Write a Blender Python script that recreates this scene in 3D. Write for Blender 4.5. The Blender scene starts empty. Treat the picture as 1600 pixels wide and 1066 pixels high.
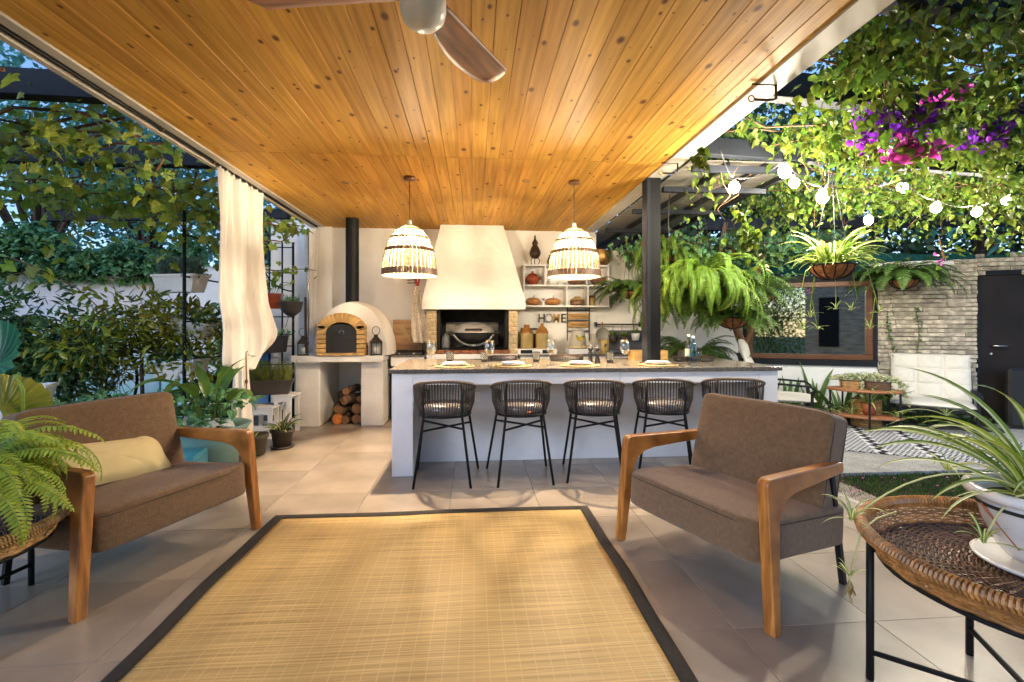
import bpy, math, random
import numpy as np
from mathutils import Vector, Matrix, Euler
random.seed(7); np.random.seed(7)
R = math.radians; PI = math.pi
SC = bpy.context.scene
# ------------------------------------------------------------------ camera, sky, exposure
EYE = 1.28; FPX = 745.0; YAW = math.atan(60/745)
cam = bpy.data.cameras.new('camera'); camo = bpy.data.objects.new('camera', cam)
SC.collection.objects.link(camo); SC.camera = camo
camo.location = (0, 0, EYE); camo.rotation_euler = (R(90), 0, -YAW)
cam.sensor_width = 36; cam.lens = 36*FPX/1600; cam.shift_y = -24/1600
cam.clip_start = .05; cam.clip_end = 500
W = bpy.data.worlds.new('World'); SC.world = W; W.use_nodes = True
wn = W.node_tree.nodes; wl = W.node_tree.links
bg = wn['Background']
sky = wn.new('ShaderNodeTexSky'); sky.sky_type = 'NISHITA'; sky.sun_disc = False
sky.sun_elevation = R(18); sky.sun_rotation = R(218); sky.ozone_density = 3.0; sky.air_density = 1.2; sky.dust_density = .3
SKY_STRENGTH = 0.095
bg.inputs['Strength'].default_value = SKY_STRENGTH
tint = wn.new('ShaderNodeMix'); tint.data_type = 'RGBA'; tint.blend_type = 'MULTIPLY'; tint.inputs[0].default_value = 1; tint.inputs[7].default_value = (.80, .88, 1.12, 1)   # dusk blue
wl.new(sky.outputs[0], tint.inputs[6]); wl.new(tint.outputs[2], bg.inputs['Color'])
sun = bpy.data.lights.new('sun', 'SUN'); sun.energy = .42; sun.angle = R(22); sun.color = (.75, .85, 1)
suno = bpy.data.objects.new('sun', sun); SC.collection.objects.link(suno)
suno.rotation_euler = (R(72), 0, R(-38))
SC.view_settings.view_transform = 'Standard'; SC.view_settings.look = 'None'
SC.view_settings.gamma = 1; SC.view_settings.use_curve_mapping = False
SC.view_settings.exposure = 1.66
PENDANT_W = 190.0; STRING_W = 29.0
try:
    SC.cycles.use_denoising = True; SC.cycles.denoiser = 'OPENIMAGEDENOISE'
except Exception: pass
SC.cycles.max_bounces = 8; SC.cycles.diffuse_bounces = 4; SC.cycles.glossy_bounces = 4
SC.cycles.transmission_bounces = 8; SC.cycles.transparent_max_bounces = 8
SC.cycles.sample_clamp_indirect = 6.0; SC.cycles.caustics_reflective = False; SC.cycles.caustics_refractive = False
# ------------------------------------------------------------------ helpers
def ray(px, py):
    s, c = math.sin(YAW), math.cos(YAW); r = (px-800)/FPX
    return Vector((s+r*c, c-r*s, (509-py)/FPX))
def at(px, py, y):            # point of the plane y = const seen at a place in the photo
    d = ray(px, py); t = y/d.y; return Vector((d.x*t, y, EYE+d.z*t))
def on(px, py, z=0):          # point of the level z
    d = ray(px, py); t = (z-EYE)/d.z; return Vector((d.x*t, d.y*t, z))
def atx(px, py, x):
    d = ray(px, py); t = x/d.x; return Vector((x, d.y*t, EYE+d.z*t))
def dep(px, py, D):           # point at camera depth D
    d = ray(px, py); return Vector((d.x*D, d.y*D, EYE+d.z*D))
COL = SC.collection
def rnd(a, b): return random.uniform(a, b)
def tagk(o, label=None, cat=None, group=None, kind=None):
    if label: o['label'] = label
    if cat: o['category'] = cat
    if group: o['group'] = group
    if kind: o['kind'] = kind
    return o
def thing(name, label, cat, loc=(0,0,0), rz=0, group=None, rot=None):
    o = bpy.data.objects.new(name, None); COL.objects.link(o)
    o.location = loc; o.rotation_euler = rot if rot else (0, 0, rz); o.empty_display_size = .05
    return tagk(o, label, cat, group)
class MB:
    def __init__(s): s.v = []; s.f = []; s.mi = []; s.m = 0; s.sm = []
    def add(s, vs, fs, smooth=False):
        n = len(s.v); s.v += [tuple(v) for v in vs]
        for f in fs: s.f.append(tuple(i+n for i in f)); s.mi.append(s.m); s.sm.append(smooth)
        return s
    def box(s, c, d, rot=None, bev=0):
        x, y, z = d[0]/2, d[1]/2, d[2]/2
        if bev > 0:
            b = min(bev, x*.9, y*.9, z*.9); vs = []; idx = {}
            for sx in (-1,1):
                for sy in (-1,1):
                    for sz in (-1,1):
                        for k in range(3):
                            p = [sx*x, sy*y, sz*z]
                            for q in range(3):
                                if q != k: p[q] -= (sx, sy, sz)[q]*b
                            idx[(sx,sy,sz,k)] = len(vs); vs.append(Vector(p))
            fs = []
            def quad(l): fs.append(l)
            for k in range(3):
                a, bb = [(1,2),(2,0),(0,1)][k]
                for sg in (-1,1):
                    l = []
                    for (u, w) in ((-1,-1),(1,-1),(1,1),(-1,1)):
                        t = [0,0,0]; t[k] = sg; t[a] = u; t[bb] = w
                        l.append(idx[(t[0],t[1],t[2],k)])
                    quad(l if sg > 0 else l[::-1])
            for k in range(3):
                a, bb = [(1,2),(2,0),(0,1)][k]
                for u in (-1,1):
                    for w in (-1,1):
                        l = []
                        for sg, kk in ((-1,a),(1,a),(1,bb),(-1,bb)):
                            t = [0,0,0]; t[k] = sg; t[a] = u; t[bb] = w
                            l.append(idx[(t[0],t[1],t[2],kk)])
                        quad(l if u*w > 0 else l[::-1])
            for sx in (-1,1):
                for sy in (-1,1):
                    for sz in (-1,1):
                        l = [idx[(sx,sy,sz,k)] for k in range(3)]
                        quad(l if sx*sy*sz > 0 else l[::-1])
        else:
            vs = [Vector((a*x, b*y, e*z)) for a in (-1,1) for b in (-1,1) for e in (-1,1)]
            fs = [(0,1,3,2),(4,6,7,5),(0,4,5,1),(2,3,7,6),(0,2,6,4),(1,5,7,3)]
        if rot is not None:
            M = rot if isinstance(rot, Matrix) else Euler(rot).to_matrix()
            vs = [M @ v for v in vs]
        c = Vector(c); return s.add([v+c for v in vs], fs)
    def bb(s, x0, x1, y0, y1, z0, z1, bev=0):
        return s.box(((x0+x1)/2, (y0+y1)/2, (z0+z1)/2), (abs(x1-x0), abs(y1-y0), abs(z1-z0)), None, bev)
    def tube(s, pts, r, n=8, caps=True, closed=False, flat=1.0):
        pts = [Vector(p) for p in pts]; m = len(pts); rr = r if hasattr(r, '__len__') else [r]*m
        vs = []; up = None
        for i, p in enumerate(pts):
            if closed: t = pts[(i+1) % m]-pts[i-1]
            else: t = pts[min(i+1, m-1)]-pts[max(i-1, 0)]
            if t.length < 1e-9: t = Vector((0,0,1))
            t.normalize()
            if up is None: up = Vector((0,0,1)) if abs(t.z) < .9 else Vector((1,0,0))
            a = t.cross(up)
            if a.length < 1e-6: a = t.cross(Vector((0,1,0)))
            a.normalize(); b = a.cross(t).normalized(); up = b
            for k in range(n):
                an = 2*PI*k/n; vs.append(p + a*math.cos(an)*rr[i] + b*math.sin(an)*rr[i]*flat)
        fs = []
        for i in range(m if closed else m-1):
            j = (i+1) % m
            for k in range(n): fs.append((i*n+k, i*n+(k+1) % n, j*n+(k+1) % n, j*n+k))
        s.add(vs, fs, n > 4)
        if caps and not closed:
            b0 = len(s.v)-len(vs)
            s.f += [tuple(b0+k for k in range(n))[::-1], tuple(b0+(m-1)*n+k for k in range(n))]
            s.mi += [s.m]*2; s.sm += [False]*2
        return s
    def bar(s, a, b, w, h=None):      # square section bar
        a, b = Vector(a), Vector(b); h = h or w; t = (b-a); L = t.length
        q = t.to_track_quat('Y', 'Z').to_matrix()
        return s.box((a+b)/2, (w, L, h), q)
    def lathe(s, prof, n=24, c=(0,0,0), a0=0, a1=2*PI, sx=1, sy=1):
        c = Vector(c); full = abs(a1-a0-2*PI) < 1e-6; cols = n if full else n+1; vs = []
        for k in range(cols):
            a = a0+(a1-a0)*k/n
            for (r, z) in prof: vs.append(c+Vector((r*math.cos(a)*sx, r*math.sin(a)*sy, z)))
        m = len(prof); fs = []
        for k in range(n):
            j = (k+1) % cols
            for i in range(m-1):
                f = (k*m+i, j*m+i, j*m+i+1, k*m+i+1); fs.append(f)
        return s.add(vs, fs, True)
    def prism(s, out, d0, d1, plane='xz'):   # outline extruded
        n = len(out); vs = []
        for d in (d0, d1):
            for (a, b) in out:
                vs.append({'xz': (a, d, b), 'yz': (d, a, b), 'xy': (a, b, d)}[plane])
        fs = [tuple(range(n)), tuple(range(n, 2*n))[::-1]]+[((i+1) % n, i, n+i, n+(i+1) % n) for i in range(n)]
        return s.add(vs, fs)
    def strip(s, A, B, smooth=True):         # ribbon between two polylines
        n = len(A); return s.add(list(A)+list(B), [(i, i+1, n+i+1, n+i) for i in range(n-1)], smooth)
    def grid(s, fn, nu, nv, closed_u=False, smooth=True):
        vs = [fn(i/nu, j/nv) for i in range(nu if closed_u else nu+1) for j in range(nv+1)]
        m = nv+1; fs = []
        for i in range(nu):
            k = (i+1) % nu if closed_u else i+1
            for j in range(nv): fs.append((i*m+j, k*m+j, k*m+j+1, i*m+j+1))
        return s.add(vs, fs, smooth)
    def mesh(s, name, mats):
        me = bpy.data.meshes.new(name); me.from_pydata(s.v, [], s.f)
        for m in (mats if isinstance(mats, (list, tuple)) else [mats]): me.materials.append(m)
        me.polygons.foreach_set('use_smooth', s.sm)
        if len(me.materials) > 1: me.polygons.foreach_set('material_index', s.mi)
        me.update(); return me
    def build(s, name, mats, parent=None, loc=(0,0,0), rz=0, bevel=0, sub=0, solid=0, rot=None):
        o = bpy.data.objects.new(name, s.mesh(name, mats)); COL.objects.link(o)
        o.location = loc; o.rotation_euler = rot if rot else (0, 0, rz)
        if parent: o.parent = parent
        if bevel:
            b = o.modifiers.new('b', 'BEVEL'); b.width = bevel; b.segments = 3; b.limit_method = 'ANGLE'; b.angle_limit = R(35)
            o.data.polygons.foreach_set('use_smooth', [True]*len(o.data.polygons))
            w = o.modifiers.new('wn', 'WEIGHTED_NORMAL'); w.keep_sharp = False
        if solid:
            b = o.modifiers.new('s', 'SOLIDIFY'); b.thickness = solid; b.offset = 0
        if sub:
            b = o.modifiers.new('u', 'SUBSURF'); b.levels = sub; b.render_levels = sub
            o.data.polygons.foreach_set('use_smooth', [True]*len(o.data.polygons))
        return o
def struct(o, label=None): o['kind'] = 'structure'; return o
def inst(name, me, parent=None, loc=(0,0,0), rot=(0,0,0), scale=(1,1,1), M=None):
    o = bpy.data.objects.new(name, me); COL.objects.link(o)
    if parent: o.parent = parent
    if M is not None: o.matrix_basis = M
    else: o.location = loc; o.rotation_euler = rot; o.scale = scale
    return o
def copy_tree(o, parent=None):
    c = o.copy(); COL.objects.link(c); c.parent = parent
    for ch in list(o.children): copy_tree(ch, c)
    return c
# ------------------------------------------------------------------ materials
def mat(name, col, rough=.6, metal=0, var=.12, scale=6, bump=0, bscale=40, spec=.5, stretch=(1,1,1), island=0, orand=0,
        alt=None, transl=0, coat=0, detail=4, speck=None, hue=0):
    m = bpy.data.materials.new(name); m.use_nodes = True; nt = m.node_tree; N = nt.nodes; L = nt.links
    b = N['Principled BSDF']; out = N['Material Output']
    b.inputs['Roughness'].default_value = rough; b.inputs['Metallic'].default_value = metal
    b.inputs['Specular IOR Level'].default_value = spec; b.inputs['Coat Weight'].default_value = coat
    tc = N.new('ShaderNodeTexCoord'); mp = N.new('ShaderNodeMapping'); mp.inputs['Scale'].default_value = stretch
    L.new(tc.outputs['Object'], mp.inputs['Vector'])
    no = N.new('ShaderNodeTexNoise'); no.inputs['Scale'].default_value = scale; no.inputs['Detail'].default_value = detail
    L.new(mp.outputs[0], no.inputs['Vector'])
    cr = N.new('ShaderNodeValToRGB'); cr.color_ramp.elements[0].position = .3; cr.color_ramp.elements[1].position = .72
    c0 = [max(0, c*(1-var)) for c in col]; c1 = [min(1, c*(1+var)) for c in (alt or col)]
    cr.color_ramp.elements[0].color = (*c0, 1); cr.color_ramp.elements[1].color = (*c1, 1)
    L.new(no.outputs['Fac'], cr.inputs[0]); cur = cr.outputs[0]
    if speck:    # (colour, scale, threshold)
        vo = N.new('ShaderNodeTexVoronoi'); vo.inputs['Scale'].default_value = speck[1]; L.new(mp.outputs[0], vo.inputs['Vector'])
        lt = N.new('ShaderNodeMath'); lt.operation = 'LESS_THAN'; lt.inputs[1].default_value = speck[2]
        sp = N.new('ShaderNodeSeparateColor'); L.new(vo.outputs['Color'], sp.inputs[0]); L.new(sp.outputs[0], lt.inputs[0])
        mx = N.new('ShaderNodeMix'); mx.data_type = 'RGBA'; L.new(lt.outputs[0], mx.inputs[0]); L.new(cur, mx.inputs[6])
        mx.inputs[7].default_value = (*speck[0], 1); cur = mx.outputs[2]
    if island or orand or hue:
        g = N.new('ShaderNodeNewGeometry') if island else N.new('ShaderNodeObjectInfo')
        ro = g.outputs['Random Per Island'] if island else g.outputs['Random']
        hs = N.new('ShaderNodeHueSaturation'); L.new(cur, hs.inputs['Color'])
        mr = N.new('ShaderNodeMapRange'); a = island or orand; mr.inputs[3].default_value = 1-a; mr.inputs[4].default_value = 1+a
        L.new(ro, mr.inputs[0]); L.new(mr.outputs[0], hs.inputs['Value'])
        if hue:
            ma = N.new('ShaderNodeMath'); ma.operation = 'MULTIPLY'; ma.inputs[1].default_value = 7.31; L.new(ro, ma.inputs[0])
            fr = N.new('ShaderNodeMath'); fr.operation = 'FRACT'; L.new(ma.outputs[0], fr.inputs[0])
            m2 = N.new('ShaderNodeMapRange'); m2.inputs[3].default_value = .5-hue; m2.inputs[4].default_value = .5+hue
            L.new(fr.outputs[0], m2.inputs[0]); L.new(m2.outputs[0], hs.inputs['Hue'])
        cur = hs.outputs[0]
    L.new(cur, b.inputs['Base Color'])
    if bump:
        n2 = N.new('ShaderNodeTexNoise'); n2.inputs['Scale'].default_value = bscale; n2.inputs['Detail'].default_value = 3
        L.new(mp.outputs[0], n2.inputs['Vector'])
        bp = N.new('ShaderNodeBump'); bp.inputs['Strength'].default_value = bump; bp.inputs['Distance'].default_value = .01
        L.new(n2.outputs['Fac'], bp.inputs['Height']); L.new(bp.outputs[0], b.inputs['Normal'])
    if transl:
        t = N.new('ShaderNodeBsdfTranslucent'); L.new(cur, t.inputs['Color'])
        ms = N.new('ShaderNodeMixShader'); ms.inputs[0].default_value = transl
        L.new(b.outputs[0], ms.inputs[1]); L.new(t.outputs[0], ms.inputs[2]); L.new(ms.outputs[0], out.inputs['Surface'])
    return m
def emis(name, col, st):
    m = bpy.data.materials.new(name); m.use_nodes = True; b = m.node_tree.nodes['Principled BSDF']
    b.inputs['Base Color'].default_value = (0.8, .8, .8, 1)
    b.inputs['Emission Color'].default_value = (*col, 1); b.inputs['Emission Strength'].default_value = st; return m
def glassm(name, col=(1,1,1), rough=.0, ior=1.45, alpha_mix=.0):
    m = bpy.data.materials.new(name); m.use_nodes = True; nt = m.node_tree; N = nt.nodes; L = nt.links
    N.remove(N['Principled BSDF']); out = N['Material Output']
    tr = N.new('ShaderNodeBsdfTransparent'); tr.inputs[0].default_value = (*col, 1)
    gl = N.new('ShaderNodeBsdfGlossy'); gl.inputs['Roughness'].default_value = .03
    lw = N.new('ShaderNodeLayerWeight'); lw.inputs['Blend'].default_value = .35
    mr = N.new('ShaderNodeMapRange'); mr.inputs[3].default_value = .05; mr.inputs[4].default_value = .85
    L.new(lw.outputs['Facing'], mr.inputs[0])
    ms = N.new('ShaderNodeMixShader'); L.new(mr.outputs[0], ms.inputs[0]); L.new(tr.outputs[0], ms.inputs[1]); L.new(gl.outputs[0], ms.inputs[2])
    L.new(ms.outputs[0], out.inputs['Surface']); return m
def ceiling_wood():
    m = mat('ceiling_pine', (.46, .225, .034), .55, var=.17, scale=1.0, stretch=(34, 1.3, 1), alt=(.55, .295, .058), bump=.12, bscale=1.6, spec=.12, orand=.13, hue=.004)
    nt = m.node_tree; N = nt.nodes; L = nt.links; b = N['Principled BSDF']
    src = b.inputs['Base Color'].links[0].from_socket
    mp = [n for n in N if n.type == 'MAPPING'][0]; oi = N.new('ShaderNodeObjectInfo')
    # per-plank offset of the grain
    cm = N.new('ShaderNodeCombineXYZ'); mu = N.new('ShaderNodeMath'); mu.operation = 'MULTIPLY'; mu.inputs[1].default_value = 57
    L.new(oi.outputs['Random'], mu.inputs[0]); L.new(mu.outputs[0], cm.inputs[1]); L.new(mu.outputs[0], cm.inputs[0])
    L.new(cm.outputs[0], mp.inputs['Location'])
    # knots: whorls that run in rows across neighbouring planks
    ge = N.new('ShaderNodeNewGeometry'); sx = N.new('ShaderNodeSeparateXYZ'); L.new(ge.outputs['Position'], sx.inputs[0])
    def mth(op, a, bv=0.0):
        n = N.new('ShaderNodeMath'); n.operation = op
        for i_, q in enumerate((a, bv)):
            if hasattr(q, 'is_linked'): L.new(q, n.inputs[i_])
            else: n.inputs[i_].default_value = q
        return n.outputs[0]
    PW = (1.66+2.13)/34; X_ = mth('DIVIDE', mth('ADD', sx.outputs['X'], 2.13), PW); ix = mth('FLOOR', X_); fx = mth('FRACT', X_)
    n1 = N.new('ShaderNodeTexNoise'); n1.noise_dimensions = '1D'; n1.inputs['Scale'].default_value = .28; n1.inputs['Detail'].default_value = 1; L.new(ix, n1.inputs['W'])
    w1 = N.new('ShaderNodeTexWhiteNoise'); w1.noise_dimensions = '1D'; L.new(ix, w1.inputs['W'])
    def layer(freq, seed, thr, r0, r1):
        ph = mth('ADD', mth('ADD', mth('MULTIPLY', sx.outputs['Y'], freq), mth('MULTIPLY', n1.outputs['Fac'], 5+seed)), mth('MULTIPLY', w1.outputs['Value'], .16))
        iy = mth('FLOOR', ph); fy = mth('FRACT', ph); cb = N.new('ShaderNodeCombineXYZ'); L.new(ix, cb.inputs[0]); L.new(iy, cb.inputs[1]); cb.inputs[2].default_value = seed
        w2 = N.new('ShaderNodeTexWhiteNoise'); w2.noise_dimensions = '3D'; L.new(cb.outputs[0], w2.inputs['Vector']); sc_ = N.new('ShaderNodeSeparateColor'); L.new(w2.outputs['Color'], sc_.inputs[0])
        dx = mth('MULTIPLY', mth('SUBTRACT', fx, mth('ADD', .18, mth('MULTIPLY', sc_.outputs[0], .64))), PW); dy = mth('MULTIPLY', mth('SUBTRACT', fy, .5), .62/freq)
        rad = mth('ADD', r0, mth('MULTIPLY', mth('POWER', sc_.outputs[1], 2.0), r1)); d_ = mth('DIVIDE', mth('SQRT', mth('ADD', mth('MULTIPLY', dx, dx), mth('MULTIPLY', dy, dy))), rad)
        mr = N.new('ShaderNodeMapRange'); mr.inputs[1].default_value = 1.9; mr.inputs[2].default_value = .5; mr.interpolation_type = 'SMOOTHSTEP'; L.new(d_, mr.inputs[0])
        return mth('MULTIPLY', mr.outputs[0], mth('GREATER_THAN', sc_.outputs[2], thr))
    k1, k2 = layer(2.1, 0, .40, .005, .011), layer(3.7, 3.3, .66, .0028, .005)
    mm = N.new('ShaderNodeMath'); mm.operation = 'MAXIMUM'; L.new(k1, mm.inputs[0]); L.new(k2, mm.inputs[1])
    mx = N.new('ShaderNodeMix'); mx.data_type = 'RGBA'; L.new(mm.outputs[0], mx.inputs[0]); L.new(src, mx.inputs[6]); mx.inputs[7].default_value = (.10, .035, .008, 1)
    L.new(mx.outputs[2], b.inputs['Base Color']); return m
M = {}
M['ceil'] = ceiling_wood()
M['plaster'] = mat('white_plaster', (.77, .735, .68), .8, var=.09, scale=2.2, bump=.45, bscale=12, detail=7)
M['white'] = mat('white_paint', (.78, .77, .75), .55, var=.04, scale=5, bump=.05, bscale=60)
M['islandw'] = mat('island_render', (.70, .69, .71), .65, var=.12, scale=2.5, bump=.3, bscale=14, detail=7)
M['beamw'] = mat('cream_painted_steel', (.46, .42, .36), .65, var=.04)
M['steel'] = mat('black_steel', (.011, .011, .012), .5, var=.2, scale=12, spec=.15)
M['steelb'] = mat('blue_black_steel', (.010, .012, .017), .7, var=.2, scale=5, spec=.2)
M['tile'] = mat('terrace_tile', (.315, .255, .20), .27, var=.22, scale=2.2, bump=.08, bscale=60, orand=.08, detail=9)
M['grout'] = mat('grout', (.11, .09, .07), .9)
M['concrete'] = mat('pale_concrete', (.42, .40, .36), .85, var=.2, scale=5, bump=.4, bscale=50, detail=8, speck=((.25,.23,.2), 90, .12))
M['soil'] = mat('soil', (.055, .045, .03), .95, var=.4, scale=7, bump=.8, bscale=20)
M['granite'] = mat('granite', (.23, .19, .15), .16, var=.35, scale=55, detail=6, speck=((.05,.045,.04), 160, .3), spec=.6)
M['granite_edge'] = mat('rough_granite_edge', (.08, .07, .065), .7, var=.5, scale=60, bump=.8, bscale=70)
M['taupe'] = mat('taupe_upholstery', (.172, .098, .048), .92, var=.17, scale=45, bump=.7, bscale=230, spec=.2, detail=2)
M['taupe'].node_tree.nodes['Principled BSDF'].inputs['Sheen Weight'].default_value = .25
M['seam'] = mat('seam', (.07, .05, .035), .9)
M['teak'] = mat('oiled_wood', (.30, .10, .018), .32, var=.35, scale=1, stretch=(45, 5, 5), alt=(.42, .165, .035), bump=.05, bscale=2, spec=.5, coat=.15)
M['fanwood'] = mat('fan_wood', (.11, .036, .011), .45, var=.35, scale=1, stretch=(3, 30, 30), alt=(.27, .10, .03))
M['pillow'] = mat('cream_cotton', (.62, .50, .25), .9, var=.06, scale=9, bump=.15, bscale=300)
M['cushion'] = mat('ivory_canvas', (.62, .59, .52), .85, var=.05, scale=8, bump=.12, bscale=200)
M['curtain'] = mat('ivory_curtain', (.84, .79, .72), .9, var=.04, scale=6, bump=.12, bscale=250, transl=.22)
M['rope'] = mat('dark_rope', (.035, .026, .02), .7, var=.3, scale=60)
M['rope_rim'] = mat('rope_rim', (.085, .055, .035), .6, var=.4, scale=1, stretch=(60,60,60))
M['vinyl'] = mat('grey_vinyl', (.16, .14, .14), .25, var=.12, scale=30, spec=.7)
M['rattan'] = mat('rattan', (.36, .16, .045), .45, var=.4, scale=25, island=.25)
M['rattan_d'] = mat('dark_rattan', (.13, .065, .035), .5, var=.4, scale=25, island=.25)
M['rattan_y'] = mat('yellow_rattan', (.42, .24, .085), .45, var=.35, scale=25, island=.2)
M['brick'] = mat('cream_fire_brick', (.52, .32, .12), .85, var=.3, scale=9, bump=.5, bscale=40, orand=.2)
M['brickw'] = mat('pale_painted_brick', (.50, .38, .22), .85, var=.25, scale=14, bump=.5, bscale=40, orand=.16)
M['soot'] = mat('soot', (.016, .014, .012), .9, var=.5, bump=.3)
M['iron'] = mat('cast_iron', (.02, .018, .017), .5, var=.3, bump=.2)
M['stainless'] = mat('stainless', (.55, .53, .5), .25, metal=1, var=.08)
M['darkwood'] = mat('dark_wood', (.16, .065, .02), .45, var=.4, scale=1, stretch=(3, 30, 30))
M['board'] = mat('chopping_board_wood', (.34, .17, .06), .5, var=.4, scale=1, stretch=(3, 3, 16), alt=(.42,.24,.1))
M['bark'] = mat('bark', (.09, .055, .032), .9, var=.4, scale=20, bump=.8, bscale=30)
M['vinebark'] = mat('vine_wood', (.15, .075, .035), .85, var=.4, scale=20, bump=.8, bscale=30)
M['log'] = mat('log_bark', (.085, .05, .03), .95, var=.5, scale=15, bump=1, bscale=25)
M['logend'] = mat('log_end', (.17, .085, .04), .9, var=.35, scale=20)
M['terracotta'] = mat('terracotta', (.38, .11, .04), .6, var=.25, scale=9)
M['terra_glz'] = mat('glazed_terracotta', (.26, .05, .02), .18, var=.25, scale=9)
M['coir'] = mat('coir_liner', (.24, .10, .035), .95, var=.45, scale=25, bump=1, bscale=60)
M['ochre'] = mat('ochre_stoneware', (.42, .30, .11), .3, var=.15)
M['amber'] = mat('amber_glaze', (.28, .12, .025), .2, var=.2)
M['stoneware'] = mat('brown_stoneware', (.17, .085, .045), .35, var=.4, scale=10)
M['gourd'] = mat('gourd', (.38, .17, .05), .45, var=.3, scale=12)
M['bronze'] = mat('bronze', (.06, .035, .022), .4, metal=.5, var=.4, scale=20)
M['brass'] = mat('aged_brass', (.32, .18, .06), .35, metal=.8, var=.3)
M['plate'] = mat('white_china', (.8, .78, .74), .15, var=.02)
M['jute'] = mat('woven_jute', (.50, .36, .16), .85, var=.3, scale=40, bump=.6, bscale=90)
M['teal_pot'] = mat('teal_glazed_pot', (.16, .30, .28), .4, var=.15)
M['blue_box'] = mat('blue_tub', (.03, .20, .30), .4, var=.2)
M['greypot'] = mat('brown_plastic_pot', (.055, .045, .04), .5, var=.2)
M['olivepot'] = mat('olive_plastic_pot', (.09, .085, .055), .5, var=.2)
M['whitepl'] = mat('white_plastic_planter', (.70, .68, .68), .45, var=.04)
M['potglaze'] = mat('lilac_white_glaze', (.62, .58, .58), .22, var=.15, scale=7, spec=.6, speck=None)
M['glass'] = glassm('clear_glass', (.97, .98, .97))
M['glass_blue'] = glassm('blue_glass', (.25, .6, .75)); M['glass_dark'] = mat('dark_bottle', (.02, .03, .02), .08, spec=.8)
M['ivorypaper'] = mat('cream_label', (.7, .62, .45), .7)
M['black'] = mat('black_paint', (.012, .012, .012), .45, var=.1)
M['signwood'] = mat('sign_wood', (.42, .24, .07), .6, var=.3, scale=1, stretch=(3, 20, 20))
M['grass'] = mat('grass_blades', (.055, .10, .018), .7, var=.3, scale=3, island=.45, hue=.03, transl=.2)
def leafm(name, col, alt=None, isl=.3, tr=.35, rough=.45, orand=0, hue=.02):
    return mat(name, col, rough, var=.15, scale=4, alt=alt, island=0 if orand else isl, orand=orand, transl=tr, spec=.4, hue=hue)
M['vine'] = leafm('grape_leaf', (.18, .28, .028), (.30, .35, .05), hue=.03)
M['vine1'] = leafm('grape_leaf_single', (.18, .28, .028), (.30, .35, .05), orand=.35, hue=.03)
M['vineR'] = leafm('creeper_leaf', (.06, .12, .014), (.14, .20, .022), isl=.5, hue=.03)
M['vineR1'] = leafm('creeper_leaf_single', (.06, .12, .014), (.15, .20, .022), orand=.5, hue=.03)
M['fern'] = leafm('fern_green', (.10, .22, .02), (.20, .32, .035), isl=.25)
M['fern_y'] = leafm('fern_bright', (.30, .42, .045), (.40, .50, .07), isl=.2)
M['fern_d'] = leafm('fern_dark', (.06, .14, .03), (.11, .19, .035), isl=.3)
M['lemon'] = leafm('citrus_leaf', (.13, .20, .022), (.40, .36, .035), isl=.45, rough=.3, hue=.03)
M['lemon1'] = leafm('citrus_leaf_single', (.13, .20, .022), (.40, .36, .035), orand=.45, rough=.3, hue=.03)
M['dark'] = leafm('dark_leaf', (.07, .17, .07), (.15, .25, .07), isl=.4, rough=.35, tr=.2)
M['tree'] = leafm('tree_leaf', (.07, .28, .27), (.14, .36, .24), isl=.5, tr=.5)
M['hedge'] = leafm('hedge_leaf', (.08, .25, .13), (.18, .34, .12), isl=.5, tr=.35)
M['spider'] = leafm('spider_green', (.22, .34, .045), (.26, .36, .05), isl=.25)
M['spider_w'] = leafm('spider_stripe', (.66, .68, .34), None, isl=.15)
M['spath'] = leafm('broad_leaf', (.06, .13, .02), (.16, .22, .03), isl=.2, rough=.28)
M['teal_leaf'] = leafm('teal_leaf', (.02, .10, .08), (.03, .16, .10), isl=.2, rough=.3)
M['varieg'] = leafm('variegated_leaf', (.40, .46, .20), (.62, .62, .42), isl=.3)
M['purple'] = leafm('purple_bract', (.17, .02, .42), (.25, .03, .5), isl=.3, tr=.4)
M['pink'] = leafm('pink_bract', (.55, .03, .38), (.7, .1, .5), isl=.3, tr=.4)
M['dry'] = leafm('dry_leaf', (.30, .20, .05), isl=.3)
M['lav'] = leafm('herb_green', (.16, .20, .035), (.26, .27, .05), isl=.3)
M['sage'] = leafm('sage_green', (.13, .20, .15), isl=.3)

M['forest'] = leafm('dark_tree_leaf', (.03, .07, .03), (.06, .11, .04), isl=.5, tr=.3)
# ------------------------------------------------------------------ ground
b = MB(); b.bb(-60, 60, -50, 70, -.5, -.06); struct(b.build('ground', M['soil']))
b = MB(); b.bb(-2.95, 2.73, -1.4, 7.1, -.055, -.006); b.bb(2.73, 6.2, -1.4, 3.12, -.055, -.006)
fl = struct(b.build('terrace_floor', M['grout']))
TX, TY = .6333, .60
tm = MB().box((0,0,0), (TX-.0026, TY-.0026, .012), None, .0008).mesh('floor_tile', M['tile'])
for i in range(-8, 13):
    for j in range(-6, 12):
        x0 = 1.73+TX*i-1.9-.0; y0 = 1.93+TY*(j-3)
        x0 = 1.73+TX*(i-3); cx, cy = x0+TX/2, y0+TY/2
        if cy+TY/2 > 7.12 or cy < -1.2: continue
        if (-2.95 < cx < 2.70) or (cx < 6.1 and cy+TY/2 < 3.14 and cx > 0):
            if cy < .9 and not (-1.5 < cx < 1.5): pass
            inst('tile', tm, fl, (cx, cy, -.004+rnd(-.0006,.0006)))
b = MB(); b.bb(2.74, 12, 3.86, 4.26, -.055, .012); b.bb(2.74, 12, 4.262, 9, -.055, .008)
b.bb(2.735, 2.785, 3.12, 3.86, -.055, .004)
struct(b.build('garden_path', M['concrete']))
b = MB(); b.bb(2.79, 6.3, 3.13, 3.855, -.055, -.02); struct(b.build('lawn', M['soil']))
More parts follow.
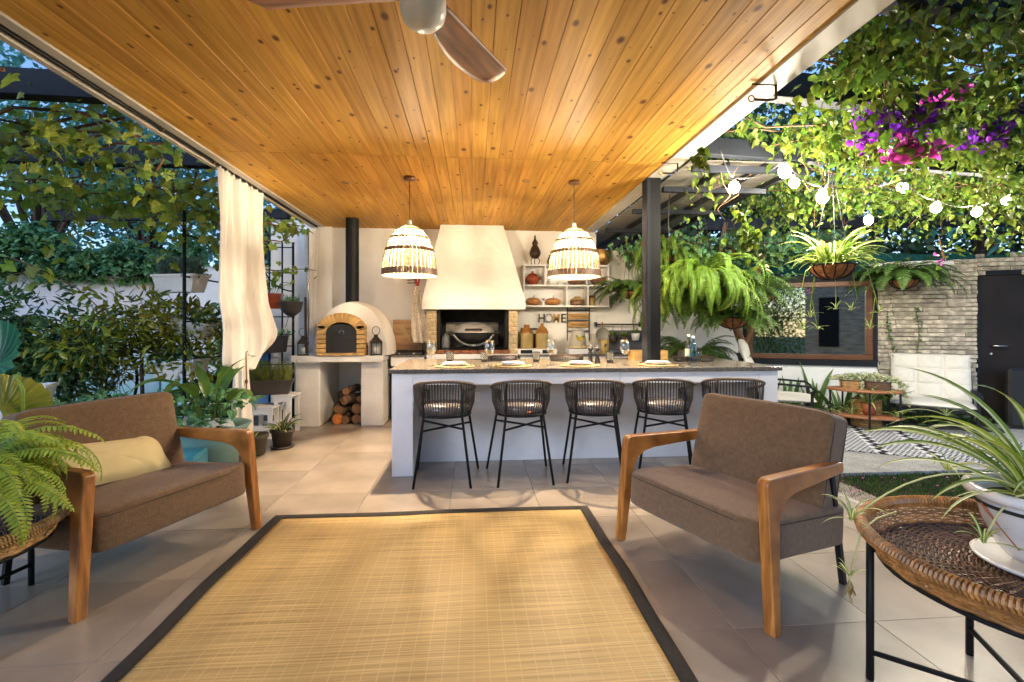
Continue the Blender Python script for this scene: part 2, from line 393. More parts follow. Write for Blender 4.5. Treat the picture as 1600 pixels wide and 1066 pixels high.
def grass_mb(n, x0, x1, y0, y1, z, h):
    b = MB()
    for _ in range(n):
        x, y = rnd(x0, x1), rnd(y0, y1); a = rnd(0, PI); hh = h*rnd(.5, 1.1); dx, dy = math.cos(a)*.0028, math.sin(a)*.0028
        lx, ly = rnd(-.6,.6)*hh, rnd(-.6,.6)*hh
        b.add([(x-dx,y-dy,z),(x+dx,y+dy,z),(x+lx*.5+dx*.7,y+ly*.5+dy*.7,z+hh*.7),(x+lx*.5-dx*.7,y+ly*.5-dy*.7,z+hh*.7),(x+lx*1.1,y+ly*1.1,z+hh)], [(0,1,2,3),(3,2,4)])
    return b
g = grass_mb(15000, 2.8, 5.6, 3.14, 3.85, -.02, .035).build('grass', M['grass']); g['kind'] = 'stuff'; g['label'] = 'short green lawn strip between terrace tiles and pale kerb'
b = MB()
for i in range(26):
    x, y = rnd(2.85, 4.6), rnd(3.2, 3.8); a = rnd(0, 6)
    c, s = math.cos(a)*.012, math.sin(a)*.012
    b.add([(x-c,y-s,.016),(x+s,y-c,.02),(x+c,y+s,.017),(x-s,y+c,.022)], [(0,1,2,3)])
o = b.build('fallen_petals', [M['pink']]); o['kind'] = 'stuff'; o['label'] = 'fallen petals scattered on the lawn'
# ------------------------------------------------------------------ ceiling, beams, walls
ZC = 2.7; XL, XR = -2.13, 1.66
b = MB(); b.bb(XL-.02, XR+.02, -1.5, 7.1, ZC+.03, ZC+.12)
ce = struct(b.build('ceiling', M['darkwood']))
NP = 34; pw = (XR-XL)/NP
b1 = MB(); b1.box((0,0,0), (pw-.002, 4.05+1.2-.003, .02), None, .003); m1 = b1.mesh('ceiling_plank', M['ceil'])
b2 = MB(); b2.box((0,0,0), (pw-.002, 3.045, .02), None, .003); m2 = b2.mesh('ceiling_plank', M['ceil'])
for i in range(NP):
    x = XL+pw*(i+.5)
    inst('plank', m1, ce, (x, (4.05-1.2)/2, ZC+.01+rnd(-.0008,.0008)), (0, rnd(-.004,.004), 0))
    inst('plank', m2, ce, (x, 4.053+3.045/2, ZC+.01+rnd(-.0008,.0008)), (0, rnd(-.004,.004), 0))
b = MB(); b.bb(XR+.002, XR+.16, -1.2, 7.1, ZC-.012, ZC+.2)
o = struct(b.build('right_roof_beam', M['beamw']))
b = MB(); b.bb(XL-.068, XL-.002, -1.2, 7.1, ZC-.012, ZC+.2); b.bb(XL-.165, XL-.125, -1.2, 7.1, ZC-.03, ZC+.2); b.bb(XL-.125, XL-.068, -1.2, 7.1, ZC+.06, ZC+.2)
struct(b.build('left_roof_beam', M['beamw']))
t = thing('curtain_track', 'dark curtain rail running along the left edge of the pine ceiling', 'curtain rail', (XL-.097, 3, ZC))
b = MB(); b.tube([(0,-3.5,-.012),(0,4.05,-.012)], .011, 8); b.build('rail', M['steel'], t)
for y in (-1.2, .6, 1.28, 3.3):
    b = MB(); b.tube([(0+.02*math.cos(a), y, -.012+.02*math.sin(a)) for a in [i*PI/5 for i in range(10)]], .004, 6, closed=True); b.build('ring', M['brass'], t)
for y, z in ((.2,0),(1.1,0),(4.0,0)):
    b = MB(); b.bb(-.012, .012, y-.01, y+.01, -.01, .06); b.build('bracket', M['brass'], t)
# back wall and side walls
b = MB(); b.bb(-2.9, 1.85, 7.1, 7.3, -.05, ZC+.1); struct(b.build('back_wall', M['plaster']))
b = MB(); b.bb(1.852, 3.55, 7.1, 7.3, -.05, 2.42); struct(b.build('low_back_wall', M['plaster']))
b = MB(); b.bb(-4.2, -2.902, 7.35, 7.5, -.05, 2.15); struct(b.build('left_back_wall', M['white']))
# thin pillar step of the back wall left of the oven
b = MB(); b.bb(-2.3, -2.02, 7.0, 7.098, -.05, ZC-.005); struct(b.build('wall_pilaster', M['plaster']))
# garden boundary wall on the left, with faded mural patches
def mural_mat():
    m = mat('painted_garden_wall', (.74, .70, .74), .85, var=.1, scale=2, bump=.2, bscale=20)
    nt = m.node_tree; N = nt.nodes; L = nt.links; bs = N['Principled BSDF']; src = bs.inputs['Base Color'].links[0].from_socket
    tc = [n for n in N if n.type == 'TEX_COORD'][0]
    no = N.new('ShaderNodeTexNoise'); no.inputs['Scale'].default_value = 1.1; no.inputs['Detail'].default_value = 2; no.inputs['Distortion'].default_value = 1.5
    L.new(tc.outputs['Object'], no.inputs['Vector'])
    sx = N.new('ShaderNodeSeparateXYZ'); L.new(tc.outputs['Object'], sx.inputs[0])
    mr = N.new('ShaderNodeMapRange'); mr.inputs[1].default_value = 1.25; mr.inputs[2].default_value = .75; L.new(sx.outputs['Z'], mr.inputs[0])
    ad = N.new('ShaderNodeMath'); ad.operation = 'MULTIPLY'; L.new(mr.outputs[0], ad.inputs[0])
    cr = N.new('ShaderNodeValToRGB'); cr.color_ramp.elements[0].position = .34; cr.color_ramp.elements[1].position = .42; L.new(no.outputs['Fac'], cr.inputs[0]); L.new(cr.outputs[0], ad.inputs[1])
    mx = N.new('ShaderNodeMix'); mx.data_type = 'RGBA'; L.new(ad.outputs[0], mx.inputs[0]); L.new(src, mx.inputs[6]); mx.inputs[7].default_value = (.25, .48, .55, 1)
    cl = N.new('ShaderNodeTexNoise'); cl.inputs['Scale'].default_value = 2.2; cl.inputs['Detail'].default_value = 5; L.new(tc.outputs['Object'], cl.inputs['Vector'])
    c2 = N.new('ShaderNodeValToRGB'); c2.color_ramp.elements[0].position = .46; c2.color_ramp.elements[1].position = .6; L.new(cl.outputs['Fac'], c2.inputs[0])
    m3 = N.new('ShaderNodeMix'); m3.data_type = 'RGBA'; L.new(c2.outputs[0], m3.inputs[0]); L.new(mx.outputs[2], m3.inputs[6]); m3.inputs[7].default_value = (.60, .70, .82, 1)
    m4 = N.new('ShaderNodeMix'); m4.data_type = 'RGBA'; m4.inputs[0].default_value = .45; L.new(mx.outputs[2], m4.inputs[6]); L.new(m3.outputs[2], m4.inputs[7])
    L.new(m4.outputs[2], bs.inputs['Base Color']); return m
A = dep(-120, 415, 5.9); B = dep(250, 427, 7.0); Cc = Vector((-4.2, 7.4, 0))
def wall_seg(b, P, Q, z0, z1, th):
    P, Q = Vector((P[0],P[1],0)), Vector((Q[0],Q[1],0)); d = (Q-P); a = math.atan2(d.y, d.x)
    b.box(((P.x+Q.x)/2, (P.y+Q.y)/2, (z0+z1)/2), (d.length, th, z1-z0), (0,0,a))
b = MB(); P0 = A+(A-B)*1.2; wall_seg(b, P0, B, -.05, 1.98, .15); wall_seg(b, B+Vector((.02,.03,0)), Cc, -.05, 1.96, .15)
struct(b.build('garden_boundary_wall', mural_mat()))
for k, (px, py, D, cols) in enumerate(((100, 572, 5.75, 'pink'), (72, 578, 5.7, 'white'), (45, 630, 5.5, 'x'))):
    pass
# lotus painted on the wall as flat petals
def lotus(px, py, s, col):
    w = (B-A); w.z = 0; w.normalize(); n = Vector((w.y, -w.x, 0)); P = A+(B-A)*((px+120)/370.0); P.z = EYE+(509-py)/FPX*6.2
    b = MB()
    for k, a in enumerate((-60, -30, 0, 30, 60)):
        a = R(a); d = w*math.sin(a)+Vector((0,0,1))*math.cos(a); e = w*math.cos(a)-Vector((0,0,1))*math.sin(a); o0 = P+n*(.077+.001*k)
        b.add([o0, o0+d*s*.5+e*s*.14, o0+d*s, o0+d*s*.5-e*s*.14], [(0,1,2,3)])
    return b, col
mm = mat('mural_petal', (.62, .42, .38), .85, var=.15)
wallmural = [lotus(92, 572, .26, mm), lotus(70, 560, .2, mm)]
gb = bpy.data.objects['garden_boundary_wall']
for b, m_ in wallmural: b.build('painted_lotus', m_, gb)
# ------------------------------------------------------------------ columns
def hcol(name, label, x, y, z0, z1, group=None, slabel=None):
    t = thing(name, label, 'column', (x, y, z0), 0, group); h = z1-z0
    b = MB(); b.bb(-.055, -.045+.02, -.07, .07, 0, h); b.build('flange', M['steelb'], t)
    b = MB(); b.bb(-.0249, .075, -.068, .068, .0, h); b.bb(-.06, .08, -.075, -.07, 0, .002); b.build('column_body', mat('matt_black_paint', (.005,.005,.006), .6, spec=.12), t)
    b = MB(); b.bb(-.07, .09, -.085, .085, .0, .012); b.build('base_plate', M['steel'], t)
    return t
hcol('steel_column', 'black steel column rising from the granite bar top', 1.70, 4.48, .912, ZC-.013)
hcol('steel_column', 'black steel column half hidden behind the tied curtain', -2.42, 5.0, 0, ZC-.03)
def rod_bracket(px, py, y, label):
    p = Vector((XR+.02, y, ZC-.035)); t = thing('rod_bracket', label, 'bracket', p)
    b = MB(); b.tube([(.085,0,.03),(.085,0,-.055),(.07,0,-.065),(-.05,0,-.065)], .008, 8); b.tube([(.085,0,.024),(-.06,0,.024)], .006, 8); b.build('arm', M['bronze'], t)
    b = MB(); b.tube([(-.065+.018*math.cos(a), 0, -.062+.018*math.sin(a)) for a in [i*PI/8 for i in range(16)]], .005, 6, closed=True); b.build('ring', M['brass'], t)
for (px, py, lb) in ((1160, 128, 'brass rod bracket on the right roof beam nearer the fan'), (1012, 252, 'brass rod bracket above the black column on the bar')):
    p = on(px, py, ZC); rod_bracket(px, py, p.y, lb)
# ceiling spots
for (px, py, lb) in ((540, 285, 'small unlit ceiling spot left of the first pendant'), (822, 283, 'small unlit ceiling spot between the two pendants')):
    p = on(px, py, ZC); b = MB(); b.lathe([(0,-.003),(.03,-.003),(.038,-.006),(.042,0),(.042,.002)], 20); o = b.build('ceiling_spot', M['brass'], None, (p.x, p.y, ZC-.001)); tagk(o, lb, 'spotlight', 'ceiling spots')
# ------------------------------------------------------------------ garden house (right): stone wall, door, window
th = R(-66); wd = Vector((-math.sin(th+PI/2+0), 0, 0))
DJ = Vector((6.54, 5.69, 0))                       # foot of the door's left jamb
U = Vector((math.sin(R(-66)), math.cos(R(-66)), 0))   # along the wall, away from the door, to the left
Nn = Vector((-U.y, U.x, 0));                        # outwards, to the terrace
if Nn.y > 0: Nn = -Nn
def gw(u, z, n=0): return DJ+U*u+Nn*n+Vector((0,0,z))
ang = math.atan2(U.y, U.x)
hs = thing('garden_house', 'stone clad garden house wall with dark door and wide wooden window', 'garden house', DJ)
hs.rotation_euler.z = ang     # local +x runs left along the wall, local y
ysign = 1 if (Matrix.Rotation(ang, 3, 'Z') @ Vector((0,1,0))).dot(Nn) > 0 else -1
def hb(b, u0, u1, n0, n1, z0, z1, bev=0): return b.bb(u0, u1, ysign*n0, ysign*n1, z0, z1, bev)
WU0, WU1, WZ0, WZ1 = 1.16, 2.72, .80, 1.90   # window
b = MB(); hb(b, -2.6, WU0-.04, -.25, -.02, -.05, 2.15); hb(b, WU0-.04, WU1+.04, -.25, 0, -.05, WZ0-.08); hb(b, WU1+.04, 4.6, -.25, 0, -.05, 2.0); hb(b, WU0-.04, WU1+.04, -.25, 0, WZ1+.1, 2.0)
b.build('wall', M['white'], hs)
stm = mat('ledgestone', (.30, .26, .20), .85, var=.35, scale=14, bump=.9, bscale=35, orand=.28, alt=(.42, .37, .29), hue=.015)
sts = []
for k in range(6):
    w_ = [.34,.24,.18,.42,.28,.14][k]; bb_ = MB(); bb_.box((0,0,0), (w_, .05, .052), None, .006)
    me = bb_.mesh('ledge_stone', stm)
    for v in me.vertices:
        v.co.z += random.uniform(-.0035,.0035); v.co.y += random.uniform(-.006,.006)
    sts.append((w_, me))
def veneer(u0, u1, z0, z1, parent, top=None):
    z = z0; row = 0
    while z < z1-.02:
        u = u0+rnd(-.12, 0)
        while u < u1-.02:
            w_, me = random.choice(sts); a0 = max(u, u0); a1 = min(u+w_, u1)
            if a1-a0 > .03 and (top is None or z < top((a0+a1)/2)):
                inst('stone', me, parent, ((a0+a1)/2, ysign*(rnd(-.012, .014)), z+.028), (0,0,0), ((a1-a0-.004)/w_, 1, 1.0))
            u += w_
        z += .0565
veneer(0.02, WU0-.06, 0, 2.12, hs, lambda u: 2.07+.04*math.sin(u*9))
veneer(-1.6, 0.02, 1.93, 2.36, hs, lambda u: 2.2+.06*math.sin(u*5)-.08*u*0)
b = MB(); hb(b, WU0-.055, WU1+.06, -.03, .035, WZ0-.085, WZ0-.002); hb(b, WU0-.055, WU0-.002, -.03, .03, WZ0, WZ1+.07); hb(b, WU1+.002, WU1+.055, -.03, .03, WZ0, WZ1+.07); hb(b, WU0-.055, WU1+.06, -.03, .034, WZ1+.002, WZ1+.09)
wn_ = b.build('window_surround', M['steelb'], hs)
b = MB(); f = .075
hb(b, WU0, WU1, -.02, .045, WZ0, WZ0+f, .006); hb(b, WU0, WU1, -.02, .045, WZ1-f, WZ1, .006); hb(b, WU0, WU0+f, -.02, .043, WZ0+f, WZ1-f, .006); hb(b, WU1-f, WU1, -.02, .043, WZ0+f, WZ1-f, .006)
fr = b.build('window_frame', mat('brown_window_wood', (.12,.045,.015), .4, var=.3, scale=1, stretch=(3,30,30)), hs)
mirror = mat('window_glass', (.42,.45,.42), .02, metal=1, var=.02)
b = MB(); hb(b, WU0+f, WU1-f, -.01, .006, WZ0+f, WZ1-f); b.build('window_pane', mirror, fr)
b = MB(); hb(b, -1.25, -.02, -.1, -.012, 0, 1.93); d = b.build('door', mat('brown_lacquer_door', (.014,.010,.008), .5, var=.35, scale=2, spec=.25, bump=.05, bscale=3), hs)
b = MB(); hb(b, -1.3, 0, -.02, .02, 1.932, 1.99); hb(b, -.018, .018, -.02, .02, 0, 1.93); hb(b, -1.3, -1.26, -.02, .02, 0, 1.93); b.build('door_frame', M['steelb'], hs)
b = MB(); b.tube([(-.13, ysign*.0, 1.02),(-.13, ysign*.05, 1.02),(-.27, ysign*.05, 1.02)], .011, 8); b.build('handle', M['stainless'], d)
b = MB(); b.lathe([(0,0),(.018,0),(.018,.004)], 12); b.build('lock', M['stainless'], d, (-.13, ysign*-.006, .92), rot=(R(-90*ysign),0,0))
# black cabinet leaning against the door
b = MB(); b.box((0,0,0), (.62, .12, .72), None, .03); o = b.build('storage_box', M['black'], None, gw(-.45, .4, .28), ang); tagk(o, 'low black box standing against the dark door', 'box')
# reflected garden: hedge and stone wall behind the camera on the right
b = MB(); b.bb(2.55, 5.8, -4.2, -4.0, -.05, 3.2); rw = b.build('stone_outbuilding', mat('stone_rear', (.40,.36,.30), .9, var=.4, scale=1, stretch=(3,3,14), bump=.8, bscale=2)); tagk(rw, 'stone outbuilding wall seen only reflected in the wooden window', 'building')
b = MB(); b.bb(2.95, 3.5, -3.99, -3.95, .6, 2.2); b.build('door', M['steelb'], rw)
# ------------------------------------------------------------------ back yard roof panel (right) and pergola beams
t = thing('lean_to_roof', 'grey translucent lean-to roof panels on dark beams beyond the column', 'roof', (1.85, 3.85, 2.62))
pm = mat('dusty_polycarbonate', (.30, .27, .235), .5, var=.2, scale=2, stretch=(1,6,1), transl=.35)
for i in range(3):
    b = MB(); b.bb(-.02+.33*i, .295+.33*i, .03, 4.6, .05, .058); b.build('panel', pm, t)
for x in (.3, .64, .98):
    b = MB(); b.bb(x-.02, x+.02, .03, 4.6, 0, .045); b.build('rafter', M['steel'], t)
for y in (0, .62, 1.5, 2.6, 4.0):
    b = MB(); b.bb(-.03, 1.0, y-.025, y+.025, -.05, -.002); b.build('crossbeam', M['steelb'], t)
def pbeam(a, c, w, h, label):
    a, c = Vector(a), Vector(c); d = c-a; o = MB().box((0,0,0), (d.length, w, h), None, .004).build('pergola_beam', M['steelb'], None, (a+c)/2, math.atan2(d.y, d.x)); tagk(o, label, 'beam', 'black pergola beams')
pbeam((1.84, 2.05, 2.86), (6.5, 2.75, 2.86), .12, .2, 'black pergola beam on the right running out from the roof nearest the fan')
pbeam((1.84, 2.95, 2.84), (6.8, 3.5, 2.84), .1, .17, 'black pergola beam on the right just above the purple bougainvillea')
pbeam((1.84, 3.75, 2.74), (7.2, 4.3, 2.74), .08, .14, 'black pergola beam on the right at the near edge of the lean-to roof')
pbeam((3.2, 6.6, 2.72), (9.5, 5.6, 2.72), .1, .16, 'black pergola beam farthest out above the garden house')
pbeam((-2.32, 2.5, 2.86), (-7, 2.3, 2.86), .1, .16, 'black pergola beam on the left nearest the camera')
pbeam((-2.32, 3.35, 2.84), (-7, 3.15, 2.84), .1, .17, 'black pergola beam on the left above the hanging grape leaves')
pbeam((-2.32, 4.55, 2.80), (-7, 4.6, 2.80), .1, .16, 'black pergola beam on the left just before the curtain')
pbeam((-2.32, 6.2, 2.68), (-5.5, 6.6, 2.68), .08, .12, 'black pergola beam on the left farthest back by the wall')
# hedge strip, green net
t = MB(); 
for i in range(40):
    x0 = 3.0+i*.17; t.add([(x0, 7.6+.03*math.sin(i), 2.15), (x0+.17, 7.6+.03*math.sin(i+1), 2.15), (x0+.17, 7.55+.03*math.sin(i+1), 2.5), (x0, 7.55+.03*math.sin(i), 2.5)], [(0,1,2,3)])
o = t.build('shade_net', mat('green_net', (.01, .10, .07), .8, var=.5, scale=30, transl=.3), None, solid=.004); tagk(o, 'green shade net stretched behind the pergola over the garden wall', 'net')

fb = MB()
for i in range(34):
    x, y = (rnd(-2.4, 2.4), rnd(.3, 6.0)) if i % 3 else (rnd(-2.3,-1.3), rnd(4.6,6.0))
    if -1.4 < x < .88 and y < 3.3: x = rnd(-2.4,-1.45) if x < -.2 else rnd(.95, 2.4)
    a = rnd(0,6.28); L_ = rnd(.012,.034); c_, s_ = math.cos(a), math.sin(a); z = .006
    fb.add([(x,y,z),(x+c_*L_*.5-s_*L_*.22,y+s_*L_*.5+c_*L_*.22,z+.004),(x+c_*L_,y+s_*L_,z+.002),(x+c_*L_*.5+s_*L_*.22,y+s_*L_*.5-c_*L_*.22,z+.005)], [(0,1,2,3)])
o = fb.build('fallen_leaves', M['dry']); o['kind'] = 'stuff'; o['label'] = 'few dry leaves and crumbs scattered on the terrace tiles'
# ------------------------------------------------------------------ island bar
isl = thing('kitchen_island', 'long white bar counter with speckled granite top and open recess', 'bar counter', (0,0,0))
IX0, IX1, IY0, IY1 = -.69, 2.74, 4.10, 5.3
b = MB(); b.bb(IX0, -.512, IY0, IY1, 0, .872, .004); b.build('end_slab', M['islandw'], isl)
b = MB(); b.bb(2.56, IX1, IY0, IY1, 0, .872, .004); b.build('end_slab', M['islandw'], isl)
b = MB(); b.bb(-.511, 1.28, IY0+.001, IY0+.16, .775, .872); b.bb(1.283, 2.559, IY0+.001, IY0+.16, .775, .872); b.build('apron', M['islandw'], isl)
b = MB(); b.bb(-.511, 2.559, 4.52, 4.62, 0, .774); b.build('back_panel', M['islandw'], isl)
b = MB(); b.bb(-.511, 2.559, 5.15, 5.25, 0, .872); b.build('rear_panel', M['islandw'], isl)
b = MB(); b.bb(IX0-.02, IX1+.02, IY0-.016, IY1+.02, .874, .912, .004); b.build('granite_top', M['granite'], isl)
b = MB()
for i in range(172):
    x = IX0-.019+i*.0202; b.box((x+.0101, IY0-.019+rnd(-.002,.002), .892), (.021, .007, .034+rnd(-.004,.003)))
o = b.build('rough_edge', M['granite_edge'], isl); o['kind'] = 'stuff'
for x in (.02, 1.16):
    b = MB(); b.bb(x-.045, x+.045, 4.508, 4.519, .56, .66, .004); so = b.build('power_socket', M['white'], isl)
    b = MB(); b.bb(x-.03, x-.004, 4.504, 4.507, .585, .635); b.bb(x+.004, x+.03, 4.504, 4.507, .585, .635); b.build('socket_insert', M['whitepl'], so)
# ------------------------------------------------------------------ bar stools
def make_stool():
    t = thing('bar_stool', 'x', 'bar stool', (0,0,0))
    # local: back of the stool faces -y (towards the camera)
    A_, B_ = .25, .245
    def rimp(a): # a=0 is the back (-y), goes round to +-PI at the front
        z = .835-.125*((1-math.cos(a))/2)**1.1*1.15
        return Vector((A_*math.sin(a), -B_*math.cos(a), z))
    def lowp(a): return Vector((A_*.84*math.sin(a), -B_*.84*math.cos(a), .545))
    span = R(140)
    pts = [rimp(-span+2*span*i/40) for i in range(41)]
    endl = lowp(-span*.93); endr = lowp(span*.93)
    pts = [endl]+[endl.lerp(pts[0], .55)+Vector((0,.012,0))]+pts+[endr.lerp(pts[-1], .55)+Vector((0,.012,0))]+[endr]
    b = MB(); b.tube(pts, .0125, 8); b.build('top_rail', M['rope_rim'], t)
    b = MB(); b.tube([lowp(2*PI*i/32) for i in range(32)], .011, 6, closed=True); b.build('seat_ring', M['steel'], t)
    b = MB(); n = 50
    for i in range(n):
        a = -span+2*span*(i+.5)/n
        for da in (-.006, .006):
            p, q = rimp(a+da*2), lowp(a*.97+da); m_ = p.lerp(q, .55)+Vector((math.sin(a), -math.cos(a), 0))*.016
            b.tube([p, m_, q], .0024, 4, caps=False)
    for i in range(22):       # underside cords
        x = -.19+i*.018; y = .2*math.sqrt(max(0, 1-(x/.21)**2)); b.tube([(x,-y,.543),(x,y,.543)], .003, 4, caps=False)
    o = b.build('rope_weave', M['rope'], t); o['kind'] = 'stuff'
    b = MB(); b.lathe([(0,.548),(.17,.548),(.196,.558),(.203,.59),(.196,.62),(.175,.634),(.1,.642),(0,.645)], 32, sx=1, sy=1)
    cu = b.build('seat', M['vinyl'], t)
    feet = [(-.225,-.27),(.225,-.27),(.27,.25),(-.27,.25)]
    tops = [(-.15,-.205),(.15,-.205),(.19,.12),(-.19,.12)]
    for (fx, fy), (tx, ty) in zip(feet, tops):
        b = MB(); z1 = .82 if fy < 0 else .56
        if fy < 0: b.tube([(fx,fy,0),(tx*1.02,ty*.98,.55),(tx*1.05,ty*1.06,.7),(tx*.98,ty*1.02,.822)], .0105, 8)
        else: b.tube([(fx,fy,0),(tx,ty,.55)], .0105, 8)
        b.build('leg', M['steel'], t)
    def L_(i, z): f, p = Vector((*feet[i],0)), Vector((*tops[i],.55)); return f.lerp(p, z/.55)
    b = MB(); b.tube([L_(0,.44), L_(2,.44)], .009, 6); b.build('cross_brace', M['steel'], t)
    b = MB(); b.tube([L_(1,.455), L_(3,.455)], .009, 6); b.build('cross_brace', M['steel'], t)
    return t
st = make_stool()
sl = ['dark rope bar stool at the left end of the white bar', 'rope bar stool with a small orange tag, second from the left at the bar', 'dark rope bar stool in the middle of the row at the bar', 'dark rope bar stool partly hidden behind the back of the brown armchair', 'dark rope bar stool at the far right, only its top showing above the armchair']
for k, (px, rz) in enumerate(((695, -2), (815, 3), (931, -12), (1040, -16), (1150, -20))):
    o = st if k == 0 else copy_tree(st)
    p = at(px, 600, 3.98); o.location = (p.x, 4.04, 0); o.rotation_euler.z = R(rz); o['label'] = sl[k]; o['group'] = 'rope bar stools along the island'
    if k == 1:
        b = MB(); b.bb(.02, .05, -.214, -.21, .575, .59); b.build('tag', mat('orange_tag', (.7,.18,.03)), o)
# ------------------------------------------------------------------ armchairs
def make_chair():
    t = thing('armchair', 'x', 'armchair', (0,0,0))
    # local: faces -y, x across; origin on the floor between the front feet
    for s in (-1, 1):
        x = s*.49
        prof = [(-.0, 0), (.05, 0), (.075, .30), (.105, .475), (.16, .535), (.66, .555), (.665, .615), (.04, .622), (.015, .60), (.0, .42)]
        # tapered leg going down, rounded inner corner, arm going back
        prof = [(.0, 0), (.042, 0), (.072, .34), (.084, .45), (.108, .50), (.15, .532), (.22, .548), (.63, .572), (.632, .622), (.05, .632), (.030, .624), (.018, .604)]
        b = MB(); b.prism(prof, x-.027, x+.027, 'yz'); b.v = [(X-s*.045*(Z/.6)-s*.045*max(0, Y-.1)/.55, Y, Z) for X, Y, Z in b.v]; b.build('wooden_arm', M['teak'], t, bevel=.008)
        b = MB(); b.bar((s*.40, .57, .575), (s*.385, .70, 0), .024, .03); b.build('rear_leg', M['steel'], t)
        b = MB(); b.bar((s*.40, .10, .275), (s*.37, .64, .26), .02, .03); b.build('side_rail', M['steel'], t)
    b = MB(); b.bb(-.40, .40, .16, .20, .232, .255); b.bb(-.40, .40, .56, .60, .222, .245); b.build('under_frame', M['steel'], t)
    # seat cushion: slightly sloping to the back, crowned
    def pillowbox(name, x0, x1, y0, y1, z0, z1, rx, crown, bev, piv):
        b = MB(); nx, ny = 18, 14; cx, cy = (x0+x1)/2, (y0+y1)/2; hx, hy, hz = (x1-x0)/2, (y1-y0)/2, (z1-z0)/2
        b.box((0,0,0), (hx*2, hy*2, hz*2)); o = b.build(name, M['taupe'], t, bevel=bev)
        return o
    def cushion(name, size, loc, rot, crown, bev=.03):
        b = MB(); n = 12; sx, sy, sz = [d/2 for d in size]
        def sh(u, v): # superellipsoid-ish rounded box through a sphere mapping
            a = (u-.5)*2*PI; e = (v-.5)*PI; p = .16
            c = lambda w: math.copysign(abs(math.cos(w))**p, math.cos(w)); s_ = lambda w: math.copysign(abs(math.sin(w))**p, math.sin(w))
            q = .16
            ce_ = abs(math.cos(e))**q; se = math.copysign(abs(math.sin(e))**q, math.sin(e))
            X, Y, Z = ce_*c(a), ce_*s_(a), se
            k = 1+crown*(1-X*X)*(1-Y*Y)
            dn = .0035*math.sin(X*4.3+Y*2.9+1)+.0025*math.sin(X*9.1-Y*6.7)+.0015*math.sin(Y*17+X*5)
            return Vector((X*sx+dn*.6, Y*sy-dn*.5, Z*sz*k+(dn if Z > 0 else 0)))
        b.grid(sh, 96, 44, True); o = b.build(name, M['taupe'], t, loc, rot=rot); return o
    seat = cushion('seat_cushion', (.85, .67, .20), (0, .345, .325), (R(-3), 0, 0), .10)
    def seam(par, pts): b = MB(); b.tube(pts, .0028, 5, closed=True); b.build('seam', M['seam'], par)
    def rr(sx, sy, z, n=15): # rounded rectangle loop
        out = []
        for k in range(64):
            a = 2*PI*k/64; c_, s_ = math.cos(a), math.sin(a)
            out.append((math.copysign(abs(c_)**.18, c_)*sx, math.copysign(abs(s_)**.18, s_)*sy, z))
        return out
    seam(seat, rr(.426, .3355, .068)); 
    back = cushion('back_cushion', (.80, .50, .15), (0, .61, .605), (R(76), 0, 0), .10)
    seam(back, rr(.401, .251, .050)); seam(back, rr(.401, .251, -.050))
    return t
ch = make_chair()
def place_chair(o, fl, fr):     # front feet on the floor, seen left and right from behind the chair facing -y
    fl, fr = Vector(fl), Vector(fr); m_ = (fl+fr)/2; d = fr-fl; o.location = (m_.x, m_.y, 0); o.rotation_euler.z = math.atan2(d.y, d.x)
place_chair(ch, (.855, 2.79), (1.215, 1.87)); ch['label'] = 'brown armchair with bare seat, right of the rug'; ch['group'] = 'pair of wooden armchairs'
c2 = copy_tree(ch); place_chair(c2, (-1.70, 2.19), (-1.34, 3.14)); c2['label'] = 'brown armchair holding a cream pillow, left of the rug'
# lumbar pillow lying in the left armchair
b = MB()
def pil(u, v):
    a = (u-.5)*2*PI; e = (v-.5)*PI; c_, s_ = math.cos(a), math.sin(a)
    f_ = lambda q, w: math.copysign(abs(q)**w, q); ce_ = abs(math.cos(e))**.3
    X, Y = ce_*f_(c_, .2), ce_*f_(s_, .25); Z = math.sin(e)
    pin = 1+.09*abs(X*Y)**2
    th_ = (1-abs(X)**3)**.55*(1-abs(Y)**2.2)**.6 if abs(X) < 1 and abs(Y) < 1 else 0
    w_ = .006*math.sin(X*17+Y*4)*abs(Y)
    return Vector((X*.31*pin, Y*.125*pin, Z*(.008+.062*th_)+w_))
b.grid(pil, 72, 36, True)
pw_ = c2.matrix_basis.copy()
po = b.build('pillow', M['pillow'], None); tagk(po, 'long cream lumbar pillow resting on the left armchair seat', 'pillow')
po.matrix_world = Matrix.Translation(c2.location) @ Matrix.Rotation(c2.rotation_euler.z, 4, 'Z') @ Matrix.Translation((-.05, .50, .535)) @ Matrix.Rotation(R(5), 4, 'Y') @ Matrix.Rotation(R(55), 4, 'X')
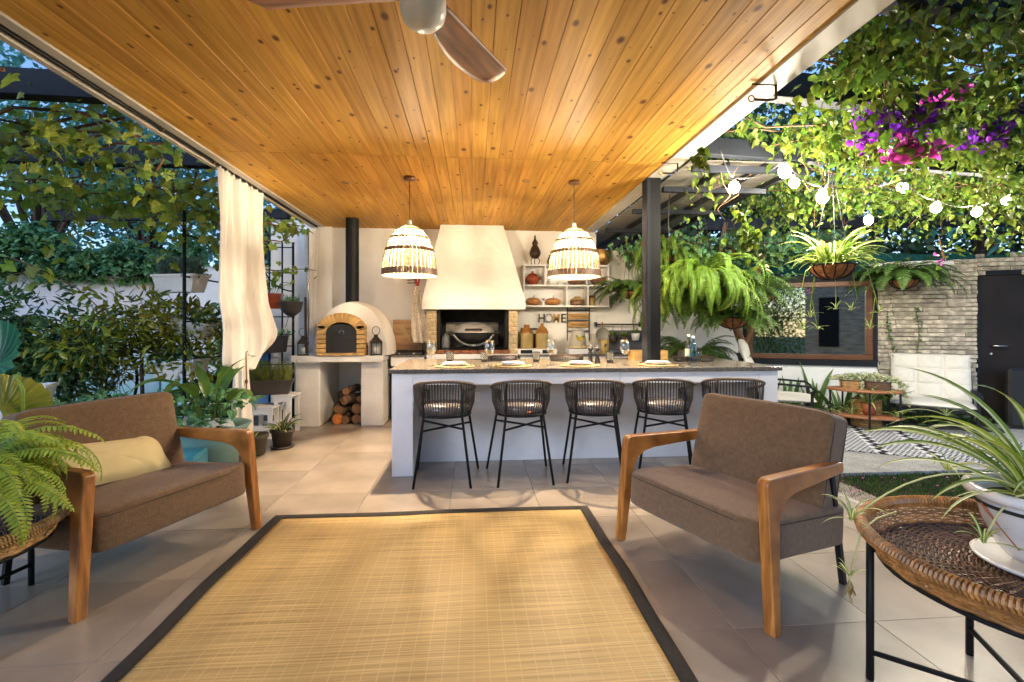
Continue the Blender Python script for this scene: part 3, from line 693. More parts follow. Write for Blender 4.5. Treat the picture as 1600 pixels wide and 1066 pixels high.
# ------------------------------------------------------------------ bamboo rug
def rug_mat():
    m = mat('bamboo_slats', (.46, .29, .095), .42, var=.22, scale=1, stretch=(1.6, 110, 1), alt=(.57, .39, .155), detail=3, spec=.4)
    nt = m.node_tree; N = nt.nodes; L = nt.links; bs = N['Principled BSDF']; src = bs.inputs['Base Color'].links[0].from_socket
    tc = [n for n in N if n.type == 'TEX_COORD'][0]; sx = N.new('ShaderNodeSeparateXYZ'); L.new(tc.outputs['Object'], sx.inputs[0])
    def mth(op, a, bv): 
        n = N.new('ShaderNodeMath'); n.operation = op
        if hasattr(a, 'is_linked'): L.new(a, n.inputs[0])
        else: n.inputs[0].default_value = a
        if hasattr(bv, 'is_linked'): L.new(bv, n.inputs[1])
        else: n.inputs[1].default_value = bv
        return n.outputs[0]
    fx = mth('FRACT', mth('MULTIPLY', sx.outputs['X'], 1/.058), 0); st_ = mth('LESS_THAN', fx, .055)
    fy = mth('FRACT', mth('MULTIPLY', sx.outputs['Y'], 1/.0062), 0)
    dash = mth('LESS_THAN', fy, .72); sd = mth('MULTIPLY', st_, dash)
    mx = N.new('ShaderNodeMix'); mx.data_type = 'RGBA'; L.new(sd, mx.inputs[0]); L.new(src, mx.inputs[6]); mx.inputs[7].default_value = (.62,.47,.24,1)
    gap = mth('LESS_THAN', fy, .16); g2 = mth('MULTIPLY', gap, .14)
    m2 = N.new('ShaderNodeMix'); m2.data_type = 'RGBA'; L.new(g2, m2.inputs[0]); L.new(mx.outputs[2], m2.inputs[6]); m2.inputs[7].default_value = (.16,.10,.04,1)
    n3 = N.new('ShaderNodeTexNoise'); n3.inputs['Scale'].default_value = 2.2; n3.inputs['Detail'].default_value = 3; L.new(tc.outputs['Object'], n3.inputs['Vector'])
    hv = N.new('ShaderNodeHueSaturation'); mr = N.new('ShaderNodeMapRange'); mr.inputs[3].default_value = .82; mr.inputs[4].default_value = 1.15; L.new(n3.outputs['Fac'], mr.inputs[0]); L.new(mr.outputs[0], hv.inputs['Value']); L.new(m2.outputs[2], hv.inputs['Color'])
    L.new(hv.outputs[0], bs.inputs['Base Color'])
    s1 = mth('SINE', mth('MULTIPLY', fy, PI), 0); s2 = mth('POWER', s1, .5)
    bp = N.new('ShaderNodeBump'); bp.inputs['Strength'].default_value = .25; bp.inputs['Distance'].default_value = .001; L.new(s2, bp.inputs['Height']); L.new(bp.outputs[0], bs.inputs['Normal'])
    return m
RX0, RX1, RY0, RY1 = -1.325, .80, .2, 3.31
rg = thing('bamboo_rug', 'golden bamboo slat rug with wide black cloth border', 'rug', ((RX0+RX1)/2, (RY0+RY1)/2, .002))
def rz_(x, y): return .0022*math.sin(x*3.1+y*2.3)+.0016*math.sin(x*7.7-y*5.1)+.0012*math.sin(y*11)
def edge(q): return .004*math.sin(q*3.3)+.0025*math.sin(q*8.1+1)
def rxy(x, y):     # slightly wavering outline
    kx = (x-(RX0+RX1)/2)/((RX1-RX0)/2); ky = (y-(RY0+RY1)/2)/((RY1-RY0)/2); return (x+edge(y)*kx, y+edge(x+2)*ky)
RO = (-(RX0+RX1)/2, -(RY0+RY1)/2, 0)
def rgrid(x0, x1, y0, y1, z, nx, ny, name, m_, solid):
    b = MB()
    def f(u, v): X, Y = rxy(x0+(x1-x0)*u, y0+(y1-y0)*v); return Vector((X, Y, z+.0025+rz_(X, Y)))
    b.grid(f, nx, ny); o = b.build(name, m_, rg, RO); b2 = o.modifiers.new('s', 'SOLIDIFY'); b2.thickness = solid; b2.offset = -1; return o
rgrid(RX0+.06, RX1-.06, RY0+.06, RY1-.06, .0062, 50, 70, 'slat_field', rug_mat(), .006)
bm = mat('black_cotton_binding', (.022,.016,.012), .9, var=.3, scale=60, bump=.6, bscale=300)
for k, (x0,x1,y0,y1) in enumerate(((RX0,RX0+.064,RY0,RY1),(RX1-.064,RX1,RY0,RY1),(RX0+.0645,RX1-.0645,RY1-.064,RY1),(RX0+.0645,RX1-.0645,RY0,RY0+.064))):
    rgrid(x0, x1, y0, y1, .0088, 3 if k < 2 else 50, 70 if k < 2 else 3, 'border', bm, .009)
# ------------------------------------------------------------------ pendants
PEND = []
def make_pendant():
    t = thing('pendant_lamp', 'x', 'pendant lamp', (0,0,0))   # origin at the ceiling
    H0 = 2.7; zb = 1.755-H0; zt = 2.235-H0
    prof = [(.035, zt), (.085, zt-.018), (.13, zt-.05), (.165, zt-.095), (.20, zt-.165), (.225, zt-.235), (.243, zt-.315), (.252, zt-.40), (.256, zb)]
    def rad(z):
        for (r0, z0), (r1, z1) in zip(prof, prof[1:]):
            if z1 <= z <= z0: return r0+(r1-r0)*(z0-z)/(z0-z1)
        return prof[-1][0]
    b = MB(); b.lathe([(0,0),(.055,0),(.055,-.03),(.05,-.034),(0,-.034)], 24); b.build('canopy', M['darkwood'], t)
    b = MB(); b.tube([(0,0,-.03),(0,0,zt+.03)], .0035, 6); b.build('cord', M['black'], t)
    b = MB(); b.lathe([(0,zt+.05),(.018,zt+.05),(.022,zt+.03),(.022,zt-.06),(.016,zt-.075)], 16); b.build('lamp_holder', M['white'], t)
    b = MB(); n = 38
    for k in range(n):
        j_ = random.Random(k*7+1).uniform(.62, .93); a0 = 2*PI*(k+.0)/n; a1 = 2*PI*(k+j_)/n; b.m = 0
        vs = []; 
        for (r, z) in [(.030, zt+.004)]+prof[1:]: vs += [(r*math.cos(a0), r*math.sin(a0), z), (r*math.cos(a1), r*math.sin(a1), z)]
        b.add(vs, [(2*i, 2*i+1, 2*i+3, 2*i+2) for i in range(len(prof)-1)], False)
    cb_ = MB(); cb_.lathe([(.022,zt+.006),(.045,zt+.003),(.062,zt-.004)], 30); cb_.build('light_stop_cap', M['rattan_d'], t)  # added cap, keeps bulb light from spilling up onto the ceiling
    cane = mat('cream_cane_webbing', (.17, .13, .075), .8, var=.4, transl=.13, scale=30)
    sh = b.build('lamp_shade', cane, t)
    b = MB(); b.lathe([(r-.002, z) for r, z in prof[:3]], 40); b.build('light_stop_liner', cane, sh)  # added liner, closes the upper strip gaps to bulb light
    b = MB(); z = zb+.06; k = 0
    while z < zt-.03:
        if k % 1 == 0: r = rad(z)+.003; b.tube([(r*math.cos(2*PI*i/40), r*math.sin(2*PI*i/40), z+.0025*math.sin(i*2.3+k)) for i in range(40)], .0021, 4, closed=True)
        z += .0135 if k % 3 else .022; k += 1
    for k in range(36):
        a = 2*PI*(k+.37)/36+.02*math.sin(k*7); b.tube([((r+.003)*math.cos(a), (r+.003)*math.sin(a), z) for (r, z) in prof[2:]], .0019, 4, caps=False)
    o = b.build('cane_threads', M['rattan_d'], sh); o['kind'] = 'stuff'
    for (z0, z1) in ((zb+.004, zb+.062), (zt-.255, zt-.222), (zt-.135, zt-.112), (zt-.05, zt-.034)):
        b = MB(); n = 120
        for k in range(n):
            a = 2*PI*k/n; r0, r1 = rad(z0)+.005, rad(z1)+.005; w_ = .0105*(r0/.256)
            M3 = Matrix.Rotation(a, 3, 'Z'); c_ = M3 @ Vector(((r0+r1)/2, 0, (z0+z1)/2)); tl = math.atan2(r0-r1, z1-z0)
            b.box(c_, (.005, w_, z1-z0+rnd(0,.003)), M3 @ Matrix.Rotation(-tl, 3, 'Y'))
        b.build('rattan_band', M['rattan_d'] if z0 > zb+.1 else M['rattan_d'], t)
    b = MB()
    b.grid(lambda u, v: Vector((.022*math.sin(v*PI)*math.cos(2*PI*u), .022*math.sin(v*PI)*math.sin(2*PI*u), zt-.11+.03*math.cos(v*PI))), 14, 8, True)
    A_ = 4*PI*.0245**2
    o = b.build('bulb', emis('pendant_bulb', (1, .80, .54), PENDANT_W/(PI*A_)), t)
    return t
pd = make_pendant(); p = at(640, 300, 4.62); pd.location = (p.x, 4.62, ZC); pd['label'] = 'glowing woven rattan pendant in front of the pizza oven side of the hood'; pd['group'] = 'rattan pendant lamps over the bar'
p2_ = copy_tree(pd); p = at(897, 300, 4.62); p2_.location = (p.x, 4.62, ZC+.0); p2_['label'] = 'glowing woven rattan pendant in front of the white wall shelf'
# ------------------------------------------------------------------ ceiling fan
fan = thing('ceiling_fan', 'wooden three blade ceiling fan with white globe light', 'ceiling fan', (0,0,0))
fc = dep(661, -60, 1.72); fan.location = (fc.x, fc.y, 0)
b = MB(); b.lathe([(0,ZC-.002),(.07,ZC-.002),(.07,ZC-.05),(.02,ZC-.07),(.02,2.56),(.085,2.55),(.09,2.505),(.08,2.49),(0,2.49)], 28); b.build('motor_housing', M['bronze'], fan)
b = MB(); b.lathe([(.078,2.488),(.083,2.452),(.083,2.417),(.076,2.387),(.055,2.364),(.03,2.354),(0,2.352)], 32); b.build('globe', mat('opal_glass', (.82,.80,.76), .3, var=.02, transl=.2), fan)
for az in (-81, 28, 150):
    b = MB(); n = 16; L_ = .65
    top = []; 
    def bl(u, v):
        x = .086+u*(L_-.086); w_ = (.075+.085*math.sin(min(1, u*1.25)*PI*.62))*(1 if u < .9 else math.sqrt(max(0, 1-((u-.9)/.1)**2*.85)))
        cx_ = .03*math.sin(u*PI*.9)
        y = (v-.5)*w_+cx_; return Vector((x, y, 2.462+.02*u-(v-.5)*.05*(1-u*.5)))
    b.grid(bl, n, 6); b.build('blade', M['fanwood'], fan, (0,0,0), PI/2-R(az), solid=.009)
# ------------------------------------------------------------------ pizza oven
ov = thing('pizza_oven', 'white domed pizza oven with arched brick mouth and black door', 'pizza oven', (-1.62, 6.1, 0))
SX0, SX1 = -.62, .47
b = MB(); b.bb(SX0, SX0+.30, .1, 1.0, 0, .83, .01); b.build('pier', M['plaster'], ov)
b = MB(); b.bb(.19, SX1, .1, 1.0, 0, .83, .01); b.build('pier', M['plaster'], ov)
b = MB(); b.bb(SX0+.31, .189, .93, .99, 0, .83); b.build('rear_panel', M['plaster'], ov)
b = MB(); b.bb(SX0-.02, SX1+.02, -.0, .99, .832, .905, .008)
for k in range(60):
    x = SX0-.02+k*.0185; b.box((x+.009, -.002, .834+rnd(-.004,.004)), (.02,.012,.014))
b.build('shelf', M['plaster'], ov)
b = MB(); 
def dome(u, v):
    a = PI*u; y = v*.88; k = 1 if y < .12 else math.sqrt(max(0.0, 1-((y-.12)/.8)**2.6)); k2 = .86+.14*math.sin(min(1, y/.45)*PI/2)
    rx, rz = .53*k2*k, .72*(.93+.07*min(1, y/.4))*k
    return Vector((-rx*math.cos(a)+.06, .1+y, .905+rz*abs(math.sin(a))**.92))
b.grid(dome, 36, 18)
# face ring, closed to the mouth
def ringface(u, v):
    a = PI*u; rx = .315+(.4558-.315)*v; rz = .50+(.6696-.50)*v
    return Vector((-rx*math.cos(a)+.06*v-.03*(1-v), .1, .905+rz*abs(math.sin(a))**.92))
b.grid(ringface, 36, 4)
b.build('dome', M['plaster'], ov)
mx_ = -.03
# jamb bricks and arch bricks
for s in (-1, 1):
    for k in range(6):
        b = MB(); b.box((0,0,0), (.105, .16, .050), None, .006); b.build('brick', M['brick'], ov, (mx_+s*.243, .07, .965+k*.0585))
for k in range(13):
    a = R(22+136*k/12); r = .245
    cx_, cz = mx_-r*1.02*math.cos(a), 1.185+.195*math.sin(a)
    b = MB(); b.box((0,0,0), (.052, .16, .12), None, .006); b.build('brick', M['brick'], ov, (cx_, .07, cz), rot=(0, R(-90)+a, 0))
for k in range(8):
    b = MB(); b.box((0,0,0), (.068, .18, .03), None, .004); b.build('brick', M['brick'], ov, (mx_-.25+k*.0715, .06, .922))
b = MB(); b.grid(lambda u, v: Vector((mx_+.21*(2*u-1), .06, .94+v*(.26+.075*math.sin(PI*u)))), 16, 4); 
b.prism([(mx_-.195,.94),(mx_+.195,.94),(mx_+.195,1.235),(mx_+.12,1.28),(mx_,1.30),(mx_-.12,1.28),(mx_-.195,1.235)], .03, .05, 'xz')
d = b.build('door', M['iron'], ov)
b = MB(); b.tube([(mx_-.06,.02,1.2+0),(mx_-.03,.0,1.16),(mx_+.03,.0,1.16),(mx_+.06,.02,1.2)], .006, 6); b.build('handle', M['iron'], d)
b = MB(); b.tube([(mx_+.03*math.cos(i*PI/6), .024, 1.19+.03*math.sin(i*PI/6)) for i in range(12)], .004, 5, closed=True); b.build('gauge', M['stainless'], d)
b = MB(); b.bb(mx_-.13, mx_-.02, .02, .03, 1.06, 1.07); b.bb(mx_+.02, mx_+.12, .02, .03, 1.05, 1.06); b.build('hinge', M['iron'], d)
b = MB(); b.lathe([(.085,0),(.085,1.16)], 24); b.lathe([(.1,0),(.1,.03),(.088,.03)], 24); b.build('chimney_pipe', M['steel'], ov, (.02, .36, 1.535))
# firewood
k = 0
for (x, z, r, rz_, end) in ((-.16,.075,.075,8,'o'),(-.02,.06,.06,-5,'l'),(.1,.07,.068,3,'l'),(-.06,.185,.062,-14,'l'),(.09,.20,.07,6,'l'),(-.17,.20,.05,10,'l'),(.02,.31,.06,-20,'l'),(.13,.33,.05,8,'l'),(-.1,.33,.055,24,'l'),(.0,.43,.05,-8,'l')):
    t = thing('firewood_log', ['round cut log with bright orange end, lowest left under the oven','small log on the floor, middle of the firewood stack','log on the floor against the right pier of the oven','log slanting to the left in the second layer of firewood','thick log in the second layer by the right oven pier','thin log above the orange ended one','log pointing right in the third layer of firewood','thin log in the third layer by the right oven pier','crooked log in the third layer on the left of the stack','topmost log of the firewood under the oven'][k], 'firewood', (-1.62+x, 6.52, z), R(rz_), 'firewood stacked under the oven')
    b = MB(); pts = [(0, -.2+.06*i, .008*math.sin(i*2+k)) for i in range(8)]
    b.tube(pts, [r*(1+.06*math.sin(i*1.7+k)) for i in range(8)], 10, False); b.build('bark', M['log'], t)
    b = MB(); b.tube([(0,-.2,.0),(0,-.206,0)], r*.93, 10); b.build('cut_end', mat('fresh_log_end', (.55,.17,.04), .85, var=.3, scale=25) if end == 'o' else M['logend'], t); k += 1
# lanterns
def lantern(loc, label, s=1):
    t = thing('lantern', label, 'lantern', loc, R(20), 'black lanterns')
    w = .058*s; h = .17*s
    b = MB(); b.bb(-w*1.1, w*1.1, -w*1.1, w*1.1, 0, .015*s); b.bb(-w*1.1, w*1.1, -w*1.1, w*1.1, h*.86, h*.92)
    for x in (-1,1):
        for y in (-1,1): b.box((x*w, y*w, h*.45), (.012*s,.012*s,h*.86))
        b.box((x*w, 0, h*.45), (.005,.005,h*.86)); b.box((0, x*w, h*.45), (.005,.005,h*.86))
    b.build('frame', M['iron'], t)
    b = MB(); b.add([(-w*1.2,-w*1.2,h*.92),(w*1.2,-w*1.2,h*.92),(w*1.2,w*1.2,h*.92),(-w*1.2,w*1.2,h*.92),(-w*.35,-w*.35,h*1.3),(w*.35,-w*.35,h*1.3),(w*.35,w*.35,h*1.3),(-w*.35,w*.35,h*1.3)], [(0,1,5,4),(1,2,6,5),(2,3,7,6),(3,0,4,7),(4,5,6,7)]); b.lathe([(.02*s,h*1.3),(.026*s,h*1.38),(.012*s,h*1.45),(0,h*1.46)], 10)
    b.build('lid', M['iron'], t)
    b = MB(); b.tube([(.045*s*math.cos(a), 0, h*1.72+.05*s*math.sin(a)) for a in [i*PI/9 for i in range(18)]], .004*s, 6, closed=True); b.build('ring_handle', M['iron'], t)
    b = MB(); b.bb(-w*.9, w*.9, -w*.9, w*.9, .016*s, h*.85); b.build('glass_panes', M['glass'], t)
    b = MB(); b.lathe([(0,.015*s),(.03*s,.015*s),(.03*s,.1*s),(0,.1*s)], 14); b.build('candle', M['plate'], t)
lantern((-1.235, 6.17, .906), 'black lantern with ring handle standing right of the oven mouth', 1.06)
lantern((-2.14, 6.19, .906), 'black lantern in shade at the left end of the oven shelf', 1.0)
# ------------------------------------------------------------------ hood and fireplace
hd = thing('barbecue_fireplace', 'white plastered barbecue fireplace with tapering hood and brick pillars', 'fireplace', (0,0,0))
b = MB(); y0, yb = 6.42, 7.097
lo = [(-.685,y0),(.70,y0),(.70,yb),(-.685,yb)]; up = [(-.46,6.75),(.42,6.75),(.42,yb),(-.46,yb)]
vs = [(x,y,1.50) for x,y in lo]+[(x,y,1.62) for x,y in lo]+[(x,y,ZC-.002) for x,y in up]
b.add(vs, [(0,1,5,4),(1,2,6,5),(2,3,7,6),(3,0,4,7),(4,5,9,8),(5,6,10,9),(6,7,11,10),(7,4,8,11)])
b.add([(x*.9,y+.02 if y < 7 else y,1.505) for x,y in lo]+[(x*.6, 6.8 if y < 7 else y, 2.2) for x,y in lo], [(0,4,5,1),(1,5,6,2),(2,6,7,3),(3,7,4,0)])
b.add([(-.685,y0,1.5),(.70,y0,1.5),(.70,yb,1.5),(-.685,yb,1.5),(-.6165,y0+.02,1.505),(.63,y0+.02,1.505),(.63,yb,1.505),(-.6165,yb,1.505)], [(0,4,5,1),(1,5,6,2),(3,7,4,0),(2,6,7,3)])
b.build('hood', M['plaster'], hd)
for (x0, x1) in ((-.63,-.50),(.48,.60)):
    for k in range(10):
        for j in range(2):
            z = .915+k*.0585
            if k % 2: segs = ((x0, x1),) if j == 0 else ()
            else: segs = ((x0, (x0+x1)/2-.002),) if j == 0 else (((x0+x1)/2+.002, x1),)
            for (a0, a1) in segs:
                b = MB(); b.box((0,0,0), (a1-a0, .22, .052), None, .005); b.build('brick', M['brickw'], hd, ((a0+a1)/2+rnd(-.002,.002), 6.60+rnd(-.004,.004), z+.027), rnd(-.01,.01))
    b = MB(); b.bb(x0+.004, x1-.004, 6.50, 7.09, .9, 1.5); b.build('mortar_core', M['brickw'], hd)
b = MB(); b.bb(-.5, .48, 7.04, 7.09, .9, 1.7); b.bb(-.4999, -.46, 6.56, 7.04, .9, 1.5); b.bb(.44, .4799, 6.56, 7.04, .9, 1.5); b.build('firebox_lining', M['soot'], hd)
b = MB(); b.bb(-.63, .60, 6.46, 7.09, 0, .895, .004); b.build('hearth_base', M['plaster'], hd)
for k in range(9):
    b = MB(); b.box((0,0,0), (.104,.1,.05), None, .005); b.build('brick', mat('red_hearth_brick', (.20,.07,.03), .8, var=.3, bump=.5) if k == 0 else hbm, hd, (-.44+k*.11, 6.52, .925)); hbm = bpy.data.materials['red_hearth_brick']
b = MB()
for k in range(24): b.tube([(-.45+k*.039, 6.5, .975),(-.45+k*.039, 6.95, .975)], .006, 6)
b.tube([(-.47,6.5,.975),(.46,6.5,.975)], .009, 6); b.build('grill_grate', M['steel'], hd)
b = MB(); b.bb(-.40, .36, 7.0, 7.03, 1.0, 1.33); b.build('back_plate', mat('scorched_steel', (.13,.11,.085), .5, var=.4), hd)
# portable gas barbecue
bq = thing('gas_barbecue', 'portable barbecue with steel domed lid inside the fireplace', 'barbecue', (0.0, 6.74, .985))
b = MB(); b.lathe([(.30,.20),(.285,.235),(.24,.285),(.16,.325),(.06,.342),(0,.345)], 32, sy=.75); b.build('lid', mat('brushed_lid', (.62,.58,.52), .42, metal=.6, var=.1), bq)
b = MB(); b.lathe([(.295,.198),(.27,.13),(.2,.07),(.1,.05),(0,.05)], 32, sy=.75); b.build('tub', M['iron'], bq)
b = MB(); b.tube([(-.11,-.225,.235),(-.1,-.26,.245),(.1,-.26,.245),(.11,-.225,.235)], .012, 8); b.build('lid_handle', M['iron'], bq)
b = MB(); b.tube([(.31*math.sin(a), -.20+.0*a, .02+.3*(1-math.cos(a))) for a in [R(-62+124*i/16) for i in range(17)]], .014, 8); b.build('cradle', mat('grey_frame', (.22,.22,.22), .35, metal=.4), bq)
b = MB(); b.tube([(.4*math.sin(a), -.15, -.02+.0+.08*math.cos(a*1.2)-.03) for a in [R(-40+80*i/10) for i in range(11)]], .012, 8); b.build('foot', M['iron'], bq)
b = MB(); b.box((0,-.215,.03), (.07,.01,.022), None, .004); b.build('badge', M['stainless'], bq)
b = MB(); b.box((-.33,0,.2), (.09,.2,.03), None, .01); b.box((.33,0,.2), (.09,.2,.03), None, .01); b.build('side_handle', M['iron'], bq)
g = MB(); g.lathe([(0,0),(.055,0),(.06,.02),(.06,.16),(.045,.2),(.02,.215),(.02,.235),(0,.235)], 20); o = g.build('gas_canister', mat('grey_enamel', (.14,.14,.14), .4), None, (-.385, 6.66, .94)); tagk(o, 'grey gas canister left of the portable barbecue', 'canister')
# ------------------------------------------------------------------ back counters
kc = thing('hob_counter', 'cream side counter with dark top holding the gas hob beside the oven', 'counter', (0,0,0))
b = MB(); b.bb(-1.10, -.66, 6.46, 7.09, .74, .86, .004); b.build('front_rail', M['plaster'], kc)
b = MB(); b.bb(-1.10, -.66, 6.5, 7.09, 0, .739); b.build('shaded_niche', M['soot'], kc)  # solid black block, the shade of the open niche put into its colour
b = MB(); b.bb(-1.12, -.64, 6.44, 7.09, .862, .885, .004); b.build('counter_top', M['granite'], kc)
hb_ = thing('gas_hob', 'dark two burner gas hob in front of the wooden board', 'hob', (-.89, 6.66, .886))
b = MB(); b.bb(-.2, .2, -.18, .2, 0, .035, .006); b.build('body', M['iron'], hb_)
for x in (-.1, .09):
    b = MB(); b.lathe([(.0,.0),(.016,0),(.014,.018),(0,.018)], 12); b.build('knob', M['stainless'], hb_, (x, -.182, .017), rot=(R(90),0,0))
    b = MB(); b.tube([(x+.07*math.cos(i*PI/8), .02+.07*math.sin(i*PI/8), .05) for i in range(16)], .006, 5, closed=True); b.tube([(x-.09,.02,.05),(x+.09,.02,.05)], .005, 5); b.build('burner', M['iron'], hb_)
o = MB().box((0,0,0), (.42,.03,.44), None, .006).build('chopping_board', M['board'], None, (-.94, 6.93, 1.145), rot=(R(-10),0,0)); tagk(o, 'large wooden board with a pale streak leaning on the wall by the oven', 'board')
b = MB(); b.prism([(-.14,.12),(-.07,.15),(.03,-.04),(.06,-.14),(.02,-.08)], -.017, -.0155, 'xz'); b.build('inlay_streak', M['ochre'], o)
c = thing('back_counter', 'low white counter along the wall under the shelves', 'counter', (0,0,0))
b = MB(); b.bb(.64, 3.0, 6.42, 7.09, 0, .86, .004); b.build('cabinet', M['plaster'], c)
b = MB(); b.bb(.62, 3.02, 6.40, 7.09, .862, .885, .004); b.build('counter_top', M['granite'], c)
# ------------------------------------------------------------------ shelf unit and crockery
p0, p1 = at(818, 413, 6.85), at(952, 480, 6.85)
SXa, SXb, SZa, SZb = p0.x, p1.x, p1.z, p0.z
sh = thing('wall_shelf', 'white box shelf with five cells hung right of the hood', 'shelf', (0,0,0)); 
mid = SZa+(SZb-SZa)*.49; f = .022
def sxx(px): return at(px, 450, 6.85).x
for (x0,x1,z0,z1) in ((SXa,SXb,SZb-f,SZb),(SXa,SXb,SZa,SZa+f),(SXa+f,SXb-f,mid,mid+f)):
    b = MB(); b.bb(x0,x1,6.85,7.09,z0,z1,.002); b.build('shelf_board', M['white'], sh)
for (px, z0, z1) in ((0,SZa+f,SZb-f),(1,SZa+f,SZb-f),(851,mid+f,SZb-f),(916,mid+f,SZb-f),(885,SZa+f,mid),(918,SZa+f,mid)):
    x = SXa if px == 0 else (SXb-f if px == 1 else sxx(px)); b = MB(); b.bb(x,x+f,6.852,7.09,z0,z1,.002); b.build('side_board', M['white'], sh)
b = MB(); b.bb(SXa, SXb, 7.085, 7.095, SZa, SZb); b.build('back_board', M['white'], sh)
def pot(name, prof, m_, loc, label, cat, group=None, n=24, sx=1, sy=1, parent=None):
    b = MB(); b.lathe(prof, n, sx=sx, sy=sy); o = b.build(name, m_, parent, loc)
    if label: tagk(o, label, cat, group)
    return o
b1_, b2_ = SZa+f+.001, mid+f+.001
def put(px, z, y=6.95): p = at(px, 450, y); return (p.x, y, z)
o = pot('clay_pot', [(0,0),(.06,0),(.095,.05),(.105,.09),(.085,.13),(.07,.14)], M['terra_glz'], put(832, b2_), 'glossy red clay pot with lid in the top left shelf cell', 'pot')
pot('lid', [(.078,.14),(.06,.16),(.02,.175),(.016,.19),(.022,.2),(0,.205)], M['terra_glz'], (0,0,0), None, None, parent=o)
for s in (-1,1): b = MB(); b.tube([(s*.09,0,.1),(s*.125,0,.12),(s*.12,0,.085),(s*.1,0,.075)], .008, 6); b.build('handle', M['terra_glz'], o)
o = pot('bowl', [(0,0),(.04,0),(.08,.03),(.1,.075),(.095,.078),(.07,.03),(0,.02)], M['plate'], put(865, b2_), 'white china bowl in the top row of the shelf below the lamp', 'bowl')
o = pot('serving_dish', [(0,0),(.09,0),(.13,.04),(.135,.06),(.12,.05),(0,.02)], M['stoneware'], put(900, b2_), 'shallow brown dish in the top middle shelf cell', 'dish', sx=.95)
o = pot('clay_bowl', [(0,0),(.07,0),(.11,.06),(.115,.11),(.105,.11),(.09,.05),(0,.02)], M['stoneware'], put(934, b2_), 'deep brown clay bowl in the top right shelf cell', 'bowl')
for px, lb in ((833, 'flat orange gourd, left one in the lower left shelf cell'), (864, 'flat orange gourd, right one in the lower left shelf cell')):
    g_ = MB()
    g_.grid(lambda u, v: Vector(((.118*(1-.05*abs(math.sin(6*PI*u))))*math.sin(PI*v)*math.cos(2*PI*u), .1*math.sin(PI*v)*math.sin(2*PI*u), .06-.058*math.cos(PI*v)-.008*math.exp(-((v-1)/.12)**2))), 40, 12, True)
    o = g_.build('gourd', M['gourd'], None, put(px, b1_)); tagk(o, lb, 'gourd', 'gourds on the shelf')
    b = MB(); b.tube([(0,0,.11),(.008,0,.14),(.02,0,.155)], [.01,.007,.005], 6); b.build('stalk', M['ochre'], o)
cow = thing('cow_figurine', 'tiny brown and white cow figurine between the two gourds', 'figurine', put(848.5, b1_, 6.93))
b = MB(); b.box((0,0,.045), (.04,.05,.05), None, .012); b.box((0,-.02,.012), (.03,.02,.024)); b.build('body', M['plate'], cow)
b = MB(); b.box((0,-.025,.088), (.03,.04,.03), None, .01); b.box((-.022,-.01,.098), (.018,.008,.01)); b.box((.022,-.01,.098), (.018,.008,.01)); b.build('head', M['stoneware'], cow)
o = pot('stoneware_crock', [(0,0),(.1,0),(.105,.02),(.105,.075),(.09,.085)], M['stoneware'], put(902, b1_), 'brown stoneware crock with a pale lid in the bottom middle shelf cell', 'crock')
pot('lid', [(.112,.08),(.1,.095),(.05,.115),(.05,.135),(0,.14)], M['ochre'], (0,0,0), None, None, parent=o)
o = pot('mustard_jar', [(0,0),(.048,0),(.05,.01),(.05,.11),(.046,.115)], M['ochre'], put(925, b1_), 'small mustard yellow jar with brown rim in the bottom right shelf cell', 'jar')
pot('lid', [(.047,.115),(.047,.145),(.042,.15),(0,.15)], M['stoneware'], (0,0,0), None, None, parent=o)
o = thing('bronze_urn', 'dark bronze urn on thin feet standing on top of the wall shelf', 'urn', put(836, SZb+.001))
pot('vessel', [(0,.09),(.05,.10),(.08,.15),(.085,.19),(.06,.25),(.035,.29),(.045,.315),(.04,.34),(.02,.37),(.012,.4),(.016,.41),(.005,.44),(0,.45)], M['bronze'], (0,0,0), None, None, parent=o)
for k in range(3):
    a = k*2*PI/3+.3; b = MB(); b.tube([(.05*math.cos(a),.05*math.sin(a),.11),(.075*math.cos(a),.075*math.sin(a),.07),(.06*math.cos(a),.06*math.sin(a),.02),(.08*math.cos(a),.08*math.sin(a),.0)], .006, 6); b.build('foot', M['bronze'], o)
o = pot('brass_jug', [(0,0),(.035,0),(.05,.05),(.04,.1),(.02,.13),(.03,.15)], M['brass'], put(860, SZb+.001), 'small brass jug on the wall shelf half hidden by the lamp', 'jug')
o = pot('copper_cauldron', [(0,0),(.07,0),(.12,.05),(.14,.12),(.13,.22),(.135,.225),(.12,.22),(.12,.1),(0,.03)], M['brass'], put(940, SZb+.001), 'large round copper pot on the right end of the wall shelf', 'cauldron')
# jars on the counter
def ct(px, y=6.62, z=.886): p = at(px, 540, y); return (p.x, y, z)
bx = thing('white_crate', 'white box with dark label panels under the tall jars', 'box', (at(838, 540, 6.6).x, 6.62, .886))
b = MB(); b.bb(-.27, .27, -.13, .13, 0, .075, .004); b.build('body', M['white'], bx)
for x in (-.15, .15): b = MB(); b.bb(x-.08, x+.08, -.134, -.1305, .012, .062); b.build('label_panel', M['soot'], bx)
for px, sc, lb, nk in ((823, 1, 'ochre stoneware jar with wide neck, left one on the white box', .035), (847, 1.06, 'ochre stoneware jug with narrow neck, right one on the white box', .018)):
    o = pot('stoneware_jar', [(0,0),(.083,0),(.09,.012),(.09,.21)], M['ochre'], ct(px, 6.6, .962), lb, 'jar', 'tall ochre jars')
    pot('shoulder', [(.0905,.21),(.088,.23),(.065,.275),(nk,.30*sc),(nk+.006,.305*sc),(nk+.006,.33*sc),(nk-.004,.335*sc),(0,.33*sc)], M['amber'], (0,0,0), None, None, parent=o)
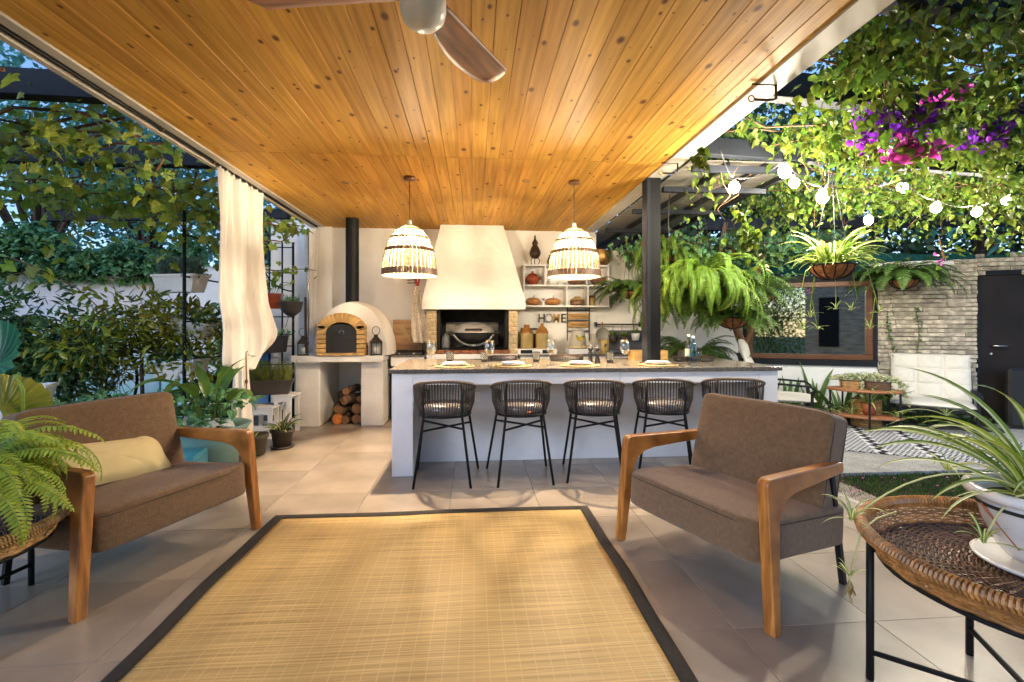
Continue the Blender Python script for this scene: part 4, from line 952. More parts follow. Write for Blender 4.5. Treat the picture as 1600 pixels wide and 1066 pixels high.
o = thing('coffee_machine', 'black appliance standing behind the ochre jars', 'appliance', ct(830, 6.9)); b = MB(); b.bb(-.15,.15,-.08,.08,0,.36,.01); b.build('body', M['iron'], o); b = MB(); b.bb(-.1,.1,-.084,-.081,.28,.33); b.build('display', M['plate'], o)
# heart jar
o = thing('heart_jar', 'big glass jar with a golden heart, right of the ochre jars', 'jar', ct(903, 6.62, .965))
pot('body', [(0,0),(.115,0),(.12,.01),(.118,.12),(.10,.21),(.085,.24)], mat('frosted_cream', (.62,.58,.48), .3, transl=.3, var=.03), (0,0,0), None, None, parent=o)
pot('lid', [(.09,.24),(.09,.262),(.07,.27),(.02,.275),(0,.29)], M['glass'], (0,0,0), None, None, parent=o)
pot('base_band', [(.121,.0),(.124,.002),(.124,.03),(.12,.032)], M['pillow'], (0,0,0), None, None, parent=o)
b = MB(); hp = [(.0,-.055)]+[( .05*math.sin(a)**3*1.05, .012+.045*(13*math.cos(a)-5*math.cos(2*a)-2*math.cos(3*a)-math.cos(4*a))/16) for a in [PI-2*PI*i/24 for i in range(1,24)]]
b.prism([(x, .12+z) for x, z in hp], -.128, -.119, 'xz'); b.build('heart', mat('gold_heart', (.45,.33,.03), .4, var=.3), o)
b = MB(); b.box((.035,-.124,.06), (.012,.006,.09), (0,R(35),0)); b.build('heart_tail', M['gourd'], o)
b = MB(); b.box((-.045,-.126,.17), (.03,.006,.02), (0,R(30),0)); b.box((.05,-.126,.165), (.03,.006,.02), (0,R(-30),0)); b.build('heart_leaf', M['fern'], o)
o = MB().box((0,0,0), (.34,.26,.07), None, .004).build('book_stack', M['white'], None, ct(905, 6.6, .922)); tagk(o, 'white box under the big heart jar', 'box')
# hanging signs
sg = thing('hanging_sign', 'two wooden boards with black lettering hung below the shelf', 'sign', (at(904, 500, 7.05).x, 7.07, 0))
za, zb_ = at(904, 490, 7.07).z, at(904, 512, 7.07).z
w_ = .155
def text(txt, size, m_, parent, loc, name='lettering', font_ext=.001, align='CENTER'):
    cu = bpy.data.curves.new(name, 'FONT'); cu.body = txt; cu.size = size; cu.align_x = align; cu.align_y = 'CENTER'; cu.extrude = font_ext
    o = bpy.data.objects.new(name, cu); COL.objects.link(o); o.rotation_euler = (R(90), 0, 0); o.location = loc; cu.materials.append(m_)
    if parent: o.parent = parent
    return o
for k, (z, tx) in enumerate((((za*.74+zb_*.26)+.015, 'Channel & Farms'), ((za*.22+zb_*.78)-.003, 'HARRISON\'S'))):
    b = MB(); b.bb(-w_, w_, -.012, .01, z-.042, z+.042, .003); pl_ = b.build('board', M['signwood'], sg)
    text(tx, .036 if k == 0 else .04, M['black'], pl_, (0, -.0135, z))
b = MB()
for z in (za+.042, zb_-.052, (za+zb_)/2): b.bb(-w_-.01, w_+.01, -.013, .012, z-.008, z+.008)
for s in (-1,1): b.bb(s*(w_+.012)-.006, s*(w_+.012)+.006, -.012, .012, zb_-.2, za+.12)
b.build('frame', M['iron'], sg)
b = MB(); b.tube([(-w_*.8*math.cos(a), 0, za+.045+.075*math.sin(a)) for a in [i*PI/12 for i in range(13)]], .005, 6); b.build('arched_top', M['iron'], sg)
# HOME letters
hm = thing('home_letters', 'separate wall letters spelling HOME in black, white and wood', 'wall letters', (0,0,0))
def letter(ch_, pxc, m_, size=.185, py=498, dx=0):
    p = at(pxc, py, 7.07); cu = bpy.data.curves.new('letter', 'FONT'); cu.body = ch_; cu.size = size; cu.align_x = 'CENTER'; cu.align_y = 'CENTER'; cu.extrude = .012; cu.offset = .0015
    o = bpy.data.objects.new('letter', cu); COL.objects.link(o); o.location = (p.x, 7.08, p.z); o.rotation_euler = (R(90),0,0); cu.materials.append(m_); o.parent = hm; o.scale.x = {'M': .78, 'E': .95, 'H': .86, 'O': .92}[ch_]
letter('H', 846.5, M['black']); letter('O', 858, mat('shadow_grey_letter', (.30,.28,.26), .5)); letter('M', 869.5, M['signwood']); letter('E', 880.5, M['black'])  # the O is white; its shadow is put into a grey base colour
# wall rail with hanging pots
rl = thing('utensil_rail', 'black iron rail on the wall with hooks right of the signs', 'rail', (0,0,0))
pA, pB = at(932, 507, 7.0), at(1002, 507, 7.0)
b = MB(); b.tube([pA, pB], .011, 8); b.build('rail', M['iron'], rl)
for p in (pA, pB): b = MB(); b.bb(p.x-.014, p.x+.014, 7.0, 7.09, p.z-.035, p.z+.035, .004); b.build('bracket', M['iron'], rl)
for px in (958, 972, 990): p = at(px, 507, 7.0); b = MB(); b.tube([p+Vector((0,0,.012)), p+Vector((0,-.012,0)), p+Vector((-.01,0,-.1))], .003, 5); b.build('hook', M['iron'], rl)
p = at(941, 523, 6.98); o = thing('frying_pan', 'round grey pan hanging from the left end of the iron rail', 'pan', p)
b = MB(); b.lathe([(0,0),(.085,0),(.105,.03),(.109,.03),(.088,-.008),(0,-.008)], 28); b.build('pan', mat('grey_granite_pan', (.30,.28,.24), .4), o, rot=(R(90),0,0))
b = MB(); b.box((0,0,.14), (.02,.012,.09), None, .004); b.build('handle', M['darkwood'], o)
def leaf_lance(): return [(0,0,0),(.16,.3,.05),(.17,.55,.03),(0,1,-.08),(-.17,.55,.03),(-.16,.3,.05),(0,.5,-.02)], [(0,1,6),(1,2,6),(2,3,6),(3,4,6),(4,5,6),(5,0,6)]
def hangpot(px, py, lb, m_):
    p = at(px, py, 6.96); o = thing('hanging_pot', lb, 'plant pot', p, 0, 'small pots hanging on the rail')
    pot('pot', [(0,0),(.05,0),(.065,.11),(.06,.11),(.05,.02),(0,.02)], m_, (0,0,0), None, None, parent=o)
    b = MB()
    for k in range(26):
        a = rnd(0, 2*PI); v, f_ = leaf_lance(); L_ = rnd(.05, .12); q = Euler((rnd(-.2,1.1), 0, a)).to_matrix()
        b.add([q @ (Vector(x)*L_)+Vector((0,0,.1)) for x in v], f_)
    b.build('foliage', M['fern'], o)
hangpot(957, 535, 'small dark pot with a green herb hanging on the rail', M['greypot']); hangpot(975, 537, 'small dark pot with herb on the rail behind the wine glass', M['greypot']); hangpot(993, 532, 'small white pot with trailing leaves hanging nearest the column', M['plate'])
b = MB(); b.box((0,0,0), (.62,.03,.30), None, .004); o = b.build('slate_board', mat('grey_slate', (.10,.10,.12), .6, var=.3), None, (at(985,545,7.0).x, 7.05, .96+.1)); tagk(o, 'dark grey slate panel behind the hanging pots', 'panel')
# cream canister
o = thing('canister', 'small yellow tin behind the pepper mills', 'tin', ct(945, 6.55, .886)); pot('tin', [(0,0),(.06,0),(.06,.2),(0,.2)], mat('yellow_tin', (.50,.38,.13), .4, var=.1), (0,0,0), None, None, parent=o); b = MB(); b.box((-.01,-.0605,.12), (.03,.004,.05), (0,.3,0)); b.build('motif', M['stoneware'], o)
# outlet switches beside the apron, apron on hook
ap = thing('apron', 'cream patterned apron with red strap hanging left of the hood', 'apron', at(652, 440, 6.62))
b = MB()
def apf(u, v):
    w_ = .02+.13*min(1, v*1.15)**.8; x = (u-.5)*2*w_+.10*v**2; y = -.03-.022*math.sin(u*15+v*2)*min(1, v*2); return Vector((x*.95, y, -.02-.82*v))
b.grid(apf, 40, 26)
am = mat('apron_print', (.62,.55,.44), .9, var=.12, scale=1, stretch=(25,25,9), alt=(.7,.62,.5), transl=.1, speck=((.34,.2,.17), 9, .12)); b.build('cloth', am, ap, solid=.004)
b = MB(); b.tube([(0,0,.12),(-.015,-.03,0),(.0,-.035,-.06)], .016, 8); b.tube([(0,0,.12),(.025,-.02,.02),(.01,-.035,-.06)], .014, 8); b.build('neck_strap', mat('red_strap', (.35,.03,.02), .8), ap)
b = MB(); [b.tube([(-.14,.05,.06-.04*k),(-.03,-.02,.06-.04*k)], .006, 6) for k in range(3)]; b.bb(-.035,-.015,-.02,.05,-.04,.1); b.build('hook_rack', M['iron'], ap)
o = MB().box((0,0,0), (.05,.012,.03), None, .002).build('light_switch', M['black'], None, at(611, 531, 7.09)); tagk(o, 'small black switch on the wall beside the oven', 'switch')
# ------------------------------------------------------------------ on the bar top
ZT = .913
def bt(px, y): p = at(px, 570, y); return (p.x, y, ZT)
def placeset(px, k):
    lb = ['leftmost', 'second', 'third', 'fourth and rightmost'][k]
    x, y, z = bt(px, 4.30)
    b = MB(); n = 22
    b.lathe([(0,0),(.165,0),(.172,.004),(.165,.007),(0,.006)], 40)
    for i in range(3, 12): r = .015*i; b.tube([(r*math.cos(a*2*PI/36), r*math.sin(a*2*PI/36), .007) for a in range(36)], .004, 5, closed=True)
    for i in range(46): a = 2*PI*i/46; b.tube([(.165*math.cos(a), .165*math.sin(a), .006),(.178*math.cos(a+.05), .178*math.sin(a+.05), .005)], .005, 5)
    o = b.build('placemat', M['jute'], None, (x, y, z)); tagk(o, 'round woven placemat, %s from the left on the bar' % lb, 'placemat', 'woven placemats on the bar')
    t = thing('plate', 'white plate stacked on the %s placemat from the left' % lb, 'plate', (x+.0, y, z+.0115), 0, 'white plates on the bar')
    pot('dinner_plate', [(0,0),(.07,0),(.115,.014),(.117,.017),(.07,.006),(0,.005)], M['plate'], (0,0,0), None, None, parent=t, n=36)
    pot('side_plate', [(0,.009),(.06,.009),(.098,.026),(.1,.029),(.06,.015),(0,.014)], M['plate'], (0,0,0), None, None, parent=t, n=36)
    for s, w in ((-1,'fork'),(1,'knife')):
        b = MB(); b.box((0,0,0), (.012 if w == 'knife' else .008,.16,.003)); b.box((0,.09,0), (.018,.05,.003), None, .001)
        o = b.build(w, M['stainless'], None, (x+s*.142, y, z+.0135), R(s*-3)); tagk(o, '%s beside the plate on the %s placemat' % (w, lb), w)
for k, px in enumerate((711, 800, 906, 1028)): placeset(px, k)
def wineglass(px, y, lb):
    t = thing('wine_glass', lb, 'wine glass', bt(px, y), 0, 'stemmed wine glasses on the bar')
    pot('bowl', [(.004,.095),(.02,.105),(.040,.13),(.047,.16),(.044,.195),(.035,.235),(.0338,.235),(.0425,.195),(.0455,.16),(.039,.132),(.019,.108),(0,.099)], M['glass'], (0,0,0), None, None, parent=t, n=28)
    pot('stem', [(.0045,.006),(.0035,.05),(.0045,.095)], M['glass'], (0,0,0), None, None, parent=t, n=12)
    pot('foot', [(0,0),(.038,.0),(.039,.002),(.02,.005),(.0045,.008)], M['glass'], (0,0,0), None, None, parent=t, n=28)
for px, y, lb in ((674, 4.42, 'wine glass left of the first placemat'), (765, 4.36, 'wine glass between the first and second placemats'), (861, 4.42, 'wine glass between the second and third placemats'), (976, 4.34, 'wine glass between the third and fourth placemats')): wineglass(px, y, lb)
def votive(px, y, lb):
    t = thing('candle_holder', lb, 'candle holder', bt(px, y), 0, 'patterned candle holders on the bar')
    b = MB(); b.lathe([(0,0),(.03,0),(.034,.004),(.034,.028)], 20); b.build('base', M['iron'], t)
    b = MB(); b.lathe([(.0335,.028),(.0345,.10)], 20); b.build('glass_sleeve', mat('milk_glass', (.72,.68,.56), .3, transl=.3), t)
    b = MB()
    for r_ in range(6):
        for c_ in range(12):
            a = 2*PI*(c_+.5*(r_ % 2))/12; z0 = .03+.0118*r_; w_ = .16
            for s in (-1,1): b.tube([(.0362*math.cos(a), .0362*math.sin(a), z0),(.0362*math.cos(a+s*w_*1.3), .0362*math.sin(a+s*w_*1.3), z0+.0118)], .0022, 4, caps=False)
    b.lathe([(.0365,.098),(.0365,.103),(.033,.103)], 20)
    o = b.build('metal_lattice', M['iron'], t)
for px, y, lb in ((703, 4.85, 'lattice candle holder behind the first plate'), (757, 4.85, 'lattice candle holder behind the wine glass right of the first plate'), (838, 4.80, 'lattice candle holder behind and right of the second plate'), (953, 4.62, 'lattice candle holder right of the pepper mills')): votive(px, y, lb)
def tray(px, y, r, lb, ry=.7):
    t = thing('wire_tray', lb, 'tray', bt(px, y), 0, 'dark wire trays on the bar')
    b = MB(); b.lathe([(0,0),(r,0),(r,.006),(0,.006)], 40, sy=ry); b.build('base', M['iron'], t)
    b = MB(); b.tube([(r*1.05*math.cos(a), r*1.05*ry*math.sin(a), .05) for a in [2*PI*i/40 for i in range(40)]], .005, 6, closed=True); b.build('rim', M['bronze'], t)
    b = MB()
    for i in range(64): a = 2*PI*i/64; b.tube([(r*math.cos(a), r*ry*math.sin(a), .003),(r*1.05*math.cos(a), r*1.05*ry*math.sin(a), .05)], .0032, 4, caps=False)
    o = b.build('wire_side', M['iron'], t); return t
tray(885, 4.95, .17, 'oval dark wire tray behind the third placemat'); tray(785, 5.0, .15, 'dark wire tray behind the second plate', .55); tray(1083, 4.78, .20, 'round dark wire tray holding bottles right of the column', .8)
def mill(px, y, lb):
    t = thing('pepper_mill', lb, 'pepper mill', bt(px, y), 0, 'pair of pepper mills')
    pot('body', [(0,0),(.027,0),(.028,.01),(.022,.03),(.019,.06),(.026,.085),(.024,.1),(.017,.115),(0,.115)], M['darkwood'] if 0 else M['iron'], (0,0,0), None, None, parent=t, n=20)
    pot('head', [(0,.117),(.016,.117),(.025,.132),(.026,.148),(.018,.158),(0,.162)], M['iron'], (0,0,0), None, None, parent=t, n=20)
    pot('finial', [(0,.163),(.007,.163),(.009,.170),(0,.176)], M['stainless'], (0,0,0), None, None, parent=t, n=12)
mill(922.5, 4.62, 'black pepper mill, left one of the pair'); mill(933.5, 4.62, 'black pepper mill, right one beside the yellow tin')
def bottle(px, y, h, m_, lb, cap, lab=None):
    t = thing('bottle', lb, 'bottle', (at(px, 560, y).x, y, ZT+.008), 0, 'bottles on the round tray')
    pot('body', [(0,0),(.034,0),(.036,.006),(.036,h*.58),(.03,h*.68),(.014,h*.78),(.013,h*.93)], m_, (0,0,0), None, None, parent=t, n=20)
    pot('cap', [(.015,h*.9),(.015,h),(0,h)], cap, (0,0,0), None, None, parent=t, n=14)
    if lab: pot('label', [(.0368,h*.15),(.0368,h*.45)], lab, (0,0,0), None, None, parent=t, n=20)
bottle(1076, 4.80, .27, M['glass_dark'], 'dark wine bottle with cream capsule on the round tray', M['ivorypaper'], M['ivorypaper']); bottle(1083, 4.72, .255, M['glass_blue'], 'blue glass water bottle with white cap on the round tray', M['plate'])
for px, y, lb in ((1065, 4.74, 'clear tumbler left of the bottles on the round tray'), (1091, 4.80, 'clear tumbler right of the bottles on the round tray'), (1069, 4.88, 'clear tumbler behind the wine bottle on the round tray')):
    o = pot('tumbler', [(0,.003),(.03,.003),(.036,.11),(.0345,.11),(.0285,.008),(0,.008)], M['glass'], (at(px,560,y).x, y, ZT+.006), lb, 'tumbler', 'tumblers on the round tray')
o = thing('wooden_box', 'open wooden crate standing behind the black column', 'crate', bt(1012, 5.05)); b = MB()
for (x0,x1,y0_,y1_,z0,z1) in ((-.19,.19,-.09,-.08,0,.1),(-.19,.19,.08,.09,0,.1),(-.19,-.18,-.0799,.0799,0,.1),(.18,.19,-.0799,.0799,0,.1),(-.18,.18,-.08,.08,0,.008)): b = MB(); b.bb(x0,x1,y0_,y1_,z0,z1,.001); b.build('plank', M['signwood'], o)
# ------------------------------------------------------------------ foliage tools
def tmpl_grape():
    pts = []
    for a, r in ((-90,.12),(-60,.5),(-35,.72),(-15,.55),(10,.95),(30,.62),(48,.66),(68,.8),(90,1.05),(112,.8),(132,.66),(150,.62),(170,.95),(195,.55),(215,.72),(240,.5)):
        a = R(a); pts.append((r*math.cos(a)*.62, .45+r*math.sin(a)*.62, -.10*abs(math.cos(a))*r-.06*r*r))
    return [(0,.45,.03)]+pts, [(0, i, i % 16+1) for i in range(1, 17)]
def tmpl_heart():
    v = [(0,0,0),(.27,.02,-.07),(.36,.22,-.20),(.30,.5,-.16),(.12,.82,-.20),(.02,1.05,-.30),(-.14,.80,-.14),(-.32,.5,-.10),(-.40,.22,-.13),(-.29,.02,-.05),(0,.5,.04)]
    return v, [(10, i, i+1) for i in range(0, 9)]+[(10, 9, 0)]
def tmpl_lance():
    return [(0,0,0),(.13,.25,-.03),(.16,.5,-.05),(.09,.8,-.09),(0,1,-.14),(-.09,.8,-.09),(-.16,.5,-.05),(-.13,.25,-.03),(0,.5,.02)], [(8,i,(i+1) % 8) for i in range(8)]
def tmpl_small():
    return [(0,0,0),(.3,.45,-.06),(0,1,-.1),(-.3,.45,-.06)], [(0,1,2),(0,2,3)]
def tmpl_bract():
    return [(0,0,0),(.35,.35,.12),(.3,.75,.1),(0,1,.02),(-.3,.75,.1),(-.35,.35,.12)], [(0,1,2,3),(0,3,4,5)]
def rot_to(d, roll=0):       # matrix whose +Y goes along d
    q = Vector(d).normalized().to_track_quat('Y', 'Z').to_matrix(); return q @ Matrix.Rotation(roll, 3, 'Y')
def leaf_M(p, d, size, roll=0): return Matrix.Translation(p) @ rot_to(d, roll).to_4x4() @ Matrix.Scale(size, 4)
def joined(name, tmpls, Ms, m_, parent, kind='stuff', label=None):
    V = []; F = []; off = 0; arrs = []
    tv = [(np.array(v), f) for v, f in tmpls]
    vs = []; fs = []
    for i, X in enumerate(Ms):
        v, f = tv[i % len(tv)]; A_ = np.array(X); w = v @ A_[:3,:3].T + A_[:3,3]
        vs.append(w); fs.append([tuple(a+off for a in q) for q in f]); off += len(v)
    me = bpy.data.meshes.new(name); me.from_pydata(np.concatenate(vs).tolist(), [], [q for l in fs for q in l]); me.materials.append(m_)
    o = bpy.data.objects.new(name, me); COL.objects.link(o)
    if parent: o.parent = parent
    if kind: o['kind'] = kind
    if label: o['label'] = label
    return o
_tm = {}
def tmesh(key, v, f, m_):
    k = (key, m_.name)
    if k not in _tm:
        me = bpy.data.meshes.new('leaf'); me.from_pydata([tuple(x) for x in v], [], f); me.materials.append(m_); _tm[k] = me
    return _tm[k]
def inview(p, mg=60):
    s, c = math.sin(YAW), math.cos(YAW); D = p.x*s+p.y*c; L_ = p.x*c-p.y*s
    if D < .3: return None
    px, py = 800+FPX*L_/D, 509-FPX*(p.z-EYE)/D
    return D if -mg < px < 1600+mg and -mg < py < 1066+mg else None
def leaves(parent, key, tm_, Ms, mj, ms, nsingle, name='leaf', origin=Vector((0,0,0)), cap=300):
    sc = []
    for i, X in enumerate(Ms):
        p = X.to_translation()+origin; D = inview(p); sc.append(((X.to_scale().x/D) if D else -1, i))
    sc.sort(reverse=True); n = min(nsingle, cap, sum(1 for a, _ in sc if a > 0)); pick = set(i for _, i in sc[:n])
    me = tmesh(key, tm_[0], tm_[1], ms)
    for i in pick: inst(name, me, parent, M=Ms[i])
    rest = [X for i, X in enumerate(Ms) if i not in pick]
    if rest: joined('leaves', [tm_], rest, mj, parent)
GR, HE, LA, SM, BR = tmpl_grape(), tmpl_heart(), tmpl_lance(), tmpl_small(), tmpl_bract()
def frond_mesh(L_=1, pairs=22, w=.17, droop=.9, m_=None, seed=0, up=.5):
    rs = random.Random(seed); b = MB(); pts = []
    n = pairs+3; p = Vector((0,0,0)); el = up
    for i in range(n+1):
        t = i/n; pts.append(p.copy()); el2 = up-droop*1.9*t**1.3; p = p+Vector((0, math.cos(el2), math.sin(el2)))*(L_/n)
    b.tube(pts, [.0035*L_+.003*L_*(1-i/n) for i in range(n+1)], 4, caps=False)
    for i in range(1, n):
        t = i/n; ww = w*L_*min(1, t*5+.35)*(1-t**2.2)**.8*rs.uniform(.88,1.08)+.006; d = (pts[i+1]-pts[i-1]).normalized(); nrm = Vector((0,-d.z,d.y))
        for s in (-1,1):
            e = Vector((s,0,0))*ww+d*ww*.35-nrm*ww*rs.uniform(.12,.4); hw = d*L_/n*.40; o0 = pts[i]
            b.add([o0-hw*.7, o0+e*.5-hw*.95+nrm*.004, o0+e, o0+e*.5+hw*.95, o0+hw*.7], [(0,1,2),(0,2,3),(0,3,4)] if s > 0 else [(2,1,0),(3,2,0),(4,3,0)])
    return b.mesh('frond', m_)
FR = {}
def fronds(parent, n, L0, L1, m_, key, az0=0, az1=2*PI, up=(.2,1.1), droop=(.7,1.2), base=Vector((0,0,0)), spread=.03, w=.17, pairs=22, zfun=None, name='frond'):
    if key not in FR: FR[key] = [frond_mesh(1, pairs, w, d, m_, k, u) for k, (u, d) in enumerate([(up[0]+(up[1]-up[0])*i/4, droop[0]+(droop[1]-droop[0])*((i*3) % 5)/4) for i in range(5)])]
    for i in range(n):
        az = az0+(az1-az0)*(i+rnd(-.4,.4))/n; me = FR[key][random.randrange(5)]; L_ = rnd(L0, L1)
        if zfun: L_ *= zfun(az)
        X = Matrix.Translation(base+Vector((math.cos(az)*spread, math.sin(az)*spread, rnd(-.02,.02)))) @ Euler((rnd(-.12,.12), rnd(-.25,.25), az-PI/2)).to_matrix().to_4x4() @ Matrix.Scale(L_, 4)
        inst(name, me, parent, M=X)
def blade_mesh(m1_, m2_, L_=1, w=.03, up=1.0, droop=1.6, stripe=True, twist=0, n=12):
    b = MB(); pts = []; p = Vector((0,0,0))
    for i in range(n+1):
        t = i/n; el = up-droop*t**1.4; pts.append((p.copy(), el)); p = p+Vector((0, math.cos(el), math.sin(el)))*(L_/n)
    cols = [-1,-.38,.38,1] if stripe else [-1,0,1]
    vs = []
    for i, (p, el) in enumerate(pts):
        t = i/n; ww = w*L_*(.55+.45*math.sin(min(1, t*2)*PI/2))*(1-t**3.2)+.0006; nr = Vector((0,-math.sin(el),math.cos(el))); tw = twist*t
        for c in cols: vs.append(p+Vector((math.cos(tw)*c*ww,0,0))+nr*(abs(c)*ww*.35+math.sin(tw)*c*ww))
    k = len(cols)
    for j in range(k-1):
        b.m = 1 if (stripe and j == 1) else 0
        b.add([vs[i*k+jj] for i in range(n+1) for jj in (j, j+1)], [(2*i, 2*i+1, 2*i+3, 2*i+2) for i in range(n)], True)
    return b.mesh('leaf_blade', [m1_, m2_])
def blades(parent, n, L0, L1, key, mk, base=Vector((0,0,0)), az0=0, az1=2*PI, spread=.03, name='leaf'):
    if key not in FR: FR[key] = mk()
    for i in range(n):
        az = az0+(az1-az0)*(i+rnd(-.45,.45))/n
        X = Matrix.Translation(base+Vector((math.cos(az)*spread*rnd(.2,1), math.sin(az)*spread*rnd(.2,1), 0))) @ Euler((0, rnd(-.2,.2), az-PI/2)).to_matrix().to_4x4() @ Matrix.Scale(rnd(L0,L1), 4)
        inst(name, random.choice(FR[key]), parent, M=X)
spider_set = lambda: [blade_mesh(M['spider'], M['spider_w'], 1, .036, u, d, True, tw) for u, d, tw in ((1.3,1.3,.3),(1.1,1.7,-.4),(.8,1.4,.5),(.6,1.5,0),(1.45,2.2,.2),(.35,1.1,-.3))]
# ------------------------------------------------------------------ curtain
cu = thing('curtain', 'long ivory curtain gathered and knotted beside the left column', 'curtain', (-2.235, 0, 0))
b = MB()
Y0c, Y1c = 4.36, 5.25
def curt(u, v):
    # v 0 top -> 1 bottom (billow), u along y
    z = 2.66-1.72*v; y0, y1 = Y0c+.0*v, Y1c+.30*max(0, v-.15)
    if v > .86: k = (v-.86)/.14; yc = 4.80; y0 += (yc-.14-y0)*k**3*.22; y1 += (yc+.2-y1)*k**2*.5
    y = y0+(y1-y0)*u; amp = .030*(1-.6*min(1, v/.9))*(1 if v < .8 else 1+.8*(v-.8)/.2)
    x = amp*math.sin(u*2*PI*8+v*1.5)+.02*math.sin(u*2*PI*2.5+4*v)+(.05*math.sin(min(1, max(0,(v-.66)/.34))*PI/2*1.6))
    z += -.10*math.sin(u*PI)*max(0, v-.8)/.2+.22*max(0, u-.6)*max(0, v-.75)/.25*1.2
    return Vector((x, y, z))
b.grid(curt, 150, 46)
def under(u, v):   # the billow turns back under to the knot
    p = curt(u, 1.0); q = Vector((-.01+.05*math.cos(u*2*PI), 4.78+.05*math.sin(u*2*PI)*1.2+.04*(u-.5), 1.02)); r = p.lerp(q, v); r.z -= .05*math.sin(PI*v); r.x += .02*math.sin(u*40)*math.sin(PI*v); return r
b.grid(under, 150, 8)
b.build('drape', M['curtain'], cu)
b = MB()
b.grid(lambda u, v: Vector(((.045+.05*v+.012*math.sin(u*10*PI))*math.cos(2*PI*u), 4.78+.02*v+(.05+.10*v+.012*math.sin(u*12*PI))*math.sin(2*PI*u), 1.05-.95*v)), 60, 14, True)
b.build('tail', M['curtain'], cu)
b = MB()
for i in range(8):
    y = Y0c+.03+i*(Y1c-Y0c-.05)/7; b.box((0, y, 2.675), (.035,.028,.06), None, .006)
b.build('tab_loop', M['curtain'], cu)
b = MB(); b.tube([(.055*math.cos(a), 4.78+.062*math.sin(a), 1.03) for a in [2*PI*i/16 for i in range(16)]], .008, 6, closed=True); b.tube([(.06,4.76,1.03),(.07,4.75,.8),(.065,4.755,.6)], .006, 6); b.lathe([(0,.57),(.012,.58),(.012,.61),(0,.62)], 8, c=(.065,4.755,0)); b.lathe([(0,.72),(.012,.73),(.012,.76),(0,.77)], 8, c=(.068,4.755,0)); b.build('tie_cord', M['darkwood'], cu)
# gathered thin curtain by the far corner
cu2 = thing('tied_curtain', 'narrow furled white curtain hanging beside the oven corner', 'curtain', (-2.27, 6.9, 0))
b = MB(); b.grid(lambda u, v: Vector(((.05+.05*(1-v)**2+.01*math.sin(u*12*PI))*math.cos(2*PI*u), (.10-.06*v+.01*math.sin(u*14*PI))*math.sin(2*PI*u), 2.62-1.5*v)), 48, 16, True); b.build('drape', M['curtain'], cu2)
b = MB(); b.tube([(.0,-.12,2.6),(.0,-.12,1.0)], .008, 6); b.build('draw_rod', M['stainless'], cu2)
